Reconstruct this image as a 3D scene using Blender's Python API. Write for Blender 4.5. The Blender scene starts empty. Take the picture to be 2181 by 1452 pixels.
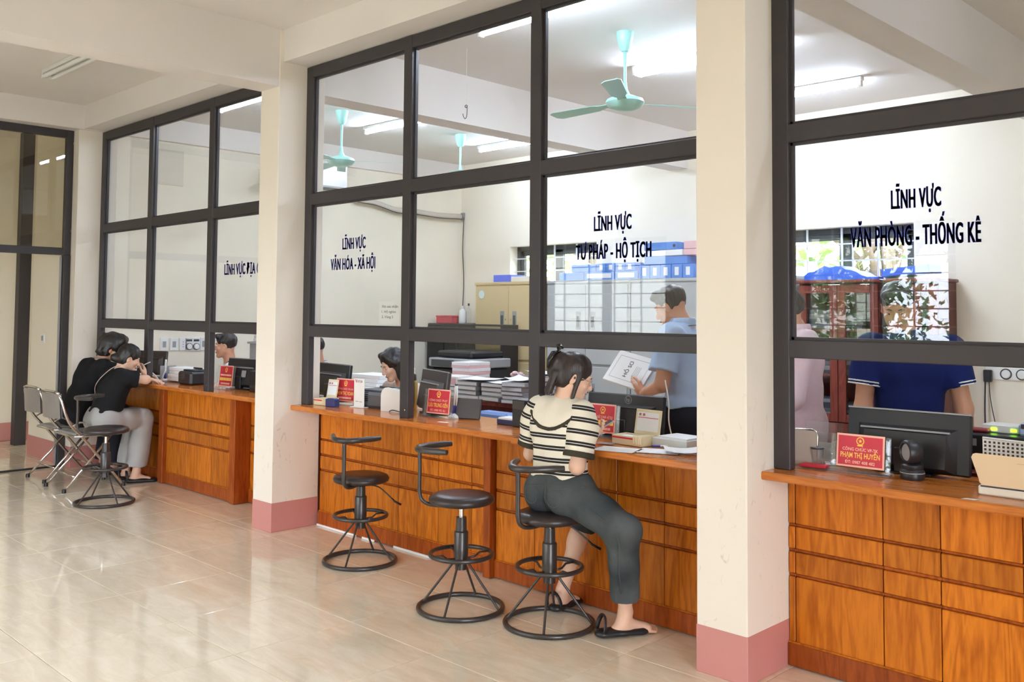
import bpy, bmesh, math, random
import numpy as np
from mathutils import Vector, Matrix

# ------------------------------------------------------------------ camera
W_PX, H_PX = 2181, 1452
F_PX, CX, CY = 1988.93, 1091.16, 565.73
YAW, PITCH, ROLL = 2.34780036, 0.0485566468, 0.00773395044
EYE = np.array([0.0, 0.0, 1.5])
def cam_axes():
    f = np.array([math.cos(YAW)*math.cos(PITCH), math.sin(YAW)*math.cos(PITCH), math.sin(PITCH)])
    r = np.array([math.sin(YAW), -math.cos(YAW), 0.0]); u = np.cross(r, f)
    return r*math.cos(ROLL)+u*math.sin(ROLL), -r*math.sin(ROLL)+u*math.cos(ROLL), f
CR, CU, CF = cam_axes()
sc = bpy.context.scene
COL = sc.collection
cd = bpy.data.cameras.new('camera'); cam = bpy.data.objects.new('camera', cd); COL.objects.link(cam)
cam.matrix_world = Matrix(((CR[0], CU[0], -CF[0], EYE[0]), (CR[1], CU[1], -CF[1], EYE[1]), (CR[2], CU[2], -CF[2], EYE[2]), (0, 0, 0, 1)))
cd.sensor_fit = 'HORIZONTAL'; cd.sensor_width = 36.0; cd.lens = F_PX/W_PX*36.0
cd.shift_x = (W_PX/2-CX)/W_PX; cd.shift_y = (CY-H_PX/2)/W_PX
cd.clip_start = 0.02; cd.clip_end = 200
sc.camera = cam

# ------------------------------------------------------------------ sky, exposure
SKY_STRENGTH = 6.2
TUBE_STRENGTH = 50.0
wd = bpy.data.worlds.new('overcast_sky'); sc.world = wd; wd.use_nodes = True
nt = wd.node_tree; bg = nt.nodes['Background']
tc = nt.nodes.new('ShaderNodeTexCoord'); sx = nt.nodes.new('ShaderNodeSeparateXYZ'); rp = nt.nodes.new('ShaderNodeValToRGB')
nt.links.new(tc.outputs['Generated'], sx.inputs[0]); nt.links.new(sx.outputs['Z'], rp.inputs[0])
rp.color_ramp.elements[0].position = 0.0; rp.color_ramp.elements[0].color = (0.79, 0.86, 0.97, 1)
rp.color_ramp.elements[1].position = 1.0; rp.color_ramp.elements[1].color = (0.79, 0.90, 1.06, 1)
nt.links.new(rp.outputs[0], bg.inputs['Color']); bg.inputs['Strength'].default_value = SKY_STRENGTH
sc.view_settings.view_transform = 'Standard'; sc.view_settings.look = 'None'
sc.view_settings.exposure = 1.55; sc.view_settings.gamma = 1.0
try: sc.view_settings.use_curve_mapping = False
except Exception: pass
cy = sc.cycles
cy.max_bounces = 10; cy.diffuse_bounces = 6; cy.glossy_bounces = 5; cy.transmission_bounces = 8; cy.transparent_max_bounces = 16
cy.caustics_reflective = False; cy.caustics_refractive = False; cy.sample_clamp_indirect = 6.0; cy.blur_glossy = 0.5

# ------------------------------------------------------------------ helpers
rnd = random.Random(7)
def ray(x, y): return CR*((x-CX)/F_PX) - CU*((y-CY)/F_PX) + CF
def on_z(x, y, z=0.0): d = ray(x, y); return EYE + d*((z-EYE[2])/d[2])
def on_y(x, y, Y): d = ray(x, y); return EYE + d*((Y-EYE[1])/d[1])
def on_x(x, y, X): d = ray(x, y); return EYE + d*((X-EYE[0])/d[0])

def lin(c):
    c = c/255.0
    return c/12.92 if c <= 0.04045 else ((c+0.055)/1.055)**2.4
def rgb(r, g, b): return (lin(r), lin(g), lin(b), 1.0)

MATS = {}
def mat(name, col=(200, 200, 200), rough=0.5, metal=0.0, spec=0.5, coat=0.0, bump=0.0, bscale=200.0, var=0.0, vscale=6.0, emis=None, estr=0.0, alpha=None):
    if name in MATS: return MATS[name]
    m = bpy.data.materials.new(name); m.use_nodes = True; n = m.node_tree; p = n.nodes['Principled BSDF']
    p.inputs['Base Color'].default_value = rgb(*col); p.inputs['Roughness'].default_value = rough; p.inputs['Metallic'].default_value = metal
    p.inputs['Specular IOR Level'].default_value = spec; p.inputs['Coat Weight'].default_value = coat; p.inputs['Coat Roughness'].default_value = 0.08
    if emis: p.inputs['Emission Color'].default_value = rgb(*emis); p.inputs['Emission Strength'].default_value = estr
    if bump or var:
        t = n.nodes.new('ShaderNodeTexCoord')
    if bump:
        z = n.nodes.new('ShaderNodeTexNoise'); z.inputs['Scale'].default_value = bscale; z.inputs['Detail'].default_value = 3
        b = n.nodes.new('ShaderNodeBump'); b.inputs['Strength'].default_value = bump; b.inputs['Distance'].default_value = 0.002
        n.links.new(t.outputs['Object'], z.inputs['Vector']); n.links.new(z.outputs['Fac'], b.inputs['Height']); n.links.new(b.outputs[0], p.inputs['Normal'])
    if var:
        z = n.nodes.new('ShaderNodeTexNoise'); z.inputs['Scale'].default_value = vscale; z.inputs['Detail'].default_value = 4
        mr = n.nodes.new('ShaderNodeMapRange'); mr.inputs[1].default_value = 0.3; mr.inputs[2].default_value = 0.7; mr.inputs[3].default_value = 1-var; mr.inputs[4].default_value = 1+var*0.5
        h = n.nodes.new('ShaderNodeHueSaturation'); h.inputs['Color'].default_value = rgb(*col)
        n.links.new(t.outputs['Object'], z.inputs['Vector']); n.links.new(z.outputs['Fac'], mr.inputs[0]); n.links.new(mr.outputs[0], h.inputs['Value']); n.links.new(h.outputs[0], p.inputs['Base Color'])
    MATS[name] = m
    return m

def glass_mat(name, tint=(1, 1, 1), rough=0.0, ior=1.5, haze=0.0):
    if name in MATS: return MATS[name]
    m = bpy.data.materials.new(name); m.use_nodes = True; n = m.node_tree; n.nodes.clear()
    o = n.nodes.new('ShaderNodeOutputMaterial'); tr = n.nodes.new('ShaderNodeBsdfTransparent'); gl = n.nodes.new('ShaderNodeBsdfGlossy')
    mx = n.nodes.new('ShaderNodeMixShader'); fr = n.nodes.new('ShaderNodeFresnel'); ge = n.nodes.new('ShaderNodeNewGeometry')
    mr = n.nodes.new('ShaderNodeMapRange'); mr.inputs[3].default_value = ior; mr.inputs[4].default_value = 1.0/ior
    n.links.new(ge.outputs['Backfacing'], mr.inputs[0]); n.links.new(mr.outputs[0], fr.inputs['IOR'])
    tr.inputs['Color'].default_value = (*tint, 1); gl.inputs['Roughness'].default_value = rough
    n.links.new(fr.outputs[0], mx.inputs[0]); n.links.new(tr.outputs[0], mx.inputs[1]); n.links.new(gl.outputs[0], mx.inputs[2])
    last = mx
    if haze:
        df = n.nodes.new('ShaderNodeBsdfDiffuse'); df.inputs['Color'].default_value = (0.9, 0.9, 0.9, 1)
        m2 = n.nodes.new('ShaderNodeMixShader'); m2.inputs[0].default_value = haze
        n.links.new(mx.outputs[0], m2.inputs[1]); n.links.new(df.outputs[0], m2.inputs[2]); last = m2
    n.links.new(last.outputs[0], o.inputs['Surface'])
    MATS[name] = m
    return m

def wood_mat(name, c1, c2, rough=0.38, scale=(9, 9, 1.1), coat=0.0, dist=2.5, line=0.75):
    """lacquered wood: straight grain along local Z unless scale says otherwise"""
    if name in MATS: return MATS[name]
    m = bpy.data.materials.new(name); m.use_nodes = True; n = m.node_tree; p = n.nodes['Principled BSDF']
    t = n.nodes.new('ShaderNodeTexCoord'); mp = n.nodes.new('ShaderNodeMapping'); mp.inputs['Scale'].default_value = scale
    oi = n.nodes.new('ShaderNodeObjectInfo'); ad = n.nodes.new('ShaderNodeVectorMath'); ad.operation = 'ADD'
    ml = n.nodes.new('ShaderNodeVectorMath'); ml.operation = 'SCALE'; ml.inputs[0].default_value = (13.7, 7.1, 3.3)
    n.links.new(oi.outputs['Random'], ml.inputs['Scale']); n.links.new(t.outputs['Object'], ad.inputs[0]); n.links.new(ml.outputs[0], ad.inputs[1]); n.links.new(ad.outputs[0], mp.inputs['Vector'])
    nz = n.nodes.new('ShaderNodeTexNoise'); nz.inputs['Scale'].default_value = 1.0; nz.inputs['Detail'].default_value = 3; nz.inputs['Distortion'].default_value = 0.6
    n.links.new(mp.outputs[0], nz.inputs['Vector'])
    ws = n.nodes.new('ShaderNodeMath'); ws.operation = 'MULTIPLY'; ws.inputs[1].default_value = 7.0; n.links.new(nz.outputs['Fac'], ws.inputs[0])
    fr = n.nodes.new('ShaderNodeMath'); fr.operation = 'PINGPONG'; fr.inputs[1].default_value = 0.5; n.links.new(ws.outputs[0], fr.inputs[0])
    fine = n.nodes.new('ShaderNodeTexNoise'); fine.inputs['Scale'].default_value = 9.0; fine.inputs['Detail'].default_value = 4
    n.links.new(mp.outputs[0], fine.inputs['Vector'])
    mx = n.nodes.new('ShaderNodeMath'); mx.operation = 'MULTIPLY_ADD'; mx.inputs[1].default_value = line
    f2 = n.nodes.new('ShaderNodeMath'); f2.operation = 'MULTIPLY'; f2.inputs[1].default_value = 0.75
    n.links.new(fine.outputs['Fac'], f2.inputs[0]); n.links.new(fr.outputs[0], mx.inputs[0]); n.links.new(f2.outputs[0], mx.inputs[2])
    cr = n.nodes.new('ShaderNodeValToRGB'); cr.color_ramp.elements[0].position = 0.2; cr.color_ramp.elements[1].position = 0.75
    cr.color_ramp.elements[0].color = rgb(*c2); cr.color_ramp.elements[1].color = rgb(*c1)
    n.links.new(mx.outputs[0], cr.inputs[0])
    hv = n.nodes.new('ShaderNodeHueSaturation'); mr = n.nodes.new('ShaderNodeMapRange'); mr.inputs[3].default_value = 0.82; mr.inputs[4].default_value = 1.15
    n.links.new(oi.outputs['Random'], mr.inputs[0]); n.links.new(mr.outputs[0], hv.inputs['Value']); n.links.new(cr.outputs[0], hv.inputs['Color'])
    n.links.new(hv.outputs[0], p.inputs['Base Color'])
    p.inputs['Roughness'].default_value = rough; p.inputs['Coat Weight'].default_value = coat; p.inputs['Coat Roughness'].default_value = 0.12; p.inputs['Specular IOR Level'].default_value = 0.25
    MATS[name] = m
    return m

def wmat(o):
    m = o.matrix_basis.copy()
    while o.parent is not None:
        o = o.parent; m = o.matrix_basis @ m
    return m

class MB:
    def __init__(s): s.v = []; s.f = []; s.M = Matrix.Identity(4)
    def add(s, vs, fs):
        b = len(s.v); M = s.M
        s.v += [tuple(M @ Vector(v)) for v in vs]; s.f += [tuple(i+b for i in f) for f in fs]
        return s
    def box(s, x0, x1, y0, y1, z0, z1):
        x0, x1 = min(x0, x1), max(x0, x1); y0, y1 = min(y0, y1), max(y0, y1); z0, z1 = min(z0, z1), max(z0, z1)
        return s.add([(x0, y0, z0), (x1, y0, z0), (x1, y1, z0), (x0, y1, z0), (x0, y0, z1), (x1, y0, z1), (x1, y1, z1), (x0, y1, z1)],
              [(0, 3, 2, 1), (4, 5, 6, 7), (0, 1, 5, 4), (1, 2, 6, 5), (2, 3, 7, 6), (3, 0, 4, 7)])
    def cbox(s, x0, x1, y0, y1, z0, z1, b=0.003):
        """box with chamfered edges"""
        x0, x1 = min(x0, x1), max(x0, x1); y0, y1 = min(y0, y1), max(y0, y1); z0, z1 = min(z0, z1), max(z0, z1)
        b = min(b, (x1-x0)*.45, (y1-y0)*.45, (z1-z0)*.45)
        lo = (x0, y0, z0); hi = (x1, y1, z1); vs = []; ix = {}
        for c in range(8):
            sg = [(c >> k) & 1 for k in range(3)]
            for a in range(3):
                v = []
                for k in range(3):
                    base = hi[k] if sg[k] else lo[k]
                    if k != a: base += -b if sg[k] else b
                    v.append(base)
                ix[c, a] = len(vs); vs.append(tuple(v))
        fs = []
        for a in range(3):
            o1, o2 = (a+1) % 3, (a+2) % 3
            for sd in (0, 1):
                q = [sd << a, (sd << a) | (1 << o1), (sd << a) | (1 << o1) | (1 << o2), (sd << a) | (1 << o2)]
                f = [ix[c, a] for c in q]; fs.append(tuple(f if sd else f[::-1]))
            for s1 in (0, 1):
                for s2 in (0, 1):
                    c0 = (s1 << o1) | (s2 << o2); c1 = c0 | (1 << a)
                    f = [ix[c0, o1], ix[c1, o1], ix[c1, o2], ix[c0, o2]]
                    fs.append(tuple(f if (s1 == s2) else f[::-1]))
        for c in range(8):
            f = [ix[c, 0], ix[c, 1], ix[c, 2]]
            fs.append(tuple(f if (bin(c).count('1') % 2) else f[::-1]))
        return s.add(vs, fs)
    def prism(s, poly, y0, y1):
        """poly in XZ, extruded along Y"""
        n = len(poly)
        a = sum(poly[i][0]*poly[(i+1) % n][1]-poly[(i+1) % n][0]*poly[i][1] for i in range(n))
        if a < 0: poly = poly[::-1]
        vs = [(x, y0, z) for x, z in poly]+[(x, y1, z) for x, z in poly]
        fs = [tuple(range(n)), tuple(range(2*n-1, n-1, -1))]+[(i, i+n, (i+1) % n+n, (i+1) % n) for i in range(n)]
        return s.add(vs, fs)
    def tube(s, pts, r, n=8, closed=False, cap=True, flat=None):
        pts = [Vector(p) for p in pts]; m = len(pts); rs = r if isinstance(r, (list, tuple)) else [r]*m
        T = []
        for i in range(m):
            a = pts[(i-1) % m] if (closed or i > 0) else pts[i]; b = pts[(i+1) % m] if (closed or i < m-1) else pts[i]
            T.append((b-a).normalized())
        ref = Vector((0, 0, 1)) if abs(T[0].z) < 0.9 else Vector((1, 0, 0))
        N = (ref-T[0]*ref.dot(T[0])).normalized(); vs = []
        for i in range(m):
            N = (N-T[i]*N.dot(T[i])); N = N.normalized() if N.length > 1e-6 else T[i].orthogonal().normalized(); B = T[i].cross(N)
            for k in range(n):
                a = 2*math.pi*k/n; fl = flat if flat else 1.0
                vs.append(tuple(pts[i]+N*(math.cos(a)*rs[i]*fl)+B*(math.sin(a)*rs[i])))
        fs = []
        for i in range(m if closed else m-1):
            j = (i+1) % m
            for k in range(n): fs.append((i*n+k, i*n+(k+1) % n, j*n+(k+1) % n, j*n+k))
        if cap and not closed: fs += [tuple(range(n-1, -1, -1)), tuple(range((m-1)*n, m*n))]
        return s.add(vs, fs)
    def lathe(s, prof, n=24, c=(0, 0, 0), closed=False):
        vs = []; fs = []; m = len(prof)
        for r, z in prof:
            for k in range(n):
                a = 2*math.pi*k/n; vs.append((c[0]+r*math.cos(a), c[1]+r*math.sin(a), c[2]+z))
        for i in range(m-1):
            for k in range(n): fs.append((i*n+k, i*n+(k+1) % n, (i+1)*n+(k+1) % n, (i+1)*n+k))
        if prof[0][0] > 1e-5: fs.append(tuple(range(n-1, -1, -1)))
        if prof[-1][0] > 1e-5: fs.append(tuple(range((m-1)*n, m*n)))
        return s.add(vs, fs)
    def ball(s, c, r, n=12, m=8):
        rr = r if isinstance(r, (tuple, list)) else (r, r, r); vs = []; fs = []
        for i in range(m+1):
            t = math.pi*i/m
            for k in range(n):
                a = 2*math.pi*k/n; vs.append((c[0]+rr[0]*math.sin(t)*math.cos(a), c[1]+rr[1]*math.sin(t)*math.sin(a), c[2]-rr[2]*math.cos(t)))
        for i in range(m):
            for k in range(n): fs.append((i*n+k, i*n+(k+1) % n, (i+1)*n+(k+1) % n, (i+1)*n+k))
        return s.add(vs, fs)
    def build(s, name, m, parent=None, smooth=False, world=False, angle=None):
        me = bpy.data.meshes.new(name); v = s.v
        if world and parent is not None:
            I = wmat(parent).inverted(); v = [tuple(I @ Vector(p)) for p in v]
        me.from_pydata(v, [], s.f); me.materials.append(m)
        if smooth: me.shade_smooth() if hasattr(me, 'shade_smooth') else None
        if smooth and angle: me.set_sharp_from_angle(angle=math.radians(angle))
        me.update()
        o = bpy.data.objects.new(name, me); COL.objects.link(o)
        if parent is not None: o.parent = parent
        return o

def tag(o, label=None, cat=None, group=None, kind=None):
    if label: o['label'] = label
    if cat: o['category'] = cat
    if group: o['group'] = group
    if kind: o['kind'] = kind
    return o
def thing(name, label, cat, loc=(0, 0, 0), rotz=0.0, group=None):
    o = bpy.data.objects.new(name, None); COL.objects.link(o); o.empty_display_size = 0.05
    o.location = [float(a) for a in loc]; o.rotation_euler = (0, 0, rotz)
    return tag(o, label, cat, group)
def struct(o, label): return tag(o, label=label, kind='structure')
def shared(name, me, parent, loc=(0, 0, 0), rot=(0, 0, 0)):
    o = bpy.data.objects.new(name, me); COL.objects.link(o); o.parent = parent; o.location = loc; o.rotation_euler = rot
    return o
def copy_tree(o, parent=None):
    c = o.copy(); COL.objects.link(c)
    if parent is not None: c.parent = parent
    for ch in list(o.children): copy_tree(ch, c)
    return c
_cap = []
def text(name, s, m, parent, width=None, cap=0.05, bold=0.0, fat=0.0, loc=(0, 0, 0), rot=(math.pi/2, 0, 0), align='L', res=3, depth=0.0004, space=1.0):
    """flat lettering as a mesh; cap = height of the capitals, width = width of the whole line"""
    def mesh(t):
        c = bpy.data.curves.new('lettering', 'FONT'); c.body = t; c.resolution_u = res; c.offset = bold; c.fill_mode = 'FRONT'; c.space_character = space
        o = bpy.data.objects.new('lettering', c); COL.objects.link(o); me = bpy.data.meshes.new_from_object(o.evaluated_get(bpy.context.evaluated_depsgraph_get()))
        bpy.data.objects.remove(o); bpy.data.curves.remove(c); return me
    if not _cap:
        h = mesh('H'); ys = [v.co.y for v in h.vertices]; _cap.append(max(ys)-min(ys)); bpy.data.meshes.remove(h)
    me = mesh(s)
    if fat:
        vs = [tuple(v.co) for v in me.vertices]; fs = [tuple(q.vertices) for q in me.polygons]; n = len(vs); me = bpy.data.meshes.new(name)
        me.from_pydata([(x+d, y, z) for d in (-fat, -fat/2, 0, fat/2, fat) for x, y, z in vs], [], [tuple(i+k*n for i in f) for k in range(5) for f in fs])
    xs = [v.co.x for v in me.vertices]; x0, x1 = min(xs), max(xs)
    ky = cap/_cap[0]; kx = (width/(x1-x0)) if width else ky; wd = (x1-x0)*kx
    off = {'L': 0.0, 'C': -wd/2, 'R': -wd}[align]
    for v in me.vertices: v.co = ((v.co.x-x0)*kx+off, v.co.y*ky, 0)
    me.materials.clear(); me.materials.append(m); me.name = name
    o = bpy.data.objects.new(name, me); COL.objects.link(o); o.parent = parent; o.location = loc; o.rotation_euler = rot
    return o
def arc(c, r, a0, a1, n, z=None):
    return [(c[0]+r*math.cos(a0+(a1-a0)*i/n), c[1]+r*math.sin(a0+(a1-a0)*i/n), c[2] if z is None else z) for i in range(n+1)]
def smooth_path(pts, n=6):
    """Catmull-Rom through pts"""
    P = [np.array(p, float) for p in pts]; P = [2*P[0]-P[1]]+P+[2*P[-1]-P[-2]]; out = []
    for i in range(1, len(P)-2):
        for k in range(n):
            t = k/n; a, b, c, d = P[i-1], P[i], P[i+1], P[i+2]
            out.append(tuple(0.5*((2*b)+(c-a)*t+(2*a-5*b+4*c-d)*t*t+(-a+3*b-3*c+d)*t**3)))
    out.append(tuple(P[-2])); return out
# ------------------------------------------------------------------ materials of the place
def plaster(name, col, stains=0.0):
    m = mat(name, col, rough=0.75, bump=0.25, bscale=55, var=0.035, vscale=1.3)
    if stains:
        n = m.node_tree; p = n.nodes['Principled BSDF']; src = p.inputs['Base Color'].links[0].from_socket
        t = n.nodes.new('ShaderNodeTexCoord'); mp = n.nodes.new('ShaderNodeMapping'); mp.inputs['Scale'].default_value = (9, 9, 5)
        z = n.nodes.new('ShaderNodeTexNoise'); z.inputs['Scale'].default_value = 2.2; z.inputs['Detail'].default_value = 5; z.inputs['Distortion'].default_value = 1.5
        r = n.nodes.new('ShaderNodeValToRGB'); r.color_ramp.elements[0].position = 0.64; r.color_ramp.elements[0].color = (0, 0, 0, 1); r.color_ramp.elements[1].position = 0.76; r.color_ramp.elements[1].color = (stains,)*3+(1,)
        mx = n.nodes.new('ShaderNodeMix'); mx.data_type = 'RGBA'; mx.inputs[7].default_value = rgb(150, 128, 108)
        n.links.new(t.outputs['Object'], mp.inputs[0]); n.links.new(mp.outputs[0], z.inputs['Vector']); n.links.new(z.outputs['Fac'], r.inputs[0])
        sz = n.nodes.new('ShaderNodeSeparateXYZ'); zr = n.nodes.new('ShaderNodeMapRange'); zr.inputs[1].default_value = 1.5; zr.inputs[2].default_value = .7; ml = n.nodes.new('ShaderNodeMath'); ml.operation = 'MULTIPLY'
        n.links.new(t.outputs['Object'], sz.inputs[0]); n.links.new(sz.outputs['Z'], zr.inputs[0]); n.links.new(r.outputs[0], ml.inputs[0]); n.links.new(zr.outputs[0], ml.inputs[1])
        n.links.new(ml.outputs[0], mx.inputs[0]); n.links.new(src, mx.inputs[6]); n.links.new(mx.outputs[2], p.inputs['Base Color'])
    return m
M_WALL = plaster('cream_plaster', (240, 232, 215))
M_PILLAR = plaster('worn_cream_plaster', (234, 225, 212), 0.4)
M_CEIL = plaster('ceiling_paint', (228, 222, 217))
M_PINK = mat('pink_base_paint', (201, 137, 131), rough=0.45, bump=0.1, bscale=60, var=0.05, vscale=3)
M_FRAME = mat('charcoal_metal', (62, 58, 60), rough=0.45, spec=0.35)
M_GLASS = glass_mat('window_glass', (0.985, 0.99, 0.987))
M_DIM = glass_mat('smoked_window_glass', (0.90, 0.89, 0.84))
M_WOOD = wood_mat('orange_lacquered_wood', (206, 120, 30), (160, 80, 12))
M_WOODH = wood_mat('orange_lacquered_board', (220, 136, 62), (184, 100, 38), scale=(1.1, 9, 9), rough=0.2, coat=0.25, line=0.35)
M_WOODR = wood_mat('red_brown_lacquered_wood', (166, 82, 28), (128, 54, 16), rough=0.36)
M_WOODD = wood_mat('dark_mahogany', (112, 54, 44), (84, 36, 30), rough=0.3)
M_BLACK = mat('black_plastic', (34, 33, 36), rough=0.42)
M_BLACKG = mat('glossy_black_plastic', (20, 20, 23), rough=0.15)
M_STEEL = mat('black_painted_steel', (58, 52, 50), rough=0.3, spec=0.6)
M_CHROME = mat('chrome', (215, 212, 208), rough=0.14, metal=1.0)
M_LEATHER = mat('dark_brown_leatherette', (52, 43, 42), rough=0.32, bump=0.15, bscale=400)
M_WHITE = mat('white_plastic', (232, 232, 230), rough=0.4)
M_GREYP = mat('grey_plastic', (150, 150, 152), rough=0.45)
M_PAPER = mat('white_paper', (238, 238, 238), rough=0.8)
M_BLUE = mat('navy_lettering_vinyl', (72, 88, 190), rough=0.5)
M_CARDB = mat('blue_file_board', (96, 142, 214), rough=0.55, var=0.06, vscale=9)
M_PINKP = mat('pink_file_paper', (226, 186, 190), rough=0.7)
M_RED = mat('red_card', (206, 44, 66), rough=0.45)
M_GOLD = mat('gold_print', (250, 206, 92), rough=0.5)
M_PALEP = mat('pale_print', (246, 190, 170), rough=0.5)
M_INK = mat('dark_print', (60, 58, 62), rough=0.6)
M_CREAM = mat('cream_plastic', (226, 214, 178), rough=0.45)
M_ACRYL = glass_mat('clear_acrylic', (0.94, 0.95, 0.95), haze=0.06)
M_GREENF = mat('mint_fan_enamel', (160, 214, 204), rough=0.3)
M_BEIGE = mat('beige_cabinet_steel', (206, 184, 140), rough=0.45)
M_GREYC = mat('grey_cabinet_steel', (176, 178, 178), rough=0.45)

def tile_mat():
    m = bpy.data.materials.new('polished_floor_tile'); m.use_nodes = True; n = m.node_tree; p = n.nodes['Principled BSDF']
    t = n.nodes.new('ShaderNodeTexCoord'); oi = n.nodes.new('ShaderNodeObjectInfo'); ml = n.nodes.new('ShaderNodeVectorMath'); ml.operation = 'SCALE'; ml.inputs[0].default_value = (17, 9, 0)
    ad = n.nodes.new('ShaderNodeVectorMath'); mp = n.nodes.new('ShaderNodeMapping'); mp.inputs['Scale'].default_value = (1.4, 5.5, 1)
    n.links.new(oi.outputs['Random'], ml.inputs['Scale']); n.links.new(t.outputs['Object'], ad.inputs[0]); n.links.new(ml.outputs[0], ad.inputs[1]); n.links.new(ad.outputs[0], mp.inputs[0])
    z = n.nodes.new('ShaderNodeTexNoise'); z.inputs['Scale'].default_value = 2.6; z.inputs['Detail'].default_value = 7; z.inputs['Roughness'].default_value = 0.68; z.inputs['Distortion'].default_value = 0.8
    n.links.new(mp.outputs[0], z.inputs['Vector'])
    r = n.nodes.new('ShaderNodeValToRGB'); e = r.color_ramp.elements; e[0].position = 0.3; e[0].color = rgb(226, 209, 182); e[1].position = 0.68; e[1].color = rgb(243, 231, 211)
    n.links.new(z.outputs['Fac'], r.inputs[0]); n.links.new(r.outputs[0], p.inputs['Base Color'])
    p.inputs['Roughness'].default_value = 0.07; p.inputs['Specular IOR Level'].default_value = 0.55
    b = n.nodes.new('ShaderNodeBump'); b.inputs['Strength'].default_value = 0.03; b.inputs['Distance'].default_value = 0.01
    z2 = n.nodes.new('ShaderNodeTexNoise'); z2.inputs['Scale'].default_value = 7; n.links.new(t.outputs['Object'], z2.inputs['Vector']); n.links.new(z2.outputs['Fac'], b.inputs['Height']); n.links.new(b.outputs[0], p.inputs['Normal'])
    return m
M_TILE = tile_mat()
M_GROUT = mat('tile_grout', (128, 108, 84), rough=0.8)

# ------------------------------------------------------------------ rooms
PX = [-9.15, -5.60, -2.00, 1.55]          # right-hand faces of the pillars
PW, PF, PB = 0.24, 3.40, 3.77             # pillar width, front and back
ZC = 3.43                                 # ceiling
YL, YB, XE = -1.2, 8.35, 2.4              # lobby window wall, office back wall, right end
XFAR = -11.5
floor = struct(MB().box(XFAR-.3, XE+.3, YL-.3, YB+.3, -0.2, -0.006).build('floor', M_GROUT), 'pale beige polished tile floor of the public lobby')
TX0, TDX, TY0, TDY = -4.345, 0.592, 2.725, 0.6135
tm = MB().cbox(-TDX/2+.0016, TDX/2-.0016, -TDY/2+.0016, TDY/2-.0016, -0.006, 0, 0.0012)
tile0 = tm.build('tile', M_TILE, floor); first = True
for i in range(-13, 9):
    for j in range(-7, 3):
        x, y = TX0+(i+.5)*TDX, TY0+(j+.5)*TDY
        if x-TDX/2 < XFAR-.1 or x > XE or y < YL-.2: continue
        if first: tile0.location = (x, y, 0); first = False
        else: shared('tile', tile0.data, floor, (x, y, 0))
struct(MB().box(XFAR, XE, TY0+3*TDY, YB, -0.006, -0.0005).build('floor_office', mat('office_floor_tile', (206, 190, 164), rough=0.2)), 'plain tile floor of the office behind the counters')
ceiling = struct(MB().box(XFAR-.3, XE+.3, YL-.3, YB+.3, ZC, ZC+.2).build('ceiling', M_CEIL), 'off-white painted ceiling with concrete beams')
for k, px in enumerate(PX):
    zb = 3.03 if k else 3.20
    MB().box(px-PW+.004, px-.004+(.035 if not k else 0), YL, YB, zb, ZC+.01).build('ceiling_beam', M_CEIL, ceiling)
MB().box(PX[0]+.01, XE, 3.43, PB-.006, 3.206, ZC+.01).build('ceiling_beam', M_CEIL, ceiling)

def holes(name, m, y0, y1, x0, x1, z1, ops, label):
    """wall along X with rectangular openings (x0, x1, z0, z1)"""
    b = MB(); xs = x0
    for a, c, za, zb in sorted(ops):
        b.box(xs, a, y0, y1, 0, z1); b.box(a, c, y0, y1, 0, za); b.box(a, c, y0, y1, zb, z1); xs = c
    b.box(xs, x1, y0, y1, 0, z1)
    return struct(b.build(name, m), label)
OFFW = [(-8.25, -6.85, 0.9, 2.31), (-4.62, -3.24, 0.9, 2.31)]
holes('wall_back', M_WALL, YB, YB+.22, PX[0]-.2, XE, ZC, OFFW, 'cream office back wall with two barred windows')
LOBW = [(-7.9, -5.98, 0.75, 2.35), (-4.48, -2.94, 0.75, 2.35), (-5.6, -4.85, 0.02, 2.5)]  # the full-height opening is unseen, added to bring more daylight into the lobby
LOBW.sort(key=lambda o: o[2] < .1)
holes('wall_front', M_WALL, YL-.22, YL, XFAR, XE, ZC, LOBW, 'cream lobby wall with barred windows and an unseen opening added for daylight, facing the counters')
struct(MB().box(PX[0]-.2, PX[0]-.02, PB-.05, YB, 0, ZC).build('wall_left', M_WALL), 'cream end wall of the office with outlets and pipe')
LIGHT_OPENING = (-.7, 1.3, .02, 2.5)  # unseen opening, added so daylight reaches the right-hand faces of the pillars
b = MB(); b.box(XE, XE+.2, YL, LIGHT_OPENING[0], 0, ZC); b.box(XE, XE+.2, LIGHT_OPENING[1], YB, 0, ZC); b.box(XE, XE+.2, LIGHT_OPENING[0], LIGHT_OPENING[1], LIGHT_OPENING[3], ZC)
struct(b.build('wall_right', M_WALL), 'cream wall with an unseen opening added for daylight at the right end of the rooms')
struct(MB().box(-10.3, PX[0]-PW+.001, 3.41, 3.60, 0, ZC).build('wall_corridor', M_WALL), 'short cream wall in the corridor beyond the glass door')
struct(MB().box(-10.3, -9.34, 3.40, 3.41, 0, 0.20).build('baseboard_corridor', M_PINK), 'pink painted base on the short corridor wall')
struct(MB().box(XFAR-.2, XFAR, YL, 5.4, 0, ZC).build('wall_far', M_WALL), 'cream far wall of the corridor beyond the glass door')
struct(MB().box(XFAR, XFAR+.01, YL, 5.4, 0, 0.20).build('baseboard_far', M_PINK), 'pink painted base along the far corridor wall')
b = MB(); b.box(-10.1, -9.2, 5.4, 5.6, 0, ZC); b.box(-10.5, -10.1, 5.4, 5.6, 2.1, ZC); b.box(XFAR-.3, -10.5, 5.4, 5.6, 0, ZC)  # gap in this wall is out of view, added to light the corridor
struct(b.build('wall_corridor_end', M_WALL), 'cream wall with an unseen opening added for daylight at the corridor end')
struct(MB().cbox(-11.12, -11.0, 3.50, 3.62, 0, ZC, .004).build('trim_1', M_FRAME), 'dark metal door post at the corridor corner')
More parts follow.
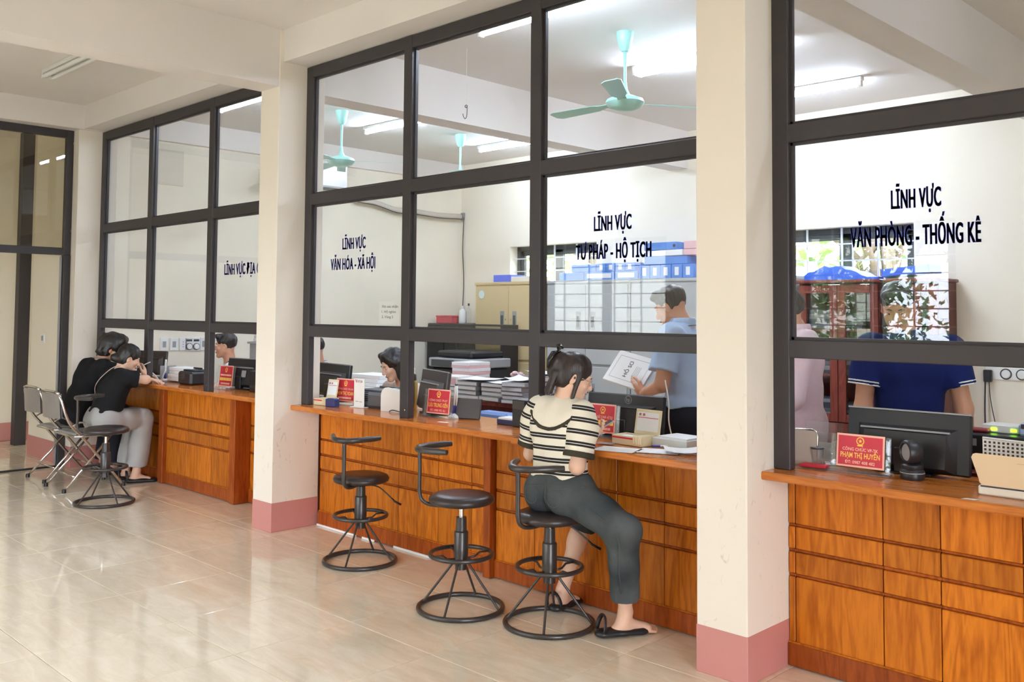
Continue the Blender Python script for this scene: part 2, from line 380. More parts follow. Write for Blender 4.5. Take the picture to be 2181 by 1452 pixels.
plabel = ['cream pillar with pink base at the far left end', 'cream pillar with pink base between the second and first counters', 'large cream pillar with pink base nearest the camera', 'cream pillar beyond the right edge']
for k, px in enumerate(PX):
    p = MB().cbox(px-PW, px, PF, PB, 0, ZC, .004).build('pillar', M_PILLAR); struct(p, plabel[k])
    MB().cbox(px-PW-.002, px+.002, PF-.002, PB, 0, 0.196, .003).build('painted_base', M_PINK, p)

# windows: frame, sashes, bars
M_DARKSASH = mat('dark_window_frame', (62, 66, 68), rough=0.4)
M_BAR = mat('white_painted_bar', (214, 218, 218), rough=0.45)
def window(idx, x0, x1, z0, z1, ya, yb, inner, label, cols=2):
    """ya = glass plane, inner = plane of the bars"""
    fr = MB(); t = .055
    fr.box(x0, x1, ya-.03, ya+.03, z0, z0+t); fr.box(x0, x1, ya-.03, ya+.03, z1-t, z1); fr.box(x0, x0+t, ya-.03, ya+.03, z0, z1); fr.box(x1-t, x1, ya-.03, ya+.03, z0, z1)
    w = fr.build('window_%d' % idx, M_DARKSASH); struct(w, label)
    cw = (x1-x0-2*t)/cols
    for c in range(cols):
        a = x0+t+c*cw; b = a+cw
        s = MB(); q = .06
        s.box(a, b, ya-.02, ya+.02, z0+t, z0+t+q); s.box(a, b, ya-.02, ya+.02, z1-t-q, z1-t); s.box(a, a+q, ya-.02, ya+.02, z0+t, z1-t); s.box(b-q, b, ya-.02, ya+.02, z0+t, z1-t)
        sh = s.build('window_sash', M_DARKSASH, w)
        MB().box(a+q, b-q, ya-.003, ya+.003, z0+t+q, z1-t-q).build('window_pane', M_GLASS, sh)
    n = int((z1-z0)/.148)
    for k in range(1, n): MB().box(x0, x1, inner-.006, inner+.006, z0+k*(z1-z0)/n-.006, z0+k*(z1-z0)/n+.006).build('window_bar', M_BAR, w)
    m = max(2, round((x1-x0)/.36))
    for k in range(1, m): MB().box(x0+k*(x1-x0)/m-.008, x0+k*(x1-x0)/m+.008, inner-.008, inner+.008, z0, z1).build('window_bar', M_BAR, w)
window(1, *OFFW[0], YB+.16, 0, YB+.06, 'barred window in the office back wall above the beige cabinet')
window(2, *OFFW[1], YB+.16, 0, YB+.06, 'barred window in the office back wall above the mahogany bookcase')
for k, o in enumerate(LOBW[:2]): window(3+k, *o, YL-.16, 0, YL-.06, 'barred lobby window facing the %s counter' % ('middle', 'right', 'near end of the right')[k])

# portals: the openings through which the sky lights the rooms
def portal(x0, x1, z0, z1, y, sgn):
    l = bpy.data.lights.new('window_portal', 'AREA'); l.shape = 'RECTANGLE'; l.size = x1-x0; l.size_y = z1-z0; l.cycles.is_portal = True
    o = bpy.data.objects.new('window_portal', l); COL.objects.link(o); o.location = ((x0+x1)/2, y, (z0+z1)/2); o.rotation_euler = (sgn*math.pi/2, 0, 0)
for o in LOBW: portal(*o, YL-.23, 1)
for o in OFFW: portal(*o, YB+.23, -1)
portal(-10.5, -10.1, .02, 2.1, 5.63, -1)
l = bpy.data.lights.new('light_opening_portal', 'AREA'); l.shape = 'RECTANGLE'; l.size = LIGHT_OPENING[1]-LIGHT_OPENING[0]; l.size_y = LIGHT_OPENING[3]; l.cycles.is_portal = True
o = bpy.data.objects.new('light_opening_portal', l); COL.objects.link(o); o.location = (XE+.23, (LIGHT_OPENING[0]+LIGHT_OPENING[1])/2, LIGHT_OPENING[3]/2); o.rotation_euler = (math.pi/2, 0, math.pi/2)

# ------------------------------------------------------------------ glazed partitions
RAILS = [(3.122, 3.200), (2.224, 2.302), (1.313, 1.389)]
FY0, FY1, GY = 3.620, 3.668, 3.650
CT = 0.845
def partition(label, x0, x1, mull, texts):
    t = thing('glazed_partition', label, 'partition', ((x0+x1)/2, FY0, CT))
    def bar(n, *b): return MB().cbox(*b, .0035).build(n, M_FRAME, t, world=True)
    sw = .074
    bar('stile', x0-.01, x0+sw, FY0, FY1, CT, 3.20); bar('stile', x1-sw, x1, FY0, FY1, CT, 3.20)
    for m in mull:
        b = bar('mullion', m, m+.078, FY0-.002, FY1+.002, CT, 3.20)
        MB().lathe([(0, 0), (.005, 0), (.005, .002), (0, .003)], 8).build('screw', M_CHROME, b)
        b.children[0].matrix_basis = wmat(t).inverted() @ Matrix.Translation((m+.055, FY0-.003, CT+.05)) @ Matrix.Rotation(math.pi/2, 4, 'X')
    for z0, z1 in RAILS: bar('rail', x0, x1, FY0+.001, FY1-.001, z0, z1)
    cuts = [x0+sw]+[c for m in mull for c in (m, m+.078)]+[x1-sw]; panes = []
    for r in range(2):
        za, zb = RAILS[r+1][1], RAILS[r][0]
        for k in range(0, len(cuts), 2):
            b = MB(); a, c, q = cuts[k], cuts[k+1], .012
            b.box(a, c, GY-.008, GY+.012, za, za+q); b.box(a, c, GY-.008, GY+.012, zb-q, zb); b.box(a, a+q, GY-.008, GY+.012, za, zb); b.box(c-q, c, GY-.008, GY+.012, za, zb)
            b.build('glazing_bead', M_FRAME, t, world=True)
            pn = MB().box(a+.004, c-.004, GY-.003, GY+.003, za+.004, zb-.004).build('glass_pane', M_GLASS, t, world=True)
            panes.append((r, a, c, pn))
    for s, xa, xb, z, cap in texts:
        pn = [p for r, a, c, p in panes if r == 1 and a-.05 <= (xa+xb)/2 <= c+.05][0]
        o = text('lettering', s, M_BLUE, pn, width=xb-xa, cap=cap, bold=.012, fat=.05, space=1.08)
        o.matrix_basis = wmat(pn).inverted() @ Matrix.Translation((xa, GY-.0045, z)) @ Matrix.Rotation(math.pi/2, 4, 'X')
    return t
partition('charcoal framed glazed partition above the far left counter', PX[0], PX[1]-PW, [-8.11, -7.005], [('LĨNH VỰC ĐỊA CHÍNH', -6.762, -6.06, 1.768, .083)])
partition('charcoal framed glazed partition above the middle counter', PX[1], PX[2]-PW, [-4.518, -3.433],
          [('LĨNH VỰC', -5.18, -4.922, 1.903, .074), ('VĂN HÓA - XÃ HỘI', -5.312, -4.816, 1.768, .076), ('LĨNH VỰC', -3.009, -2.77, 1.907, .074), ('TƯ PHÁP - HỘ TỊCH', -3.128, -2.651, 1.766, .075)])
partition('charcoal framed glazed partition above the right counter', PX[2], PX[3]-PW, [-.90, .20],
          [('LĨNH VỰC', -1.502, -1.31, 1.912, .074), ('VĂN PHÒNG - THỐNG KÊ', -1.668, -1.17, 1.768, .077)])
# end partition with a sliding door, at the far left pillar
ep = thing('glass_door_screen', 'dark framed glass screen with sliding doorway at the far left end', 'screen', (-9.3, 2.4, 0))
def ebar(n, *b, m=M_FRAME): return MB().cbox(*b, .0035).build(n, m, ep, world=True)
ebar('rail', -9.325, -9.275, .6, 3.40, 3.125, 3.20); ebar('rail', -9.325, -9.275, .6, 3.40, 2.0, 2.07)
ebar('stile', -9.328, -9.272, 3.335, 3.399, 2.001, 3.201); ebar('stile', -9.335, -9.265, 3.335, 3.398, 0, 2.0)
ebar('stile', -9.328, -9.272, 1.45, 1.52, 0, 3.201); ebar('floor_track', -9.32, -9.28, .6, 3.34, 0.0005, .014, m=M_BLACK)
ebar('edge_strip', -9.33, -9.30, 3.318, 3.334, .03, 1.99, m=M_GREYP)
MB().box(-9.303, -9.297, 1.52, 3.335, 2.07, 3.125).build('glass_pane', M_DIM, ep, world=True)
for z in (2.22, 3.06): ebar('clip', -9.272, -9.26, 3.39, 3.398, z, z+.03, m=M_CHROME)
for nm, y0, lab in (('light_switch', 0, 'small switch on the short corridor wall'),):
    p = on_y(93, 720, 3.405)
    s = thing(nm, lab, 'switch', p); MB().cbox(-.045, .045, -.012, .004, -.045, .045, .004).build('plate', M_WHITE, s); MB().cbox(-.018, .018, -.018, -.01, -.025, .025, .003).build('rocker', M_GREYP, s)

# ------------------------------------------------------------------ lamps and fans
M_TUBE = mat('lit_tube', (255, 255, 255), emis=(216, 232, 255), estr=TUBE_STRENGTH)
M_TUBEOFF = mat('unlit_tube', (222, 222, 218), rough=0.3)
M_LAMPW = mat('lamp_housing', (222, 220, 214), rough=0.4)
def tube_lamp(label, x, y, lit=True, double=False, z=ZC):
    t = thing('tube_lamp', label, 'lamp', (x, y, z), group='ceiling tube lamps')
    if z < ZC:
        for sx in (-.4, .4): MB().cbox(sx-.03, sx+.03, -.02, .02, -.002, ZC-z-.001, .003).build('mounting_block', M_LAMPW, t)
    MB().cbox(-.62, .62, -.045 if double else -.03, .045 if double else .03, -.035, -.001, .004).build('housing', M_LAMPW, t)
    for dy in ((-.035, .035) if double else (0,)):
        MB().tube([(-.59, dy, -.062), (.59, dy, -.062)], .0165, 10).build('tube', M_TUBE if lit else M_TUBEOFF, t, smooth=True, angle=60)
    for sx in (-1, 1): MB().cbox(sx*.6-.012, sx*.6+.012, -.05 if double else -.02, .05 if double else .02, -.082, -.03, .003).build('lamp_holder', M_LAMPW, t)
tube_lamp('lit tube lamp in the bay behind the far left counter', -7.07, 4.06, z=ZC-.10)
tube_lamp('lit tube lamp nearest the middle counter', -3.69, 4.06, z=ZC-.10)
tube_lamp('lit tube lamp behind the nearer mint fan of the middle bay', -7.36, 5.88)
tube_lamp('lit tube lamp at the back of the middle bay', -7.28, 7.46)
tube_lamp('lit double tube lamp beside the mint fan nearest the camera', -3.80, 5.86, double=True)
tube_lamp('lit tube lamp seen through the right partition', -3.86, 7.34)
for y in (4.18,): tube_lamp('lit tube lamp over the right-hand desks, %s row' % {4.18: 'front', 5.87: 'middle', 7.4: 'back'}[y], -.25, y)
tube_lamp('unlit tube lamp on the lobby ceiling at the far left', -7.36, 2.70, lit=False, double=True)

def fan(label, x, y, rot):
    t = thing('ceiling_fan', label, 'fan', (x, y, ZC), rot, 'mint ceiling fans')
    MB().lathe([(0, 0), (.062, 0), (.058, -.03), (.04, -.11), (.024, -.135), (0, -.135)], 20).build('canopy', M_GREENF, t, smooth=True, angle=50)
    MB().lathe([(0, -.12), (.011, -.12), (.011, -.34), (.018, -.40), (.04, -.445), (0, -.445)], 14).build('down_rod', M_GREENF, t, smooth=True, angle=50)
    MB().lathe([(0, -.44), (.06, -.445), (.125, -.47), (.135, -.492), (.11, -.525), (.05, -.545), (0, -.548)], 28).build('motor', M_GREENF, t, smooth=True, angle=50)
    for k in range(3):
        a = k*2*math.pi/3; b = MB(); b.M = Matrix.Rotation(a, 4, 'Z') @ Matrix.Translation((0, 0, -.495)) @ Matrix.Rotation(math.radians(9), 4, 'X')
        b.prism([(.12, -.03), (.2, -.03), (.26, -.055), (.62, -.068), (.66, -.04), (.66, .04), (.62, .062), (.26, .05), (.2, .03), (.12, .03)], 0, .004)
        for i, v in enumerate(b.v): pass
        vs = []
        R = Matrix.Rotation(a, 4, 'Z') @ Matrix.Translation((0, 0, -.495)) @ Matrix.Rotation(math.radians(9), 4, 'X')
        Ri = R.inverted()
        for v in b.v:
            q = Ri @ Vector(v); vs.append(tuple(R @ Vector((q.x, q.z, q.y))))
        b.v = vs; b.f = [f[::-1] for f in b.f]
        b.build('blade', M_GREENF, t)
fan('mint ceiling fan behind the left panes of the middle partition', -7.49, 5.24, math.radians(50))
fan('mint ceiling fan at the back, seen between the other two', -7.55, 6.85, math.radians(75))
fan('mint ceiling fan nearest the camera', -3.92, 5.08, math.radians(60))
# hook on the ceiling of the middle bay
hk = on_y(993, 235, 4.6)
h = thing('ceiling_hook', 'thin wire hook hanging below the ceiling of the middle bay', 'hook', hk)
MB().tube([(0, 0, .02), (0, 0, ZC-hk[2])], .0012, 6).build('cord', M_WHITE, h)
MB().tube(smooth_path([(.014, 0, .03), (0, 0, .04), (-.014, 0, .03), (0, 0, .02), (.01, 0, .025), (.006, 0, -.04), (-.012, 0, -.06), (-.03, 0, -.04), (-.036, 0, -.02)]), .0028, 6).build('wire', M_INK, h, smooth=True)
# ------------------------------------------------------------------ counters
ROWS = [(.104, .377), (.392, .481), (.497, .588), (.602, .806)]
def panels(t, xs, yf, m=None):
    for a, b in zip(xs[:-1], xs[1:]):
        for za, zb in ROWS:
            MB().cbox(a+.0022, b-.0022, yf, yf+.02, za, zb, .003).build('panel', m or M_WOOD, t, world=True)
        for k in range(3):
            MB().cbox(a, b, yf+.007, yf+.022, ROWS[k][1]+.001, ROWS[k+1][0]-.001, .003).build('groove_strip', M_WOODR, t, world=True)
def counter(label, x0, x1, groups, tops, kick, ends=()):
    t = thing('service_counter', label, 'counter', ((x0+x1)/2, 3.75, 0))
    B = lambda n, m, *b, c=.003: MB().cbox(*b, c).build(n, m, t, world=True)
    for a, b, yf in tops: B('countertop', M_WOODH, a, b, yf, 4.04, CT-.034, CT, c=.006)
    for xs, yf in groups:
        panels(t, xs, yf); B('carcass', M_WOODR, xs[0], xs[-1], yf+.021, 4.0, .02, CT-.036)
        B('kick_board', M_WOODR, xs[0], xs[-1], yf-kick, yf+.02, .006, .10)
        B('bead', M_WOOD, xs[0], xs[-1], yf-.006, yf+.004, .098, .106, c=.002)
    for a, b, ya, yb in ends: B('post', M_WOODR, a, b, ya, yb, .004, CT-.036)
    return t
c2 = counter('orange wood counter of the middle bay behind the three stools', PX[1], PX[2]-PW,
        [([-5.575, -5.092, -4.70, -4.318, -4.022, -3.857], 3.765), ([-3.80, -3.50, -3.217, -2.935, -2.650, -2.44, -2.25], 3.745)],
        [(PX[1]-.03, -3.43, 3.535), (-3.4295, PX[2]-PW-.002, 3.48)], .012, [(-3.857, -3.802, 3.70, 3.99)])
c3 = counter('orange wood counter of the right bay with red name plate', PX[2], PX[3]-PW,
        [([-1.998, -1.966, -1.588, -1.365, -1.076, -.70, -.30, .10, .50, .90, 1.30], 3.735)], [(PX[2]-.012, PX[3]-PW-.002, 3.515)], .012)
c1 = counter('orange wood counter at the far left where the couple sits', PX[0], PX[1]-PW,
        [([-9.14, -8.72, -8.30, -7.88], 3.72), ([-7.80, -7.42, -7.02, -6.66], 3.70), ([-6.58, -6.20, -5.84], 3.80)],
        [(PX[0]+.004, PX[1]-PW-.004, 3.60)], .010, [(-7.88, -7.80, 3.665, 3.95), (-6.66, -6.58, 3.665, 3.95)])

for a, b_ in ((-5.575, -5.12), (-5.05, -4.92), (-4.72, -4.36)): MB().cbox(a, b_, 3.745, 3.7535, .001, .014, .001).build('plastic_film', M_PAPER, c2, world=True)

# ------------------------------------------------------------------ stools
def stool(label, xy, zs, back_deg, lever_deg, strut0=20):
    t = thing('swivel_stool', label, 'stool', (xy[0], xy[1], 0), 0, 'black swivel stools at the counters')
    ring = lambda R, z, r, n=40: MB().tube([(R*math.cos(2*math.pi*i/n), R*math.sin(2*math.pi*i/n), z) for i in range(n)], r, 8, closed=True)
    ring(.212, .0125, .0125).build('base_ring', M_STEEL, t, smooth=True)
    for k in range(4):
        a = math.radians(strut0+90*k)
        MB().tube([(.205*math.cos(a), .205*math.sin(a), .018), (.03*math.cos(a), .03*math.sin(a), .245)], .0062, 8).build('strut', M_STEEL, t, smooth=True, angle=60)
    MB().lathe([(0, .20), (.030, .20), (.030, .235), (.036, .24), (.036, .385), (.033, .39), (.028, .392), (.026, .46), (0, .46)], 20).build('column', M_STEEL, t, smooth=True, angle=40)
    MB().lathe([(0, .44), (.0135, .44), (.0135, zs-.05), (0, zs-.05)], 14).build('gas_piston', M_CHROME, t, smooth=True, angle=50)
    fr = ring(.156, .275, .0115).build('foot_ring', M_STEEL, t, smooth=True)
    for k in range(4):
        a = math.radians(strut0+45+90*k)
        MB().tube([(.152*math.cos(a), .152*math.sin(a), .275), (.10*math.cos(a), .10*math.sin(a), .274), (.075*math.cos(a), .075*math.sin(a), .255), (.033*math.cos(a), .033*math.sin(a), .252)], .0055, 6).build('foot_ring_spoke', M_STEEL, fr, smooth=True)
    MB().lathe([(0, zs-.075), (.03, zs-.075), (.055, zs-.05), (0, zs-.048)], 16).build('seat_plate', M_STEEL, t, smooth=True, angle=40)
    MB().lathe([(0, zs-.05), (.145, zs-.05), (.163, zs-.042), (.168, zs-.027), (.160, zs-.012), (.135, zs-.002), (.08, zs+.001), (0, zs)], 40).build('seat', M_LEATHER, t, smooth=True)
    bd = math.radians(back_deg); c, s_ = math.cos(bd), math.sin(bd)
    P = lambda r, z, o=0: (r*c-o*s_, r*s_+o*c, z)
    MB().tube(smooth_path([P(.03, zs-.058), P(.13, zs-.062), P(.19, zs-.045), P(.213, zs+.0), P(.214, zs+.12), P(.216, zs+.215)], 5), .0125, 10, flat=.8).build('back_post', M_STEEL, t, smooth=True)
    pts = [P(.225-.16*(abs(k)/7)**2, zs+.222+.004*abs(k)/7, .155*k/7) for k in range(-7, 8)]
    MB().tube(pts, [.013]+[.0165]*13+[.013], 12).build('back_bar', M_STEEL, t, smooth=True, angle=60)
    if lever_deg is not None:
        la = math.radians(lever_deg); L = lambda r, z: (r*math.cos(la), r*math.sin(la), z)
        lv = MB().tube(smooth_path([L(.03, zs-.066), L(.10, zs-.075), L(.15, zs-.11), L(.20, zs-.155)], 4), .0042, 6).build('height_lever', M_STEEL, t, smooth=True)
        MB().tube([L(.185, zs-.14), L(.205, zs-.16), L(.245, zs-.18)], [.006, .010, .011], 8, flat=.6).build('lever_grip', M_BLACK, lv, smooth=True)
    return t
stool('black swivel stool with curved bar back in front of the folding chairs', (-7.325, 2.99), .586, 232, None, 5)
stool('black swivel stool nearest the middle pillar with bar back and lever', (-4.60, 3.40), .522, -64, 40, 30)
stool('empty black swivel stool between the other stool and the seated woman', (-3.527, 3.234), .578, 224, None, 25)
stool('black swivel stool on which the woman in the striped top sits', (-3.06, 3.383), .542, -92, 42, 35)

# ------------------------------------------------------------------ folding chairs
def stripe_mat(name, c1, c2, axis, scale, rough=0.5, bump=0.4):
    m = mat(name, c1, rough=rough); n = m.node_tree; p = n.nodes['Principled BSDF']
    t = n.nodes.new('ShaderNodeTexCoord'); s = n.nodes.new('ShaderNodeSeparateXYZ'); ml = n.nodes.new('ShaderNodeMath'); ml.operation = 'MULTIPLY'; ml.inputs[1].default_value = scale
    pg = n.nodes.new('ShaderNodeMath'); pg.operation = 'PINGPONG'; pg.inputs[1].default_value = .5
    r = n.nodes.new('ShaderNodeValToRGB'); r.color_ramp.elements[0].position = .2; r.color_ramp.elements[0].color = rgb(*c2); r.color_ramp.elements[1].position = .3; r.color_ramp.elements[1].color = rgb(*c1)
    n.links.new(t.outputs['Object'], s.inputs[0]); n.links.new(s.outputs[axis], ml.inputs[0]); n.links.new(ml.outputs[0], pg.inputs[0]); n.links.new(pg.outputs[0], r.inputs[0]); n.links.new(r.outputs[0], p.inputs['Base Color'])
    return m
M_SEATS = stripe_mat('striped_seat_vinyl', (196, 190, 182), (96, 90, 86), 'X', 62)
M_BACKV = mat('silver_grey_vinyl', (150, 144, 138), rough=0.35, metal=0.3)
def folding_chair(label, x, y):
    t = thing('folding_chair', label, 'chair', (x, y, 0), 0, 'chrome folding chairs by the end pillar')
    for s in (-1, 1):
        X = s*.205
        MB().tube(smooth_path([(X*.82, -.30, .80), (X*.98, -.285, .74), (X, -.22, .56), (X, -.10, .42), (X, .06, .22), (X, .235, .012)], 5), .0115, 8).build('front_leg', M_CHROME, t, smooth=True)
        MB().tube([(X*.9, .13, .435), (X*.94, -.04, .24), (X*.98, -.245, .012)], .0105, 8).build('rear_leg', M_CHROME, t, smooth=True)
        for yy, XX in ((.235, X), (-.245, X*.98)):
            MB().lathe([(0, 0), (.017, 0), (.016, .03), (0, .032)], 10, c=(XX, yy, 0)).build('rubber_foot', M_BLACK, t, smooth=True, angle=50)
        MB().tube(smooth_path([(X, -.20, .53), (X*1.02, -.12, .56), (X*1.02, -.03, .50), (X, 0, .44)], 4), .008, 6).build('side_bracket', M_CHROME, t, smooth=True)
    MB().tube([(-.185, -.30, .80), (-.1, -.308, .812), (.1, -.308, .812), (.185, -.30, .80)], .0115, 8).build('top_rail', M_CHROME, t, smooth=True)
    for yy, z in ((-.165, .12), (.15, .12)): MB().tube([(-.2, yy, z), (.2, yy, z)], .008, 6).build('cross_bar', M_CHROME, t, smooth=True)
    b = MB(); n = 8
    for i in range(n):
        xa, xb = -.19+.38*i/n, -.19+.38*(i+1)/n; f = lambda x: -.045*(1-(x/.19)**2)
        vs = [(xa, -.288+f(xa), .60), (xb, -.288+f(xb), .60), (xb, -.30+f(xb), .80), (xa, -.30+f(xa), .80), (xa, -.27+f(xa), .60), (xb, -.27+f(xb), .60), (xb, -.282+f(xb), .80), (xa, -.282+f(xa), .80)]
        b.add(vs, [(0, 1, 2, 3), (7, 6, 5, 4), (0, 4, 5, 1), (3, 2, 6, 7)])
    b.build('back_panel', M_BACKV, t, smooth=True, angle=40)
    seat = MB().cbox(-.20, .20, -.17, .20, .435, .468, .014).build('seat', M_SEATS, t, smooth=True, angle=50)
    MB().tube([(-.2, -.175, .445), (.2, -.175, .445), (.21, -.16, .445), (.21, .18, .445), (.19, .205, .445), (-.19, .205, .445), (-.21, .18, .445), (-.21, -.16, .445)], .011, 8, closed=True).build('seat_rim', M_CHROME, seat, smooth=True)
    return t
folding_chair('chrome folding chair with striped seat under the woman in black', -8.14, 3.16)
folding_chair('chrome folding chair under the man in black by the end pillar', -8.70, 3.20)

# ------------------------------------------------------------------ office furniture
def cabinet(label, x0, x1, m, group='steel filing cabinets along the back wall'):
    t = thing('filing_cabinet', label, 'cabinet', ((x0+x1)/2, 8.1, 0), group=group); y0, y1, H = 7.90, 8.33, 1.845; xm = (x0+x1)/2
    MB().cbox(x0, x1, y0+.022, y1, 0, H, .006).build('body', m, t, world=True)
    MB().cbox(x0-.004, x1+.004, y0+.004, y1, H-.03, H+.004, .004).build('top', m, t, world=True)
    for za, zb in ((.06, .90), (.93, H-.05)):
        for a, b, s in ((x0+.02, xm-.003, 1), (xm+.003, x1-.02, -1)):
            d = MB().cbox(a, b, y0, y0+.02, za, zb, .004).build('door', m, t, world=True)
            hx = (b-.10 if s > 0 else a+.10); zc = 1.40 if za > .5 else .62
            h = MB().cbox(hx-.035, hx+.035, y0-.002, y0+.002, zc-.10, zc+.10, .002); h.build('handle_recess', M_GREYP, d, world=True)
            MB().cbox(hx-.018, hx+.018, y0-.012, y0+.001, zc-.07, zc+.05, .003).build('handle', M_DARKSASH, d, world=True)
            MB().lathe([(0, 0), (.01, 0), (.01, .004), (0, .005)], 8).build('lock', M_CHROME, d).matrix_basis = wmat(d).inverted() @ Matrix.Translation((b-.04 if s > 0 else a+.04, y0-.001, zc)) @ Matrix.Rotation(math.pi/2, 4, 'X')
    return t
cb = cabinet('beige steel filing cabinet at the left of the cabinet row', -8.42, -7.24, M_BEIGE)
MB().lathe([(0, 0), (.05, 0), (.05, .002), (0, .002)], 20).build('sticker', mat('pale_blue_sticker', (206, 226, 226), rough=.5), cb).matrix_basis = wmat(cb).inverted() @ Matrix.Translation((-8.29, 7.898, 1.70)) @ Matrix.Rotation(math.pi/2, 4, 'X')
cabinet('grey steel filing cabinet between the beige one and the next grey one', -7.225, -6.045, M_GREYC)
cabinet('grey steel filing cabinet at the right of the cabinet row', -6.03, -4.85, M_GREYC)
cabinet('grey steel filing cabinet beside the mahogany bookcase', -4.83, -4.16, M_GREYC, group=None)
# low black cabinet in the corner, with things on top
t = thing('low_cabinet', 'black low cabinet in the office corner left of the beige cabinet', 'cabinet', (-8.8, 8.1, 0))
MB().cbox(-9.13, -8.46, 7.75, 8.33, .02, 1.34, .01).build('body', M_BLACK, t, world=True)
MB().cbox(-9.12, -8.80, 7.735, 7.752, .06, 1.30, .006).build('door', M_BLACKG, t, world=True); MB().cbox(-8.79, -8.47, 7.735, 7.752, .06, 1.30, .006).build('door', M_BLACKG, t, world=True)
t = thing('gift_box', 'red flat box lying on the black low cabinet', 'box', (-8.86, 7.9, 1.34))
MB().cbox(-.16, .14, -.1, .1, 0, .085, .004).build('body', mat('red_box_card', (196, 74, 84), rough=.5), t); MB().cbox(-.165, .145, -.105, .105, .08, .1, .004).build('lid', mat('red_box_card', ()), t)
def bottle(label, x, y, z, h, r, m, capm):
    t = thing('bottle', label, 'bottle', (x, y, z))
    MB().lathe([(0, 0), (r*.9, 0), (r, .01), (r, h*.6), (r*.85, h*.7), (r*.35, h*.82), (r*.35, h*.9), (0, h*.9)], 14).build('body', m, t, smooth=True, angle=40)
    MB().lathe([(0, h*.88), (r*.42, h*.88), (r*.42, h), (0, h)], 10).build('cap', capm, t, smooth=True, angle=40)
    return t
bottle('white plastic bottle beside the red flat box', -8.655, 7.92, 1.342, .22, .05, M_WHITE, M_WHITE)
bottle('clear bottle with dark cap on the black low cabinet', -8.545, 7.92, 1.342, .25, .03, M_ACRYL, M_INK)
# copier
t = thing('copier', 'grey and black office copier in front of the corner cabinet', 'copier', (-7.75, 7.2, 0))
MB().cbox(-8.1, -7.42, 6.95, 7.5, .03, .86, .015).build('body', M_BLACK, t, world=True); MB().cbox(-8.13, -7.40, 6.92, 7.52, .87, .97, .012).build('scanner_bed', M_GREYP, t, world=True)
MB().cbox(-8.08, -7.5, 7.0, 7.5, .975, 1.05, .02).build('document_feeder', M_BLACK, t, world=True); MB().cbox(-8.05, -7.7, 6.89, 6.93, .88, .955, .006).build('control_panel', M_DARKSASH, t, world=True)
for k in range(3): MB().cbox(-8.08, -7.44, 6.935, 6.955, .08+k*.2, .26+k*.2, .006).build('paper_drawer', M_DARKSASH, t, world=True)
# tall dark rack behind it
t = thing('dark_rack', 'dark glass fronted rack between the copier and the beige cabinet', 'rack', (-7.95, 7.7, 0))
for xx in (-8.42, -7.64):
    MB().cbox(xx-.02, xx+.02, 7.60, 7.86, 0, 1.34, .004).build('side', M_BLACK, t, world=True)
for z in (.05, .5, .92, 1.32): MB().cbox(-8.42, -7.64, 7.60, 7.86, z, z+.02, .003).build('shelf', M_BLACK, t, world=True)
MB().box(-8.40, -7.66, 7.595, 7.60, .07, 1.32).build('glass_pane', M_DIM, t, world=True)
# bookcases
def bookcase(label, x0, x1):
    t = thing('bookcase', label, 'bookcase', ((x0+x1)/2, 8.1, 0)); y0, y1, H = 7.9, 8.33, 1.77; m = M_WOODD; xm = (x0+x1)/2
    for a, b in ((x0, x0+.03), (x1-.03, x1)): MB().cbox(a, b, y0+.02, y1, 0, H, .004).build('side', m, t, world=True)
    MB().cbox(x0+.001, x1-.001, y1-.02, y1-.001, 0, H-.001, .002).build('back', m, t, world=True)
    MB().cbox(x0-.022, x1+.022, y0-.02, y1, H, H+.03, .008).build('cornice', m, t, world=True)
    for z in (.06, .52, .94, 1.34): MB().cbox(x0+.03, x1-.03, y0+.05, y1-.02, z, z+.022, .003).build('shelf', m, t, world=True)
    for a, b in ((x0+.005, xm-.003), (xm+.003, x1-.005)):
        d = MB(); q = .07
        for bb in ((a, a+q, .55, H-.02), (b-q, b, .55, H-.02), (a+q, b-q, .55, .55+q), (a+q, b-q, H-.02-q, H-.02)): d.cbox(bb[0], bb[1], y0-.002, y0+.02, bb[2], bb[3], .003)
        dd = d.build('door', m, t, world=True)
        MB().box(a+q-.005, b-q+.005, y0+.008, y0+.012, .55+q-.005, H-.02-q+.005).build('glass_pane', M_GLASS, dd, world=True)
        MB().cbox(a, b, y0-.002, y0+.02, .03, .54, .004).build('lower_door', m, t, world=True)
    return t
bookcase('mahogany glass door bookcase behind the man in pink', -4.11, -3.37)
bookcase('mahogany glass door bookcase at the right end with exposed side panel', -3.30, -2.88)
kk = 0
for bi, (xa, xb) in enumerate(((-4.07, -3.39), (-3.27, -2.93))):
    for z, zt in ((.542, .36), (.962, .34), (1.362, .26)):
        zz = z; xx = xa+.02
        while xx < xb-.2:
            zz = z+.001; n = rnd.randint(4, 6)
            for q in range(n):
                hh = rnd.uniform(.03, .05)
                if zz+hh > z+zt: break
                kk += 1
                MBb = MB().cbox(-.12, .12, -.14, .14, 0, hh, .003); sp = MBb.build('paper_bundle', mat('bundle_%d' % (kk % 3), [(92, 92, 98), (58, 58, 64), (128, 126, 126)][kk % 3], rough=.6), None)
                sp.location = (xx+.12+rnd.uniform(-.006, .006), 8.12, zz); tag(sp, '%s paper bundle on the %s shelf of the %s bookcase' % (['grey', 'dark grey', 'pale grey'][kk % 3], {.542: 'lower', .962: 'middle', 1.362: 'upper'}[z], ['left', 'right'][bi]), 'bundle', 'paper bundles in the bookcases'); zz += hh+.0005
            xx += .265
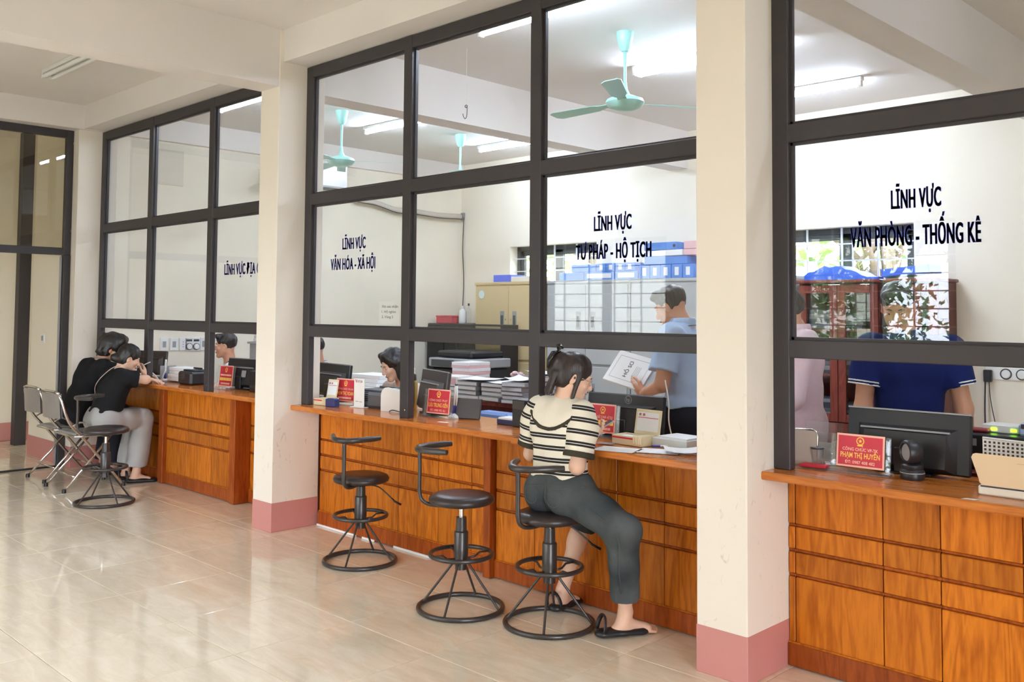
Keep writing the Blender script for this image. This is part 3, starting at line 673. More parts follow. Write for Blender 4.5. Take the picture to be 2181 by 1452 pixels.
# files on top of the cabinets
M_BLUEL = mat('blue_sheet_plastic', (44, 92, 206), rough=.35)
def filebox(label, x, y, z, w, d, h, m, rot=0, label_strip=None, spine=None):
    t = thing('file_box', label, 'file', (x, y, z), math.radians(rot), 'blue and pink file boxes on the cabinets')
    MB().cbox(-w/2, w/2, -d/2, d/2, 0, h, .004).build('body', m, t)
    if label_strip: MB().box(-w/2+.04, w/2-.04, -d/2-.0015, -d/2+.001, h*.2, h*.8).build('spine_label', label_strip, t)
    if spine:
        MB().lathe([(0, 0), (.016, 0), (.016, .002), (0, .002)], 12).build('finger_hole', M_INK, t).matrix_basis = Matrix.Translation((w/2-.03, -d/2-.001, h/2)) @ Matrix.Rotation(math.pi/2, 4, 'X')
    return t
ZT = 1.85
filebox('blue curved file box on the beige cabinet at its left', -7.98, 8.06, ZT, .28, .26, .085, mat('royal_blue_card', (92, 112, 214), rough=.5), 4)
filebox('cream file box with blue end on the beige cabinet', -7.62, 8.06, ZT, .40, .26, .06, mat('cream_card', (228, 222, 210), rough=.6), 0, None, True)
bx = -7.06
filebox('blue file box lying first on the grey cabinet next to the beige one', -6.87, 8.07, ZT, .36, .28, .085, M_CARDB, 0)
filebox('white labelled file box in the lower row on the first grey cabinet', -6.47, 8.07, ZT, .42, .28, .085, M_CARDB, 0, M_PAPER)
filebox('blue file box in the lower row nearest the gap on the first grey cabinet', -6.10, 8.07, ZT, .30, .28, .085, M_CARDB, 0, M_PAPER)
filebox('blue file box on top of the lower row at its left', -6.70, 8.07, ZT+.087, .34, .28, .085, M_CARDB, 3)
for k in range(4):
    filebox('blue labelled file box, %s from the left in the upper row' % ['second', 'third', 'fourth', 'fifth'][k], -6.44+.13*k, 8.07, ZT+.087, .125, .28, .09, M_CARDB, 0, M_PAPER)
for k in range(5):
    filebox('blue labelled file box, %s of five standing on the second grey cabinet' % ['first', 'second', 'third', 'fourth', 'last'][k], -5.86+.135*k, 8.07, ZT, .128, .28, .14, M_CARDB, 0, M_PAPER)
filebox('blue file box lying across the standing files of the second grey cabinet', -5.60, 8.07, ZT+.142, .52, .28, .085, M_CARDB, 2)
filebox('white file box in the tall stack of the second grey cabinet', -5.62, 8.07, ZT+.229, .48, .28, .06, M_PAPER, -2)
filebox('blue file box with a dark hole crowning the tall stack', -5.66, 8.07, ZT+.291, .40, .28, .08, M_CARDB, 1, None, True)
filebox('pink file box upper one at the right of the tall stack', -5.27, 8.07, ZT+.292, .2, .28, .08, M_PINKP, 0)
filebox('pink file box lower one at the right of the tall stack', -5.27, 8.07, ZT+.229, .2, .28, .06, M_PINKP, 0)
filebox('pink file box lying at the right end of the cabinet row', -5.06, 8.07, ZT, .28, .26, .085, M_PINKP, 0)
filebox('small blue file box with dark hole at the right end of the row', -4.89, 8.07, ZT, .06, .26, .09, M_CARDB, 0, None, True)
t = thing('plastic_sheet_roll', 'bright blue crumpled sheet on the left bookcase top', 'sheet', (-3.72, 8.08, 1.80))
b = MB(); n = 14
top = [(-.34+.68*i/n, .02+.10*math.sin(math.pi*min(1, (i+1)/n*1.1))*(1+.15*math.sin(i*2.1))) for i in range(n+1)]
b.prism([(x, 0) for x in (-.34, .34)]+top[::-1], -.16, .14); b.build('sheet', M_BLUEL, t)
t = thing('file_folder', 'bright blue folder leaning flat on the right bookcase top', 'folder', (-3.12, 8.05, 1.80)); b = MB(); b.M = Matrix.Rotation(math.radians(-5), 4, 'Y')
b.cbox(-.22, .18, -.15, .13, .03, .10, .006); b.build('cover', M_BLUEL, t)
# dark red desk with binders
t = thing('office_desk', 'dark mahogany desk loaded with binders behind the middle counter', 'desk', (-5.2, 5.75, 0))
MB().cbox(-6.3, -4.0, 5.42, 6.15, .715, .75, .006).build('desktop', M_WOODD, t, world=True); MB().cbox(-6.25, -4.05, 5.52, 5.54, .56, .715, .004).build('apron', M_WOODD, t, world=True)
for xx in (-6.25, -5.15, -4.1): MB().cbox(xx, xx+.04, 5.5, 6.1, 0, .714, .004).build('leg_panel', M_WOODD, t, world=True)
M_BIND = mat('grey_binder_board', (142, 140, 142), rough=.6, var=.12, vscale=40)
def pile(x, y, z, hs, w, d, label, m, rot=0, grp='grey paper binders piled on the mahogany desk', nm='binder'):
    zz = z
    for k, hgt in enumerate(hs):
        a = rnd.uniform(-7, 7)+rot
        t = thing(nm, label[k] if isinstance(label, list) else label, 'binder' if nm == 'binder' else nm, (x+rnd.uniform(-.012, .012), y+rnd.uniform(-.015, .015), zz), math.radians(a), grp)
        MB().cbox(-w/2, w/2, -d/2, d/2, 0, hgt, .003).build('cover', m, t)
        MB().box(-w/2+.004, w/2-.004, -d/2-.001, d/2-.006, hgt*.18, hgt*.82).build('pages', mat('page_edges', (214, 212, 208), rough=.8, bump=.6, bscale=300), t)
        zz += hgt+.0006
    return zz
def bp(px, py): q = on_y(px, py, 5.58); return q[0]
ordi = ['lowest', 'second lowest', 'middle', 'second highest', 'topmost']
def stacklabels(where, n): return ['grey binder %s in the pile %s' % ((['lowest', 'next to lowest', 'middle', 'next to topmost', 'topmost'] if n == 5 else ['lowest', 'second', 'third', 'topmost'])[k], where) for k in range(n)]
pile(bp(975, 845), 5.6, .751, [.045, .04], .30, .22, ['grey binder lowest under the white carton', 'grey binder just under the white carton'], M_BIND)
z1 = pile(bp(1022, 845), 5.58, .751, [.035, .04, .035, .04], .24, .30, stacklabels('right of the white carton', 4), M_BIND, 4)
z2 = pile(bp(1072, 848), 5.58, .751, [.04, .035, .04, .03], .25, .30, stacklabels('in the middle of the mahogany desk', 4), M_BIND, -5)
z3 = pile(bp(1118, 850), 5.56, .751, [.03, .035, .03, .04, .035], .22, .30, stacklabels('against the second mullion', 5), M_BIND, 8)
t = thing('carton', 'white carton box on two grey binders', 'box', (bp(972, 822)-.02, 5.6, .84), math.radians(-2))
MB().cbox(-.13, .13, -.1, .1, 0, .085, .003).build('body', mat('white_carton', (226, 222, 214), rough=.6), t); MB().box(-.12, -.02, -.1015, -.1, .02, .05).build('print', M_INK, t) if False else None
MB().cbox(.03, .11, -.1015, -.0995, .015, .07, .0005).build('side_print', mat('printed_panel', (214, 170, 176), rough=.6), t)
def sheets(label, x, y, z, w, d, rot, n=3, curl=.012, grp=None, m=None):
    t = thing('paper_sheet', label, 'paper', (x, y, z), math.radians(rot), grp); b = MB(); N = 6
    for i in range(N):
        for j in range(3): pass
    vs = []; 
    for i in range(N+1):
        for j in range(4): vs.append((-w/2+w*i/N, -d/2+d*j/3, .001+curl*((i/N-.5)**2*2+(j/3-.4)**2)))
    fs = [(i*4+j, (i+1)*4+j, (i+1)*4+j+1, i*4+j+1) for i in range(N) for j in range(3)]
    o = len(vs); vs2 = [(x_, y_, z_-.001) for x_, y_, z_ in vs]; fs2 = [tuple(o+k for k in f[::-1]) for f in fs]
    b.add(vs+vs2, fs+fs2); b.build('sheet', m or M_PAPER, t, smooth=True); return t
sheets('white loose papers spread over the binder pile right of the carton', bp(1030, 815), 5.55, z1+.012, .34, .26, 6)
sheets('white loose papers on the middle binder pile', bp(1085, 818), 5.56, z2+.002, .30, .24, -12)
sheets('white loose papers on the binder pile by the second mullion', bp(1122, 812), 5.56, z3+.004, .26, .24, 14, curl=.05)
zz = pile(bp(1092, 806), 5.98, .751, [.05, .05, .05, .045], .30, .25, stacklabels('at the rear of the mahogany desk', 4), M_BIND, 10)
sheets('white crumpled papers on the rear binder pile', bp(1092, 800), 5.98, zz+.002, .3, .22, 25, curl=.07)
# flower-like pink trinket
t = thing('trinket', 'small pink and white ornament between the paper piles', 'ornament', (bp(1043, 812), 5.90, .751)); b = MB().cbox(-.05, .05, -.05, .05, 0, .15, .01); b.build('base', M_WHITE, t)
for k in range(7): MB().ball((rnd.uniform(-.07, .07), rnd.uniform(-.04, .04), .165+rnd.uniform(0, .05)), (.028, .028, .02), 8, 5).build('petal', M_PINKP, t, smooth=True)
q = on_y(1003, 815, 6.6)
t = thing('side_table', 'low dark stand carrying the pink paper stack', 'table', (q[0], 6.6, 0)); MB().cbox(-.2, .2, -.2, .2, .66, .70, .004).build('top', M_WOODD, t)
for sx in (-1, 1):
    for sy in (-1, 1): MB().cbox(sx*.17-.015, sx*.17+.015, sy*.17-.015, sy*.17+.015, 0, .66, .003).build('leg', M_WOODD, t)
zz = .701
NTH = ['lowest', 'second', 'third', 'fourth', 'fifth', 'sixth', 'seventh', 'eighth', 'topmost']
for k in range(9):
    tt = thing('paper_bundle', '%s bundle, %s from below in the pink and white stack' % ('pink' if k % 2 else 'white', NTH[k]), 'bundle', (q[0]+rnd.uniform(-.01, .01), 6.6, zz), math.radians(rnd.uniform(-4, 4)), 'pink and white paper stack')
    MB().cbox(-.13, .13, -.15, .15, 0, .03, .002).build('sheets', M_PINKP if k % 2 else M_PAPER, tt); zz += .0305
# things under / at the back of the desk
q = on_y(1030, 888, 5.0)
t = thing('folder_bag', 'light blue folder bag behind the middle counter', 'bag', (q[0], 5.15, 0)); MB().cbox(-.16, .16, -.06, .06, 0, q[2]+.03, .02).build('body', mat('light_blue_vinyl', (112, 146, 204), rough=.4), t)
# ------------------------------------------------------------------ people: one smooth surface per body / garment
def vec(*a): return np.array(a, float)
def nrm(v): v = np.asarray(v, float); return v/max(1e-9, np.linalg.norm(v))
class Field:
    """smooth union of round cones and ellipsoids, sampled on a grid and skinned"""
    def __init__(s): s.p = []
    def cone(s, a, b, ra, rb, k=.02, clip=None, flat=None, op='u'):
        a = np.asarray(a, float); b = np.asarray(b, float); R = max(ra, rb)+.01
        s.p.append(('c', np.minimum(a, b)-R, np.maximum(a, b)+R, k, op, (a, b, ra, rb, flat), clip)); return s
    def ell(s, c, axes, rad, k=.015, op='u', clip=None):
        c = np.asarray(c, float); R = max(rad)+.005
        s.p.append(('e', c-R, c+R, k, op, (c, np.asarray(axes, float), np.asarray(rad, float)), clip)); return s
    def half(s, p, n, k=.0): s.p.append(('h', None, None, k, 's', (np.asarray(p, float), nrm(n)), None)); return s
    @staticmethod
    def _d(kind, prm, P):
        if kind == 'c':
            a, b, ra, rb, flat = prm; q = P-a; ab = b-a; L = max(1e-9, ab@ab); t = np.clip((q@ab)/L, 0, 1); w = q-t[..., None]*ab
            if flat is not None: n, f = flat; n = np.asarray(n); w = w+((f-1)*(w@n))[..., None]*n
            return np.sqrt((w*w).sum(-1))-(ra+(rb-ra)*t)
        if kind == 'e':
            c, A, r = prm; q = (P-c)@A.T; k0 = np.sqrt(((q/r)**2).sum(-1)); k1 = np.sqrt(((q/(r*r))**2).sum(-1)); return k0*(k0-1)/np.maximum(k1, 1e-6)
        p, n = prm; return (P-p)@n
    def sample(s, lo, hi, h, disp=None):
        n = np.maximum(4, np.ceil((hi-lo)/h).astype(int)+1); D = np.full(n, .2, np.float32)
        ax = [lo[i]+h*np.arange(n[i]) for i in range(3)]
        for kind, a, b, k, op, prm, clip in s.p:
            if a is None: i0 = np.zeros(3, int); i1 = n.copy()
            else:
                m = k*1.2+2*h; i0 = np.clip(np.floor((a-m-lo)/h).astype(int), 0, n); i1 = np.clip(np.ceil((b+m-lo)/h).astype(int)+1, 0, n)
            if (i1 <= i0).any(): continue
            G = np.stack(np.meshgrid(*[ax[i][i0[i]:i1[i]] for i in range(3)], indexing='ij'), -1); d = s._d(kind, prm, G)
            if clip is not None:
                for cp, cn in clip: d = np.maximum(d, (G-np.asarray(cp))@nrm(cn))
            sl = tuple(slice(i0[i], i1[i]) for i in range(3)); o = D[sl]
            if op == 'u':
                if k > 0: hh = np.clip(.5+.5*(o-d)/k, 0, 1); D[sl] = o+(d-o)*hh-k*hh*(1-hh)
                else: D[sl] = np.minimum(o, d)
            else:
                d = -d if kind != 'h' else d
                if k > 0: hh = np.clip(.5-.5*(o-d)/k, 0, 1); D[sl] = o+(d-o)*hh+k*hh*(1-hh)
                else: D[sl] = np.maximum(o, d)
        if disp is not None:
            G = np.stack(np.meshgrid(*ax, indexing='ij'), -1); near = np.abs(D) < .03
            D[near] += disp(G[near]).astype(np.float32)
        D[0] = D[-1] = np.maximum(D[0], .01); D[:, 0] = np.maximum(D[:, 0], .01); D[:, -1] = np.maximum(D[:, -1], .01); D[:, :, 0] = np.maximum(D[:, :, 0], .01); D[:, :, -1] = np.maximum(D[:, :, -1], .01); D[0] = np.maximum(D[0], .01); D[-1] = np.maximum(D[-1], .01)
        return D
    def bounds(s):
        u = [p for p in s.p if p[1] is not None and p[4] == 'u']
        return np.min([p[1] for p in u], 0)-.02, np.max([p[2] for p in u], 0)+.02
    def skin(s, h, disp=None, box=None):
        lo, hi = box if box is not None else s.bounds()
        return nets(s.sample(lo, hi, h, disp), lo, h)
def nets(D, lo, h):
    S = D < 0; nx, ny, nz = D.shape
    sh = [(i, j, k) for i in (0, 1) for j in (0, 1) for k in (0, 1)]
    cut = lambda A, o: A[o[0]:nx-1+o[0], o[1]:ny-1+o[1], o[2]:nz-1+o[2]]
    cnt = np.zeros((nx-1, ny-1, nz-1), np.uint8)
    for o in sh: cnt += cut(S, o)
    act = (cnt > 0) & (cnt < 8); ii = np.argwhere(act); idx = np.full(act.shape, -1, np.int64); idx[act] = np.arange(len(ii))
    V = np.stack([D[ii[:, 0]+o[0], ii[:, 1]+o[1], ii[:, 2]+o[2]] for o in sh], 1).astype(np.float64)
    acc = np.zeros((len(ii), 3)); c = np.zeros(len(ii))
    for a in range(8):
        for b in range(a+1, 8):
            if sum(abs(sh[a][k]-sh[b][k]) for k in range(3)) != 1: continue
            m = (V[:, a] < 0) != (V[:, b] < 0); t = np.where(m, V[:, a]/np.where(V[:, a] == V[:, b], 1, V[:, a]-V[:, b]), 0)
            p = np.asarray(sh[a], float)+t[:, None]*(np.asarray(sh[b], float)-np.asarray(sh[a], float)); acc += p*m[:, None]; c += m
    P = lo+h*(ii+acc/np.maximum(c, 1)[:, None]); F = []
    for ax in range(3):
        o = [0, 0, 0]; o[ax] = 1; A = S[:nx-o[0], :ny-o[1], :nz-o[2]]; B = S[o[0]:, o[1]:, o[2]:]
        e = np.argwhere(A != B); u, v = (ax+1) % 3, (ax+2) % 3
        lim = np.array(act.shape); e = e[(e[:, u] > 0) & (e[:, v] > 0) & (e[:, u] < lim[u]) & (e[:, v] < lim[v])]
        if not len(e): continue
        q = []
        for du, dv in ((-1, -1), (0, -1), (0, 0), (-1, 0)):
            g = e.copy(); g[:, u] += du; g[:, v] += dv; q.append(idx[g[:, 0], g[:, 1], g[:, 2]])
        q = np.stack(q, 1); flip = ~A[e[:, 0], e[:, 1], e[:, 2]]; q[flip] = q[flip][:, ::-1]; F.append(q)
    F = np.concatenate(F); F = F[(F >= 0).all(1)]
    return P, F
def mesh_from(name, P, F, m, parent, attr=None):
    I = np.array(wmat(parent).inverted()); Q = P@I[:3, :3].T+I[:3, 3]
    me = bpy.data.meshes.new(name); me.vertices.add(len(Q)); me.vertices.foreach_set('co', Q.astype(np.float32).ravel())
    me.loops.add(F.size); me.loops.foreach_set('vertex_index', F.astype(np.int32).ravel()); me.polygons.add(len(F))
    me.polygons.foreach_set('loop_start', np.arange(0, F.size, 4, dtype=np.int32)); me.polygons.foreach_set('loop_total', np.full(len(F), 4, np.int32))
    me.update(calc_edges=True); me.shade_smooth(); me.materials.append(m)
    if attr is not None:
        for an, av in attr.items(): a = me.attributes.new(an, 'FLOAT', 'POINT'); a.data.foreach_set('value', av.astype(np.float32))
    o = bpy.data.objects.new(name, me); COL.objects.link(o); o.parent = parent
    return o
def folds(amp, seed, f=38, stretch=(1, 1, .45)):
    r = np.random.RandomState(seed); ks = r.randn(7, 3)*f*np.array(stretch); ph = r.rand(7)*6.28
    def fn(P):
        w = P+.02*np.sin(P[:, [1, 2, 0]]*17+seed); v = 0
        for k, p in zip(ks, ph): v = v+np.sin(w@k+p)
        return amp*v/2.2
    return fn
def frame(f, up=(0, 0, 1), roll=0):
    f = nrm(f); r = nrm(np.cross(f, up)); u = np.cross(r, f)
    if roll: r, u = r*math.cos(roll)+u*math.sin(roll), -r*math.sin(roll)+u*math.cos(roll)
    return r, f, u                                 # right-hand side of the head, facing, crown

M_SKINF = mat('skin_fair', (226, 184, 158), rough=.5); M_SKINT = mat('skin_tan', (204, 152, 122), rough=.5)
for m_ in (M_SKINF, M_SKINT):
    p_ = m_.node_tree.nodes['Principled BSDF']; p_.inputs['Subsurface Weight'].default_value = .12; p_.inputs['Subsurface Radius'].default_value = (.012, .005, .003)
def hair_mat(name, c):
    m = mat(name, c, rough=.38, spec=.5); n = m.node_tree; p = n.nodes['Principled BSDF']
    t = n.nodes.new('ShaderNodeTexCoord'); mp = n.nodes.new('ShaderNodeMapping'); mp.inputs['Scale'].default_value = (240, 240, 22)
    z = n.nodes.new('ShaderNodeTexNoise'); z.inputs['Scale'].default_value = 1; z.inputs['Distortion'].default_value = .4; b = n.nodes.new('ShaderNodeBump'); b.inputs['Strength'].default_value = .6; b.inputs['Distance'].default_value = .003
    n.links.new(t.outputs['Object'], mp.inputs[0]); n.links.new(mp.outputs[0], z.inputs['Vector']); n.links.new(z.outputs['Fac'], b.inputs['Height']); n.links.new(b.outputs[0], p.inputs['Normal'])
    return m
M_HAIR = hair_mat('black_hair', (34, 29, 28)); M_HAIRB = hair_mat('dark_brown_hair', (44, 34, 31))
def cloth(name, c, var=.05, bump=.35, bs=900, rough=.85): return mat(name, c, rough=rough, bump=bump, bscale=bs, var=var, vscale=14, spec=.2)
M_EYE = mat('eye_white', (232, 226, 220), rough=.2); M_IRIS = mat('dark_iris', (36, 26, 22), rough=.15); M_LIP = mat('lip_rose', (190, 112, 104), rough=.4); M_BROW = mat('brow_hair', (44, 36, 34), rough=.7)

def add_head(B, H, fr, sc_=1.0, nb=None, ears=True):
    r, f, u = fr; A = np.stack(fr); L = lambda x, y, z: H+sc_*(r*x+f*y+u*z); S = lambda *v: [sc_*q for q in v]
    B.ell(L(0, -.012, .032), A, S(.073, .091, .083), 0)
    B.ell(L(0, .026, -.03), A, S(.061, .068, .082), .03)
    for s in (-1, 1): B.cone(L(s*.052, .0, -.055), L(s*.014, .066, -.098), sc_*.020, sc_*.019, .02)
    B.cone(L(-.012, .071, -.10), L(.012, .071, -.10), sc_*.020, sc_*.020, .015)
    for s in (-1, 1): B.ell(L(s*.036, .066, -.028), A, S(.020, .02, .018), .02)          # cheek
    B.cone(L(-.03, .081, .020), L(.03, .081, .020), sc_*.010, sc_*.010, .012)             # brow ridge
    for s in (-1, 1): B.ell(L(s*.031, .098, .001), A, S(.018, .018, .012), .010, op='s')   # eye hollow
    B.cone(L(0, .088, .004), L(0, .108, -.034), sc_*.0085, sc_*.0125, .008)               # nose
    for s in (-1, 1): B.ell(L(s*.012, .097, -.037), A, S(.009, .010, .008), .005)
    B.ell(L(0, .089, -.064), A, S(.021, .009, .006), .004); B.ell(L(0, .087, -.074), A, S(.018, .009, .007), .004)
    if ears:
        for s in (-1, 1):
            B.ell(L(s*.075, -.006, -.012), np.stack([nrm(r*s-f*.5), nrm(f+r*s*.5), u]), S(.009, .020, .031), .006)
            B.ell(L(s*.085, .002, -.008), A, S(.008, .009, .016), .004, op='s')
    if nb is not None: B.cone(L(0, -.022, -.05), nb, sc_*.053, sc_*.060, .03)
def face_parts(t, H, fr, sc_, eyes=True, lids=0.5, lips=True, skin=None):
    r, f, u = fr; L = lambda x, y, z: H+sc_*(r*x+f*y+u*z); R3 = Matrix(((r[0], f[0], u[0]), (r[1], f[1], u[1]), (r[2], f[2], u[2])))
    def put(b, n, m, sm=True):
        b.v = [tuple(np.array(H)+sc_*(r*v[0]+f*v[1]+u*v[2])) for v in b.v]; return b.build(n, m, t, smooth=sm, world=True)
    if eyes:
        for s in (-1, 1):
            e = put(MB().ball((s*.031, .0775, .0), .0115, 14, 10), 'eye', M_EYE); put(MB().ball((s*.031, .0868, -.003), (.0052, .0026, .0052), 10, 6), 'iris', M_IRIS)
            if lids: put(MB().ball((s*.031, .0785, .0035), (.0135, .0118, .009), 14, 8), 'eyelid', skin)
            put(MB().tube([(s*.014, .0925, .018), (s*.028, .0935, .0235), (s*.046, .085, .019)], [.0022, .0030, .0014], 6), 'eyebrow', M_BROW)
    if lips: put(MB().tube([(-.021, .0895, -.068), (-.010, .0965, -.0665), (0, .0975, -.068), (.010, .0965, -.0665), (.021, .0895, -.068)], [.0018, .0042, .0046, .0042, .0018], 8), 'mouth', M_LIP)
def add_hand(B, W, d, n, t, curl=.5, sc_=1.0, spread=.06, thumb=.5, fore=None):
    """W wrist, d to the fingertips, n out of the palm, t towards the thumb"""
    d = nrm(d); n = nrm(np.asarray(n)-d*(np.asarray(n)@d)); t0 = np.cross(d, n); t = t0 if t0@np.asarray(t) > 0 else -t0; q = sc_
    if fore is not None: B.cone(fore, W, .036*q, .0255*q, .01)
    B.cone(W, W+d*.05*q, .0245*q, .026*q, .01, flat=(n, 1.5)); 
    for o, l in ((.030, .082), (.010, .085), (-.010, .083), (-.029, .076)): B.cone(W+d*.03*q+t*o*.6*q, W+d*l*q+t*o*q, .0145*q, .0125*q, .012, flat=(n, 1.15))
    for o, l, ln, rr in ((.031, .086, (.040, .026, .020), .0088), (.0105, .090, (.044, .029, .021), .0090), (-.0105, .087, (.041, .027, .021), .0087), (-.031, .078, (.032, .021, .018), .0078)):
        p = W+d*l*q+t*o*q; dd = nrm(d+t*o*spread/.03); a = 0
        for i in range(3):
            a += curl*(.75, .95, .6)[i]; v = nrm(dd*math.cos(a)+n*math.sin(a)); e = p+v*ln[i]*q
            B.cone(p, e, rr*q*(1-.07*i), rr*q*(.94-.08*i), .003); p = e
    p = W+d*.022*q+t*.018*q+n*.006*q; v = nrm(d*.62+t*.75+n*.25); e = p+v*.042*q; B.cone(p, e, .0155*q, .0115*q, .012)
    v = nrm(d*.85+t*.35*(1-thumb)+n*thumb*.7); e2 = e+v*.032*q; B.cone(e, e2, .0108*q, .0098*q, .003); v = nrm(d+n*thumb*.7); B.cone(e2, e2+v*.024*q, .0096*q, .0080*q, .003)
def add_foot(B, A, h, toe, sc_=1.0, bare=True):
    """ankle, heel on the ground, toe direction"""
    d = nrm(vec(toe[0]-h[0], toe[1]-h[1], 0)); s = np.cross(d, (0, 0, 1)); q = sc_
    H = np.array([h[0], h[1], .026]); B.cone(A, H+d*.03*q+vec(0, 0, .025), .034*q, .034*q, .02); B.cone(H, H+d*.05*q, .028*q, .03*q, .015)
    B.cone(H+d*.05*q+vec(0, 0, .03), H+d*.17*q-vec(0, 0, .006), .034*q, .020*q, .02); B.cone(H+d*.15*q-s*.02*q, H+d*.165*q+s*.022*q, .02*q, .017*q, .02)
    for i, (o, l, r) in enumerate(((-.030, .062, .0125), (-.010, .060, .0095), (.006, .052, .009), (.020, .044, .0085), (.033, .034, .008))):
        B.cone(H+d*.165*q+s*o*q-vec(0, 0, .01), H+d*(.165+l)*q+s*o*1.1*q-vec(0, 0, .015), r*q, r*.9*q, .004)
def skin_mesh(t, name, B, h, m, fine=()):
    """coarse skin everywhere, finer inside the given boxes (head, hands)"""
    P, F = B.skin(h); Ps = []; Fs = []
    ce = P[F].mean(1); keep = np.ones(len(F), bool)
    for lo, hi, hf in fine: keep &= ~((ce > lo+.8*h).all(1) & (ce < hi-.8*h).all(1))
    Ps.append(P); Fs.append(F[keep]); off = len(P)
    for lo, hi, hf in fine:
        p, f = B.skin(hf, box=(lo, hi)); c = p[f].mean(1); k = ((c > lo+2.2*hf) & (c < hi-2.2*hf)).all(1); Ps.append(p); Fs.append(f[k]+off); off += len(p)
    P = np.concatenate(Ps); F = np.concatenate(Fs); used = np.zeros(len(P), bool); used[F.ravel()] = True; re = np.cumsum(used)-1
    return mesh_from(name, P[used], re[F], m, t)

def torso(B, J, g=0.0, k=.05, hips=True, w=1.0):
    """trunk from joints; g = how far outside the body (for clothing)"""
    sl, sr = J['sl'], J['sr']; hl, hr = J['hl'], J['hr']; sm = (sl+sr)/2; hm = (hl+hr)/2; up = nrm(sm-hm); lat = nrm(sr-sl); fw = nrm(np.cross(up, lat))
    wm = hm*.55+sm*.45+J.get('belly', 0)*fw*.02; cm = hm*.22+sm*.78
    if hips: B.cone(hl, hr, .098*w+g, .098*w+g, k, flat=(fw, 1.05))
    for s in (-1, 1):
        B.cone(hm+lat*s*.052*w+up*.03, wm+lat*s*.042*w, .088*w+g, .082*w+g, k); B.cone(wm+lat*s*.042*w, cm+lat*s*.065*w-up*.02, .082*w+g, .086*w+g, k, flat=(fw, 1.05))
    B.cone(cm-lat*.07*w, cm+lat*.07*w, .082*w+g, .082*w+g, k)
    B.cone(sl*.8+sr*.2-up*.03, sr*.8+sl*.2-up*.03, .058*w+g, .058*w+g, k)
    nb = J['nb']
    for s in (sl, sr): B.cone(nb-up*.015, s*.85+sm*.15+up*.005, .040*w+g*.6, .042*w+g*.8, k*.8)
    return up, lat, fw, wm
def limbs(B, J, arms='lr', legs='lr', g=0.0, k=.03, w=1.0):
    for s in arms: B.cone(J['s'+s], J['e'+s], .050*w+g, .040*w+g, k); B.cone(J['e'+s], J['w'+s], .040*w+g, .0265*w+g, k*.6)
    for s in legs:
        B.cone(J['h'+s], J['k'+s], .084*w+g, .056*w+g, .04); d = J['a'+s]-J['k'+s]; B.cone(J['k'+s], J['k'+s]+d*.4, .053*w+g, .052*w+g, .02); B.cone(J['k'+s]+d*.35, J['a'+s], .052*w+g, .034*w+g, .02)
def sleeve(G, J, s, frac, r0, r1, k=.03, fore=0.0, rw=.04):
    a, e, w_ = J['s'+s], J['e'+s], J['w'+s]
    if frac < 1: end = a+(e-a)*frac; G.cone(a, end+(e-a)*.1, r0, r1, k, clip=[(end, e-a)])
    else:
        G.cone(a, e, r0, r1, k)
        if fore > 0: end = e+(w_-e)*fore; G.cone(e, end+(w_-e)*.1, r1, rw, k, clip=[(end, w_-e)])
def trouser(G, J, s, r0, rk, ra, frac, k=.035):
    h, kn, an = J['h'+s], J['k'+s], J['a'+s]; G.cone(h, kn, r0, rk, k)
    end = kn+(an-kn)*frac; G.cone(kn, end+(an-kn)*.12, rk, ra, k*.7, clip=[(end, an-kn)])
def hair_cap(G, H, fr, sc_, thick=.013, front=.0, low=-.03):
    """hair hugging the skull, cut away from the face"""
    r, f, u = fr; A = np.stack(fr); L = lambda x, y, z: H+sc_*(r*x+f*y+u*z)
    G.ell(L(0, -.014, .036), A, [sc_*(.073+thick), sc_*(.091+thick), sc_*(.083+thick)], 0)
    G.ell(L(0, -.035, -.02), A, [sc_*(.066+thick), sc_*(.06+thick), sc_*.075], .02)
    return A, L, lambda *v: [sc_*q for q in v]
def person(label, base): return thing('person', label, 'person', base)
BOX = lambda c, r: (np.asarray(c)-r, np.asarray(c)+r)
# ------------------------------------------------------------------ the people in the room
def shoes(t, J, feet, m):
    for s in ('l', 'r'):
        if s not in feet: continue
        h, toe = feet[s]; d = nrm(vec(toe[0]-h[0], toe[1]-h[1], 0)); G = Field(); H = vec(h[0], h[1], .04)
        G.cone(H, H+d*.06, .042, .04, 0); G.cone(H+d*.05, H+d*.2-vec(0, 0, .008), .044, .034, .02); G.half((0, 0, .002), (0, 0, -1))
        P, F = G.skin(.007); mesh_from('shoe', P, F, m, t)

# --- woman in the striped top on the third stool
t = w1 = person('woman in striped cream top and dark jeans sitting on a stool, looking at a phone', (-3.06, 3.42, 0))
J = dict(hl=vec(-3.115, 3.425, .632), hr=vec(-2.955, 3.425, .632), sl=vec(-3.185, 3.435, 1.015), sr=vec(-2.898, 3.447, 1.012), nb=vec(-3.038, 3.464, 1.062),
         el=vec(-3.23, 3.43, .79), er=vec(-2.895, 3.39, .77), wl=vec(-3.04, 3.58, .87), wr=vec(-2.952, 3.525, .848),
         kl=vec(-3.055, 3.645, .50), kr=vec(-2.645, 3.415, .515), al=vec(-3.165, 3.60, .10), ar=vec(-2.715, 3.53, .105))
H = vec(-3.008, 3.495, 1.185); fr = frame((.66, .66, -.36)); hs = .90
B = Field(); torso(B, J, 0, w=.92); limbs(B, J, w=.90); add_head(B, H, fr, hs, J['nb'])
hd = nrm(vec(-.02, .9, .35)); add_hand(B, J['wr'], hd, nrm(vec(-.75, -.1, .55)), vec(0, -.4, 1), .75, .92)
add_hand(B, J['wl'], nrm(vec(.75, .55, .25)), nrm(vec(.3, -.2, .9)), vec(-.2, .9, .1), .6, .92)
add_foot(B, J['ar'], (-2.735, 3.485), (-2.635, 3.70), .95); add_foot(B, J['al'], (-3.165, 3.56), (-3.19, 3.74), .92)
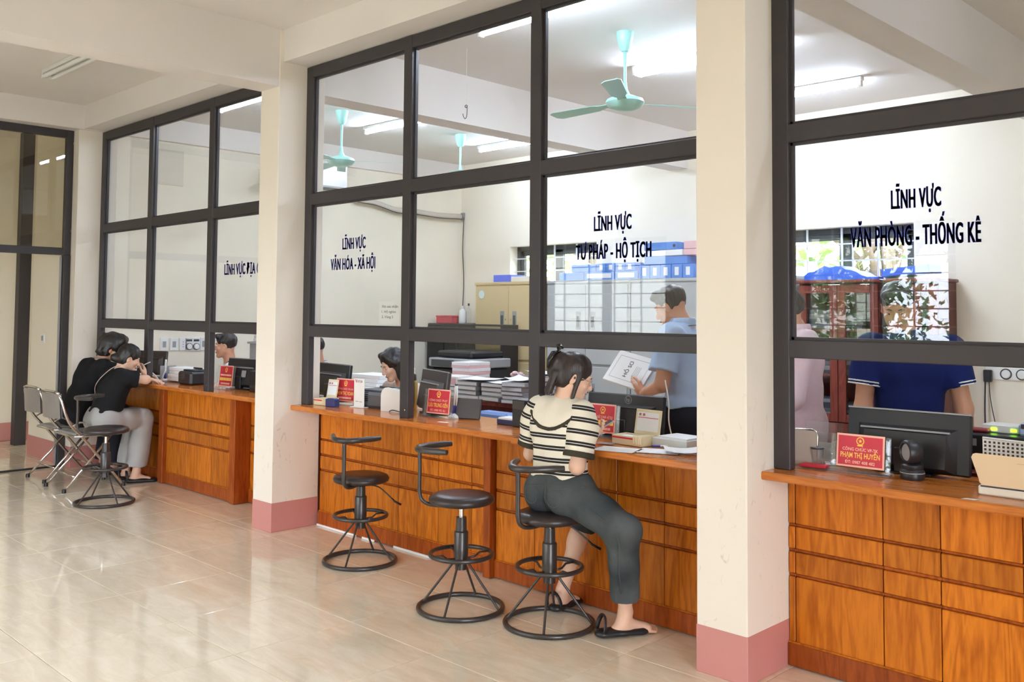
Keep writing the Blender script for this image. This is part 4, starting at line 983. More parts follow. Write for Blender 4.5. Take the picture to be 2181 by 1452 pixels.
skin_mesh(t, 'body', B, .007, M_SKINF, [BOX(H+vec(0, 0, -.01), .155)+(.0034,), BOX(J['wr']+hd*.09, .115)+(.0028,), BOX(vec(-2.68, 3.6, .06), .155)+(.0034,)])
face_parts(t, H, fr, hs, skin=M_SKINF)
# striped knit top
def stripes_mat():
    m = bpy.data.materials.new('striped_knit'); m.use_nodes = True; n = m.node_tree; p = n.nodes['Principled BSDF']; p.inputs['Roughness'].default_value = .9; p.inputs['Specular IOR Level'].default_value = .2
    a = n.nodes.new('ShaderNodeAttribute'); a.attribute_name = 'stripe'; fr_ = n.nodes.new('ShaderNodeMath'); fr_.operation = 'WRAP'; fr_.inputs[1].default_value = 1.0; fr_.inputs[2].default_value = 0
    r = n.nodes.new('ShaderNodeValToRGB'); r.color_ramp.interpolation = 'CONSTANT'; e = r.color_ramp.elements; cr, bk = rgb(232, 224, 206), rgb(46, 42, 42)
    e[0].position = 0; e[0].color = cr; e[1].position = .58; e[1].color = bk
    for ps, c in ((.755, rgb(226, 222, 214)), (.81, bk), (.99, cr)): x = e.new(ps); x.color = c
    n.links.new(a.outputs['Fac'], fr_.inputs[0]); n.links.new(fr_.outputs[0], r.inputs[0]); n.links.new(r.outputs[0], p.inputs['Base Color'])
    t_ = n.nodes.new('ShaderNodeTexCoord'); z = n.nodes.new('ShaderNodeTexNoise'); z.inputs['Scale'].default_value = 420; b = n.nodes.new('ShaderNodeBump'); b.inputs['Strength'].default_value = .5; b.inputs['Distance'].default_value = .002
    n.links.new(t_.outputs['Object'], z.inputs['Vector']); n.links.new(z.outputs['Fac'], b.inputs['Height']); n.links.new(b.outputs[0], p.inputs['Normal'])
    return m
G = Field(); up, lat, fw, wm = torso(G, J, .017, hips=True, w=.93)
hm = (J['hl']+J['hr'])/2; G.half(hm+up*.070, -up); G.half(J['nb']+up*.035-fw*.0, nrm(up*.9-fw*.25))
G.ell(J['nb']+up*.045+fw*.01, np.stack((lat, fw, up)), (.072, .07, .03), .008, op='s')
P, F = G.skin(.0052, folds(.0032, 3))
va = ((P-hm)@up)/.0565; cc = J['nb']-fw*.035; dn = np.linalg.norm(P-cc, axis=1); an = np.arctan2((P-cc)@fw, (P-cc)@lat); RC = .158; va[dn < RC] = .2
M_STR = stripes_mat(); top_ = mesh_from('striped_top', P, F, M_STR, t, {'stripe': va})
ring_ = []
for a in np.linspace(-math.pi, math.pi, 41)[:-1]:
    m_ = np.abs((an-a+math.pi) % (2*math.pi)-math.pi) < .12
    if m_.any(): q_ = P[m_]; ring_.append(q_[np.argmin(np.abs(dn[m_]-RC))])
for s in 'lr':
    G = Field(); a, e = J['s'+s], J['e'+s]; G.cone(a+lat*(.012 if s == 'l' else -.012), a+(e-a)*.3, .068, .074, .02); G.cone(a+(e-a)*.25, a+(e-a)*.92, .074, .070, .03, clip=[(a+(e-a)*.80, e-a)])
    Ps, Fs = G.skin(.0052, folds(.003, 4)); tt = (Ps-a)@nrm(e-a); mesh_from('sleeve', Ps, Fs, M_STR, t, {'stripe': (.36-tt)/.0565})
M_TRIM = cloth('dark_knit_trim', (66, 60, 50))
cp = np.array(ring_); cp = (cp+np.roll(cp, 1, 0)+np.roll(cp, -1, 0))/3; C_ = Field()
for a, b in zip(cp, np.roll(cp, -1, 0)): C_.cone(a, b, .0085, .0085, .003)
P, F = C_.skin(.004); mesh_from('collar_trim', P, F, M_TRIM, t)
for s in 'rl':
    C_ = Field(); a, e = J['s'+s], J['e'+s]; p = a+(e-a)*.72; q = a+(e-a)*.83; C_.cone(p, q+(e-a)*.1, .0765, .0765, .0, clip=[(q, e-a), (p, a-e)])
    P, F = C_.skin(.0045); mesh_from('cuff', P, F, M_TRIM, t)
# jeans
def denim(name, c1, c2):
    m = mat(name, c1, rough=.85, bump=.5, bscale=700, spec=.2); n = m.node_tree; p = n.nodes['Principled BSDF']; t_ = n.nodes.new('ShaderNodeTexCoord'); z = n.nodes.new('ShaderNodeTexNoise'); z.inputs['Scale'].default_value = 5; z.inputs['Detail'].default_value = 5
    r = n.nodes.new('ShaderNodeValToRGB'); r.color_ramp.elements[0].position = .35; r.color_ramp.elements[0].color = rgb(*c1); r.color_ramp.elements[1].position = .72; r.color_ramp.elements[1].color = rgb(*c2)
    n.links.new(t_.outputs['Object'], z.inputs['Vector']); n.links.new(z.outputs['Fac'], r.inputs[0]); n.links.new(r.outputs[0], p.inputs['Base Color']); return m
M_JEAN = denim('dark_denim', (54, 60, 64), (92, 97, 98))
G = Field(); G.cone(J['hl'], J['hr'], .112, .112, .03); G.cone(hm-lat*.045+up*.05, hm+lat*.045+up*.05, .105, .105, .03)
for s in (-1, 1): G.cone(hm+lat*s*.065-fw*.05-up*.02, hm+lat*s*.065-fw*.04-up*.02, .085, .085, .02)
G.half(hm+up*.082, up); trouser(G, J, 'r', .098, .080, .062, .80); trouser(G, J, 'l', .098, .078, .07, .20)
P, F = G.skin(.0055, folds(.0042, 5, 34)); je = mesh_from('jeans', P, F, M_JEAN, t); PJ, FJ = P, F
C_ = Field(); a, e = J['kr'], J['ar']; q = a+(e-a)*.80; C_.cone(q-(e-a)*.03, q+(e-a)*.1, .064, .064, 0, clip=[(q+(e-a)*.004, e-a), (q-(e-a)*.05, a-e)]); P, F = C_.skin(.004); mesh_from('hem', P, F, cloth('faded_denim', (96, 100, 100)), t)
M_SEAM = cloth('seam_thread', (92, 94, 92))
def seam(pts, r=.0022):
    MB().tube(smooth_path(pts, 4), r, 5).build('seam', M_SEAM, je, world=True, smooth=True)
P, F = PJ, FJ; VN = np.zeros_like(P); fn_ = np.cross(P[F[:, 2]]-P[F[:, 0]], P[F[:, 3]]-P[F[:, 1]])
for c_ in range(4): np.add.at(VN, F[:, c_], fn_)
VN /= np.maximum(1e-12, np.linalg.norm(VN, axis=1))[:, None]
def on_jean(pts, r=.002):
    out = []
    for q in pts:
        k_ = np.argsort(((P-q)**2).sum(1))[:3]; out.append(tuple(P[k_].mean(0)+VN[k_].mean(0)*.0012))
    MB().tube(smooth_path(out, 3), r, 5).build('seam', M_SEAM, je, world=True, smooth=True)
bk = lambda x, z: hm+lat*x-fw*.16+up*z
on_jean([bk(0, .07), bk(0, .03), bk(.0, -.02), bk(0, -.06)])
on_jean([bk(-.12, .052), bk(-.06, .047), bk(0, .045), bk(.06, .047), bk(.12, .052), hm+lat*.2-fw*.06+up*.055], .0024)
for s in (-1, 1): on_jean([bk(s*.028, .022), bk(s*.075, .028), bk(s*.125, .022), bk(s*.12, -.045), bk(s*.075, -.07), bk(s*.032, -.05), bk(s*.028, .022)], .0018)
on_jean([J['hr']+lat*.15+up*.05, J['hr']*.6+J['kr']*.4+vec(.06, -.1, .02), J['kr']+vec(.05, -.12, 0), J['kr']*.5+J['ar']*.5+vec(.06, -.12, 0), J['kr']*.24+J['ar']*.76+vec(.06, -.12, 0)], .0018)
# hair: twisted up with a dark claw clip, loose ends at the nape
G = Field(); A, L, S = hair_cap(G, H, fr, hs, .012)
G.ell(L(0, -.105, -.0), A, S(.045, .045, .06), .02); G.ell(L(.012, -.10, .055), A, S(.05, .042, .045), .02)
for k in range(9):
    x = -.045+.011*k; G.cone(L(x, -.10, -.02), L(x*1.3+rnd.uniform(-.01, .01), -.095+rnd.uniform(-.015, .015), -.115-rnd.uniform(0, .03)), .018*hs, .006, .01)
for s in (-1, 1): G.cone(L(s*.074, .025, .02), L(s*.078, .03, -.10-.05*(s > 0)), .012, .006, .012)
G.ell(L(0, .105, -.055), A, S(.064, .075, .098), .012, op='s')
P, F = G.skin(.0042, folds(.0022, 9, 90, (1, 1, .25))); ha = mesh_from('hair', P, F, M_HAIRB, t)
for s in (-1, 1):
    b = MB().tube([tuple(L(s*.008, -.118, .10)), tuple(L(s*.032, -.150, .075)), tuple(L(s*.042, -.158, .03)), tuple(L(s*.030, -.150, -.01))], [.007, .016, .014, .006], 8, flat=.6); b.build('hair_clip', M_BLACKG, ha, smooth=True, world=True)
b = MB().tube([tuple(L(-.03, -.125, .10)), tuple(L(0, -.132, .125)), tuple(L(.03, -.115, .118))], [.008, .018, .008], 8, flat=.6); b.build('hair_clip', M_BLACKG, ha, smooth=True, world=True)
# spectacles
b = MB()
for s in (-1, 1):
    b.tube([tuple(L(s*.033+.024*math.cos(a), .098, -.004+.018*math.sin(a))) for a in np.linspace(0, 6.283, 17)[:-1]], .0013, 5, closed=True)
    b.tube([tuple(L(s*.057, .096, .004)), tuple(L(s*.074, .05, .006)), tuple(L(s*.080, -.005, .008))], .0013, 5)
b.tube([tuple(L(-.009, .099, 0)), tuple(L(.009, .099, 0))], .0013, 5); b.build('spectacles', M_CHROME, t, world=True, smooth=True)
# phone in her right hand (a thing of its own)
pc = J['wr']+hd*.125+vec(-.012, .0, .03); ph = thing('phone', 'dark phone held by the woman in the striped top', 'phone', pc)
b = MB(); b.M = Matrix.Rotation(math.radians(-40), 4, 'Z') @ Matrix.Rotation(math.radians(28), 4, 'X'); b.cbox(-.036, .036, -.078, .078, -.004, .004, .003); b.build('case', M_GREYP, ph)
b = MB(); b.M = Matrix.Rotation(math.radians(-40), 4, 'Z') @ Matrix.Rotation(math.radians(28), 4, 'X'); b.cbox(-.033, .033, -.074, .074, .004, .0048, .0003); b.build('screen', M_BLACKG, ph)
# sandals
def sandal(t, h, toe, strap_up):
    d = nrm(vec(toe[0]-h[0], toe[1]-h[1], 0)); s = np.cross(d, (0, 0, 1)); h = vec(h[0], h[1], 0); G = Field()
    G.cone(h+d*.0+vec(0, 0, .022), h+d*.10+vec(0, 0, .02), .040, .042, 0, flat=((0, 0, 1), 2.0)); G.cone(h+d*.10+vec(0, 0, .02), h+d*.19+vec(0, 0, .016), .043, .046, .01, flat=((0, 0, 1), 2.4)); G.half((0, 0, .0015), (0, 0, -1))
    P, F = G.skin(.0045); so = mesh_from('sandal', P, F, M_BLACK, t); st = MB()
    pts = [tuple(h+s*.042*math.cos(a)+d*(-.012+.055*strap_up*math.sin(a))+vec(0, 0, .03+.075*math.sin(a))) for a in np.linspace(0, math.pi, 13)]
    st.tube(pts, .010, 8, flat=.45); st.build('heel_strap', M_BLACK, so, world=True, smooth=True)
    return so
sandal(t, (-2.765, 3.425), (-2.675, 3.615), .3)
sandal(t, (-3.165, 3.55), (-3.19, 3.74), -.3)

# --- standing man in the light blue shirt with the folder
t = person('man in light blue short-sleeved shirt standing behind the counter with an open folder', (-3.02, 4.52, 0))
J = dict(hl=vec(-3.02, 4.42, .90), hr=vec(-3.02, 4.60, .90), sl=vec(-3.02, 4.335, 1.365), sr=vec(-3.04, 4.685, 1.365), nb=vec(-3.05, 4.51, 1.415), el=vec(-3.03, 4.26, 1.10), er=vec(-3.10, 4.74, 1.13),
         wl=on_y(1372, 838, 4.30), wr=on_y(1425, 775, 4.66), kl=vec(-3.03, 4.42, .48), kr=vec(-3.02, 4.61, .48), al=vec(-3.0, 4.42, .09), ar=vec(-2.99, 4.61, .09))
H = vec(-3.135, 4.50, 1.535); fr = frame((-.93, -.12, -.36)); hs = .95
B = Field(); torso(B, J); limbs(B, J); add_head(B, H, fr, hs, J['nb'])
hl = nrm(on_y(1345, 822, 4.34)-J['wl']); add_hand(B, J['wl'], hl, nrm(vec(-.2, .8, .5)), vec(-.1, .3, .9), .35, .98, thumb=.1)
hr_ = nrm(vec(-.8, -.35, .1)); add_hand(B, J['wr'], hr_, nrm(vec(.2, -.3, -.8)), vec(0, -.9, .2), .4, .98)
for s in 'lr': add_foot(B, J['a'+s], (J['a'+s][0]+.05, J['a'+s][1]), (J['a'+s][0]-.2, J['a'+s][1]))
skin_mesh(t, 'body', B, .009, M_SKINT, [BOX(H+vec(0, 0, -.01), .16)+(.004,), BOX(J['wl']+hl*.09, .115)+(.003,)])
face_parts(t, H, fr, hs, skin=M_SKINT)
M_LBLUE = cloth('light_blue_shirting', (178, 202, 234)); M_BLK = cloth('black_trouser_cloth', (40, 40, 46))
G = Field(); up, lat, fw, wm = torso(G, J, .022)
for s in 'lr': sleeve(G, J, s, .72, .078, .080)
hm = (J['hl']+J['hr'])/2; G.half(hm+up*.075, -up); G.ell(J['nb']+up*.055+fw*.02, np.stack((lat, fw, up)), (.060, .062, .032), .01, op='s')
P, F = G.skin(.007, folds(.0045, 11, 30)); mesh_from('shirt', P, F, M_LBLUE, t)
C_ = Field()
for i in range(20):
    a0, a1 = math.radians(-150+300*i/20), math.radians(-150+300*(i+1)/20); q = lambda a: J['nb']+lat*.066*math.sin(a)+fw*(-.066*math.cos(a)+.012)+up*.03
    C_.cone(q(a0), q(a1), .010, .010, .004, flat=(up, .42))
P, F = C_.skin(.005); mesh_from('collar', P, F, M_LBLUE, t)
ly = MB(); n_ = J['nb']; ly.tube(smooth_path([tuple(n_-fw*.075+up*.012), tuple(n_-lat*.085-fw*.03+up*.0), tuple(n_-lat*.10+fw*.06-up*.05), tuple(n_-lat*.04+fw*.13-up*.2)], 5), .007, 6, flat=.35); ly.build('lanyard', mat('navy_lanyard', (38, 46, 92), rough=.6), t, world=True, smooth=True)
G = Field(); G.cone(J['hl'], J['hr'], .115, .115, .03); 
for s in 'lr': trouser(G, J, s, .105, .08, .075, .97)
G.cone(hm-lat*.05+up*.05, hm+lat*.05+up*.05, .108, .108, .03); G.half(hm+up*.082, up); P, F = G.skin(.009, folds(.003, 12, 26)); mesh_from('trousers', P, F, M_BLK, t)
shoes(t, J, {'l': ((-2.95, 4.42), (-3.2, 4.42)), 'r': ((-2.94, 4.61), (-3.19, 4.61))}, M_BLACKG)
G = Field(); r, f, u = fr; A = np.stack(fr); L = lambda x, y, z: H+hs*(r*x+f*y+u*z); S = lambda *v: [hs*q for q in v]; G.ell(L(0, -.013, .052), A, S(.081, .099, .077), 0); G.ell(L(0, -.017, .022), A, S(.0758, .0925, .088), .015); G.cone(L(-.04, .06, .095), L(.04, .06, .095), .022, .022, .02); G.cone(L(-.04, .085, .078), L(.04, .085, .078), .014, .014, .02)
G.ell(L(0, .10, -.05), A, S(.07, .085, .098), .01, op='s'); G.half(L(0, 0, -.055), nrm(-fr[2]*.9-fr[1]*.5), .01)
for s in (-1, 1): G.ell(L(s*.088, .006, -.02), A, S(.03, .034, .042), .008, op='s')
P, F = G.skin(.0048, folds(.002, 13, 90)); mesh_from('hair', P, F, M_HAIR, t)
# the folder
qa, qb, qc, qd = [np.asarray(on_y(x, y, Y)) for x, y, Y in ((1322, 745, 4.46), (1402, 768, 4.42), (1378, 832, 4.30), (1296, 808, 4.34))]
t = thing('document_folder', 'white document folder held open by the man in the light blue shirt', 'folder', (qa+qc)/2)
ex = nrm(qb-qa); ey = nrm((qd-qa)-ex*((qd-qa)@ex)); ez = np.cross(ex, ey); wx, wy = np.linalg.norm(qb-qa), np.linalg.norm(qd-qa)
R = Matrix(((ex[0], ey[0], ez[0], qa[0]), (ex[1], ey[1], ez[1], qa[1]), (ex[2], ey[2], ez[2], qa[2]), (0, 0, 0, 1)))
sg = 1 if ez@(EYE-qa) > 0 else -1
b = MB(); b.M = R; b.cbox(0, wx, 0, wy, -sg*.018, -sg*.016, .0005); b.cbox(0, wx, 0, wy, -.001, .001, .0005); b.box(0, wx, wy-.002, wy, -sg*.018, 0); b.build('cover', M_PAPER, t, world=True)
b = MB(); b.M = R; b.box(.004, wx-.004, .004, wy-.003, -sg*.0155, -sg*.0012); b.build('pages', mat('page_edges', ()), t, world=True)
M_GLINE = mat('grey_print', (150, 150, 158), rough=.7)
b = MB(); b.M = R; z0, z1 = sg*.0012, sg*.0016
for (a0, a1, b0, b1) in ((.03, wx-.03, .03, .032), (.03, wx-.03, wy-.032, wy-.03), (.03, .032, .03, wy-.03), (wx-.032, wx-.03, .03, wy-.03)): b.box(a0, a1, b0, b1, z0, z1)
for k in range(4): b.box(wx*.62+.012*k, wx*.62+.002+.012*k, wy*.35, wy*.7, z0, z1)
b.build('printed_border', M_GLINE, t, world=True)
tx = text('lettering', 'HỒ SƠ', M_INK, t, cap=.026, bold=.01, align='C')
tx.matrix_basis = wmat(t).inverted() @ R @ Matrix.Translation((wx*.5, wy*.5, sg*.0022)) @ (Matrix.Rotation(math.radians(90), 4, 'Z') if sg > 0 else Matrix.Rotation(math.pi, 4, 'X') @ Matrix.Rotation(math.radians(90), 4, 'Z'))

# --- seated officer looking down
t = person('woman with shoulder-length black hair and beige blouse looking down behind the counter', (-5.38, 4.45, 0))
H = np.asarray(on_y(838, 775, 4.27)); c_ = H[0]
J = dict(hl=vec(c_+.08, 4.52, .50), hr=vec(c_-.08, 4.52, .50), sl=vec(c_+.155, 4.37, .905), sr=vec(c_-.155, 4.37, .905), nb=vec(c_, 4.37, .965), el=vec(c_+.20, 4.24, .70), er=vec(c_-.21, 4.24, .70),
         wl=vec(c_+.08, 4.13, .80), wr=vec(c_-.10, 4.13, .80), kl=vec(c_+.1, 4.16, .50), kr=vec(c_-.1, 4.16, .50), al=vec(c_+.1, 4.2, .09), ar=vec(c_-.1, 4.2, .09))
fr = frame((-.22, -.86, -.42)); hs = .92
B = Field(); torso(B, J, w=.9); limbs(B, J, w=.88); add_head(B, H, fr, hs, J['nb'])
for s in 'lr': add_hand(B, J['w'+s], vec(-.2 if s == 'l' else .2, -.9, -.1), vec(0, 0, -1), vec(-1 if s == 'l' else 1, 0, 0), .3, .9); add_foot(B, J['a'+s], (J['a'+s][0], 4.25), (J['a'+s][0], 4.07), .9)
skin_mesh(t, 'body', B, .009, M_SKINF, [BOX(H+vec(0, 0, -.01), .155)+(.004,)])
face_parts(t, H, fr, hs, skin=M_SKINF)
M_BEIGEC = cloth('beige_blouse_cloth', (226, 208, 194))
G = Field(); up, lat, fw, wm = torso(G, J, .018, w=.93)
for s in 'lr': sleeve(G, J, s, 1, .068, .056, fore=.85, rw=.042)
hm = (J['hl']+J['hr'])/2; G.half(hm-up*.02, -up); G.ell(J['nb']+up*.04+fw*.03, np.stack((lat, fw, up)), (.058, .075, .045), .01, op='s')
P, F = G.skin(.0065, folds(.004, 21, 40)); mesh_from('blouse', P, F, M_BEIGEC, t)
for s in (-1, 1):
    b = MB()
    for k in range(7): p = J['nb']+fw*(.10+.012*k)+lat*s*(.035+.008*math.sin(k*2))-up*(.03+.035*k); b.ball(tuple(p), (.009, .009, .012), 6, 4)
    b.build('ruffle', M_BEIGEC, t, world=True, smooth=True)
ly = MB(); ly.tube(smooth_path([tuple(J['nb']+lat*.06-fw*.02), tuple(J['nb']+lat*.06+fw*.07-up*.05), tuple(J['nb']+lat*.02+fw*.125-up*.2)], 5), .006, 6, flat=.4); ly.build('lanyard', MATS['navy_lanyard'], t, world=True, smooth=True)
G = Field(); G.cone(J['hl'], J['hr'], .11, .11, .03)
for s in 'lr': trouser(G, J, s, .10, .075, .06, .9)
P, F = G.skin(.010); mesh_from('trousers', P, F, M_BLK, t); shoes(t, J, {s: ((J['a'+s][0], 4.26), (J['a'+s][0], 4.05)) for s in 'lr'}, M_BLACK)
G = Field(); A, L, S = hair_cap(G, H, fr, hs, .014)
for s in (-1, 1):
    G.cone(L(s*.03, .055, .10), L(s*.082, .01, .02), .022, .024, .02); G.cone(L(s*.082, .0, .02), L(s*.082, -.03, -.12), .024, .022, .02); G.cone(L(s*.05, -.07, .02), L(s*.055, -.085, -.15), .04, .022, .03)
    G.cone(L(s*.080, .02, -.02), L(s*.076, .03, -.13), .016, .008, .015)
G.cone(L(0, -.09, 0), L(0, -.095, -.15), .04, .02, .03)
G.ell(L(0, .105, -.045), A, S(.062, .085, .105), .01, op='s'); G.cone(L(0, .04, .135), L(0, -.06, .142), .0035, .0035, .004, op='s')
P, F = G.skin(.0045, folds(.002, 23, 80, (1, 1, .2))); mesh_from('hair', P, F, M_HAIR, t)

# --- officer in the white shirt in the far left bay
t = person('man in white shirt with dark lanyard seated behind the far left counter', (-8.1, 4.5, 0))
H = np.asarray(on_y(481, 735, 4.40)); c_ = H[0]; fr = frame((-.62, -.78, -.05)); hs = .95; f2 = nrm(vec(-.5, -.87, 0)); l2 = vec(-f2[1], f2[0], 0)*-1
j = lambda x, y, z: vec(c_, 4.46, 0)+l2*x+f2*y+vec(0, 0, z)
J = dict(hl=j(-.09, -.08, .48), hr=j(.09, -.08, .48), sl=j(-.185, .0, .93), sr=j(.185, .0, .93), nb=j(0, .01, .985), el=j(-.24, .06, .68), er=j(.24, .06, .68), wl=j(-.15, .22, .80), wr=j(.15, .22, .80), kl=j(-.1, .25, .5), kr=j(.1, .25, .5), al=j(-.1, .22, .09), ar=j(.1, .22, .09))
B = Field(); torso(B, J); limbs(B, J); add_head(B, H, fr, hs, J['nb'])
for s in 'lr': add_hand(B, J['w'+s], f2, vec(0, 0, -1), l2*(1 if s == 'l' else -1), .3); add_foot(B, J['a'+s], J['a'+s][:2]-f2[:2]*.05, J['a'+s][:2]+f2[:2]*.2)
skin_mesh(t, 'body', B, .010, M_SKINT, [BOX(H+vec(0, 0, -.01), .16)+(.0045,)]); face_parts(t, H, fr, hs, lids=False, skin=M_SKINT)
G = Field(); up, lat, fw, wm = torso(G, J, .02)
for s in 'lr': sleeve(G, J, s, .8, .075, .072)
hm = (J['hl']+J['hr'])/2; G.ell(J['nb']+up*.05+fw*.01, np.stack((lat, fw, up)), (.062, .07, .035), .01, op='s'); P, F = G.skin(.008, folds(.004, 31, 34)); mesh_from('shirt', P, F, cloth('white_shirting', (232, 234, 240)), t)
n_ = J['nb']; ly = MB().tube(smooth_path([tuple(n_-fw*.05+up*.035-lat*.03), tuple(n_-lat*.065+up*.03), tuple(n_-lat*.085+fw*.07-up*.03), tuple(n_-lat*.05+fw*.13-up*.2)], 5), .008, 6, flat=.4); ly.build('lanyard', MATS['navy_lanyard'], t, world=True, smooth=True)
G = Field(); G.cone(J['hl'], J['hr'], .115, .115, .03)
for s in 'lr': trouser(G, J, s, .105, .08, .07, .95)
P, F = G.skin(.011); mesh_from('trousers', P, F, M_BLK, t); shoes(t, J, {s: (J['a'+s][:2]-f2[:2]*.06, J['a'+s][:2]+f2[:2]*.2) for s in 'lr'}, M_BLACK)
def short_hair(t, H, fr, hs, seed, full=0.0, m=None):
    G = Field(); r, f, u = fr; A = np.stack(fr); L = lambda x, y, z: H+hs*(r*x+f*y+u*z); S = lambda *v: [hs*q for q in v]
    G.ell(L(0, -.013, .052), A, S(.081+full, .099+full, .077+full), 0); G.ell(L(0, -.017, .022), A, S(.0758, .0925, .088), .015)
    G.cone(L(-.045, .065, .088), L(.045, .065, .088), .024, .024, .02); G.cone(L(-.03, .082, .098), L(.035, .082, .098), .016, .016, .02)
    G.ell(L(0, .108, -.045), A, S(.064, .082, .10), .008, op='s'); G.half(L(0, 0, -.06), nrm(-fr[2]*.9-fr[1]*.45), .01)
    for s in (-1, 1): G.ell(L(s*.09, .006, -.02), A, S(.032, .034, .042), .008, op='s')
    P, F = G.skin(.0048, folds(.0022, seed, 90)); return mesh_from('hair', P, F, m or M_HAIR, t)
short_hair(t, H, fr, hs, 33)

# --- person in the plaid shirt, mostly hidden
t = person('person in black and white plaid shirt half hidden behind a monitor of the middle bay', (-8.2, 5.6, 0))
H = np.asarray(on_y(671, 742, 5.5)); c_ = H[0]; f2 = nrm(vec(-.75, -.6, 0)); l2 = vec(f2[1], -f2[0], 0); fr = frame(f2+vec(0, 0, -.15)); hs = .95
j = lambda x, y, z: vec(c_, 5.55, H[2]-1.15)+l2*x+f2*y+vec(0, 0, z)
J = dict(hl=j(-.09, -.08, .50), hr=j(.09, -.08, .50), sl=j(-.19, -.02, .935), sr=j(.19, -.02, .935), nb=j(0, 0, .99), el=j(-.25, .05, .70), er=j(.25, .05, .70), wl=j(-.1, .25, .78), wr=j(.1, .25, .78), kl=j(-.1, .3, .5), kr=j(.1, .3, .5), al=j(-.1, .3, .12), ar=j(.1, .3, .12))
B = Field(); torso(B, J); limbs(B, J); add_head(B, H, fr, hs, J['nb'])
for s in 'lr': add_hand(B, J['w'+s], f2, vec(0, 0, -1), l2*(1 if s == 'l' else -1), .3)
skin_mesh(t, 'body', B, .012, M_SKINT, [BOX(H+vec(0, 0, -.01), .16)+(.006,)]); face_parts(t, H, fr, hs, lids=False, skin=M_SKINT)
def plaid():
    m = mat('plaid_shirting', (222, 224, 228), rough=.85); n = m.node_tree; p = n.nodes['Principled BSDF']; t_ = n.nodes.new('ShaderNodeTexCoord'); s = n.nodes.new('ShaderNodeSeparateXYZ'); n.links.new(t_.outputs['Object'], s.inputs[0]); last = None
    for ax, sc_ in (('X', 26), ('Z', 26)):
        a = n.nodes.new('ShaderNodeMath'); a.operation = 'MULTIPLY'; a.inputs[1].default_value = sc_; f_ = n.nodes.new('ShaderNodeMath'); f_.operation = 'PINGPONG'; f_.inputs[1].default_value = .5; l_ = n.nodes.new('ShaderNodeMath'); l_.operation = 'LESS_THAN'; l_.inputs[1].default_value = .09
        n.links.new(s.outputs[ax], a.inputs[0]); n.links.new(a.outputs[0], f_.inputs[0]); n.links.new(f_.outputs[0], l_.inputs[0])
        if last is None: last = l_
        else: mx = n.nodes.new('ShaderNodeMath'); mx.operation = 'MAXIMUM'; n.links.new(last.outputs[0], mx.inputs[0]); n.links.new(l_.outputs[0], mx.inputs[1]); last = mx
    c = n.nodes.new('ShaderNodeMix'); c.data_type = 'RGBA'; c.inputs[6].default_value = rgb(218, 220, 226); c.inputs[7].default_value = rgb(60, 62, 74); n.links.new(last.outputs[0], c.inputs[0]); n.links.new(c.outputs[2], p.inputs['Base Color']); return m
G = Field(); up, lat, fw, wm = torso(G, J, .02)
for s in 'lr': sleeve(G, J, s, .8, .078, .072)
P, F = G.skin(.009, folds(.004, 41, 34)); mesh_from('shirt', P, F, plaid(), t)
G = Field(); G.cone(J['hl'], J['hr'], .115, .115, .03)
for s in 'lr': trouser(G, J, s, .105, .08, .07, .97)
P, F = G.skin(.013); mesh_from('trousers', P, F, M_BLK, t); short_hair(t, H, fr, hs, 43)

# --- man in pink, arms folded
t = person('man in pale pink long-sleeved shirt standing with folded arms in the right bay', (-2.5, 4.85, 0))
f2 = nrm(vec(-.85, -.52, 0)); l2 = vec(f2[1], -f2[0], 0); H = np.asarray(on_y(1674, 662, 4.82)); fr = frame(f2+vec(0, 0, -.12)); hs = .95
o_ = H-f2*.06; j = lambda x, y, z: vec(o_[0], o_[1], 0)+l2*x+f2*y+vec(0, 0, z)
J = dict(hl=j(-.09, -.02, .88), hr=j(.09, -.02, .88), sl=j(-.195, -.02, 1.335), sr=j(.195, -.02, 1.335), nb=j(0, -.01, 1.385), el=j(-.24, .05, 1.06), er=j(.24, .05, 1.06), wl=j(.06, .20, 1.10), wr=j(-.08, .20, 1.13), kl=j(-.1, 0, .47), kr=j(.1, 0, .47), al=j(-.1, -.03, .09), ar=j(.1, -.03, .09))
B = Field(); torso(B, J); limbs(B, J); add_head(B, H, fr, hs, J['nb'])
add_hand(B, J['wl'], l2, -f2, vec(0, 0, 1), .5); add_hand(B, J['wr'], -l2, -f2, vec(0, 0, 1), .5)
for s in 'lr': add_foot(B, J['a'+s], J['a'+s][:2]-f2[:2]*.05, J['a'+s][:2]+f2[:2]*.2)
skin_mesh(t, 'body', B, .010, M_SKINT, [BOX(H+vec(0, 0, -.01), .16)+(.0045,)]); face_parts(t, H, fr, hs, lids=False, skin=M_SKINT)
G = Field(); up, lat, fw, wm = torso(G, J, .026)
for s in 'lr': sleeve(G, J, s, 1, .082, .072, fore=.8, rw=.05)
hm = (J['hl']+J['hr'])/2; G.cone(J['hl']-up*.08, J['hr']-up*.08, .118, .118, .04); G.half(hm-up*.15, -up); G.ell(J['nb']+up*.055, np.stack((lat, fw, up)), (.066, .07, .035), .01, op='s')
P, F = G.skin(.0075, folds(.006, 51, 26)); M_PSH = cloth('pale_pink_shirting', (236, 212, 220)); mesh_from('shirt', P, F, M_PSH, t)
C_ = Field()
for i in range(18):
    a0, a1 = math.radians(-150+300*i/18), math.radians(-150+300*(i+1)/18); q = lambda a: J['nb']+lat*.066*math.sin(a)+fw*(-.066*math.cos(a)+.012)+up*.03
    C_.cone(q(a0), q(a1), .011, .011, .004, flat=(up, .42))
P, F = C_.skin(.005); mesh_from('collar', P, F, M_PSH, t)
G = Field(); G.cone(J['hl']-vec(0,0,.06), J['hr']-vec(0,0,.06), .095, .095, .03)
for s in 'lr': trouser(G, J, s, .088, .08, .075, .97)
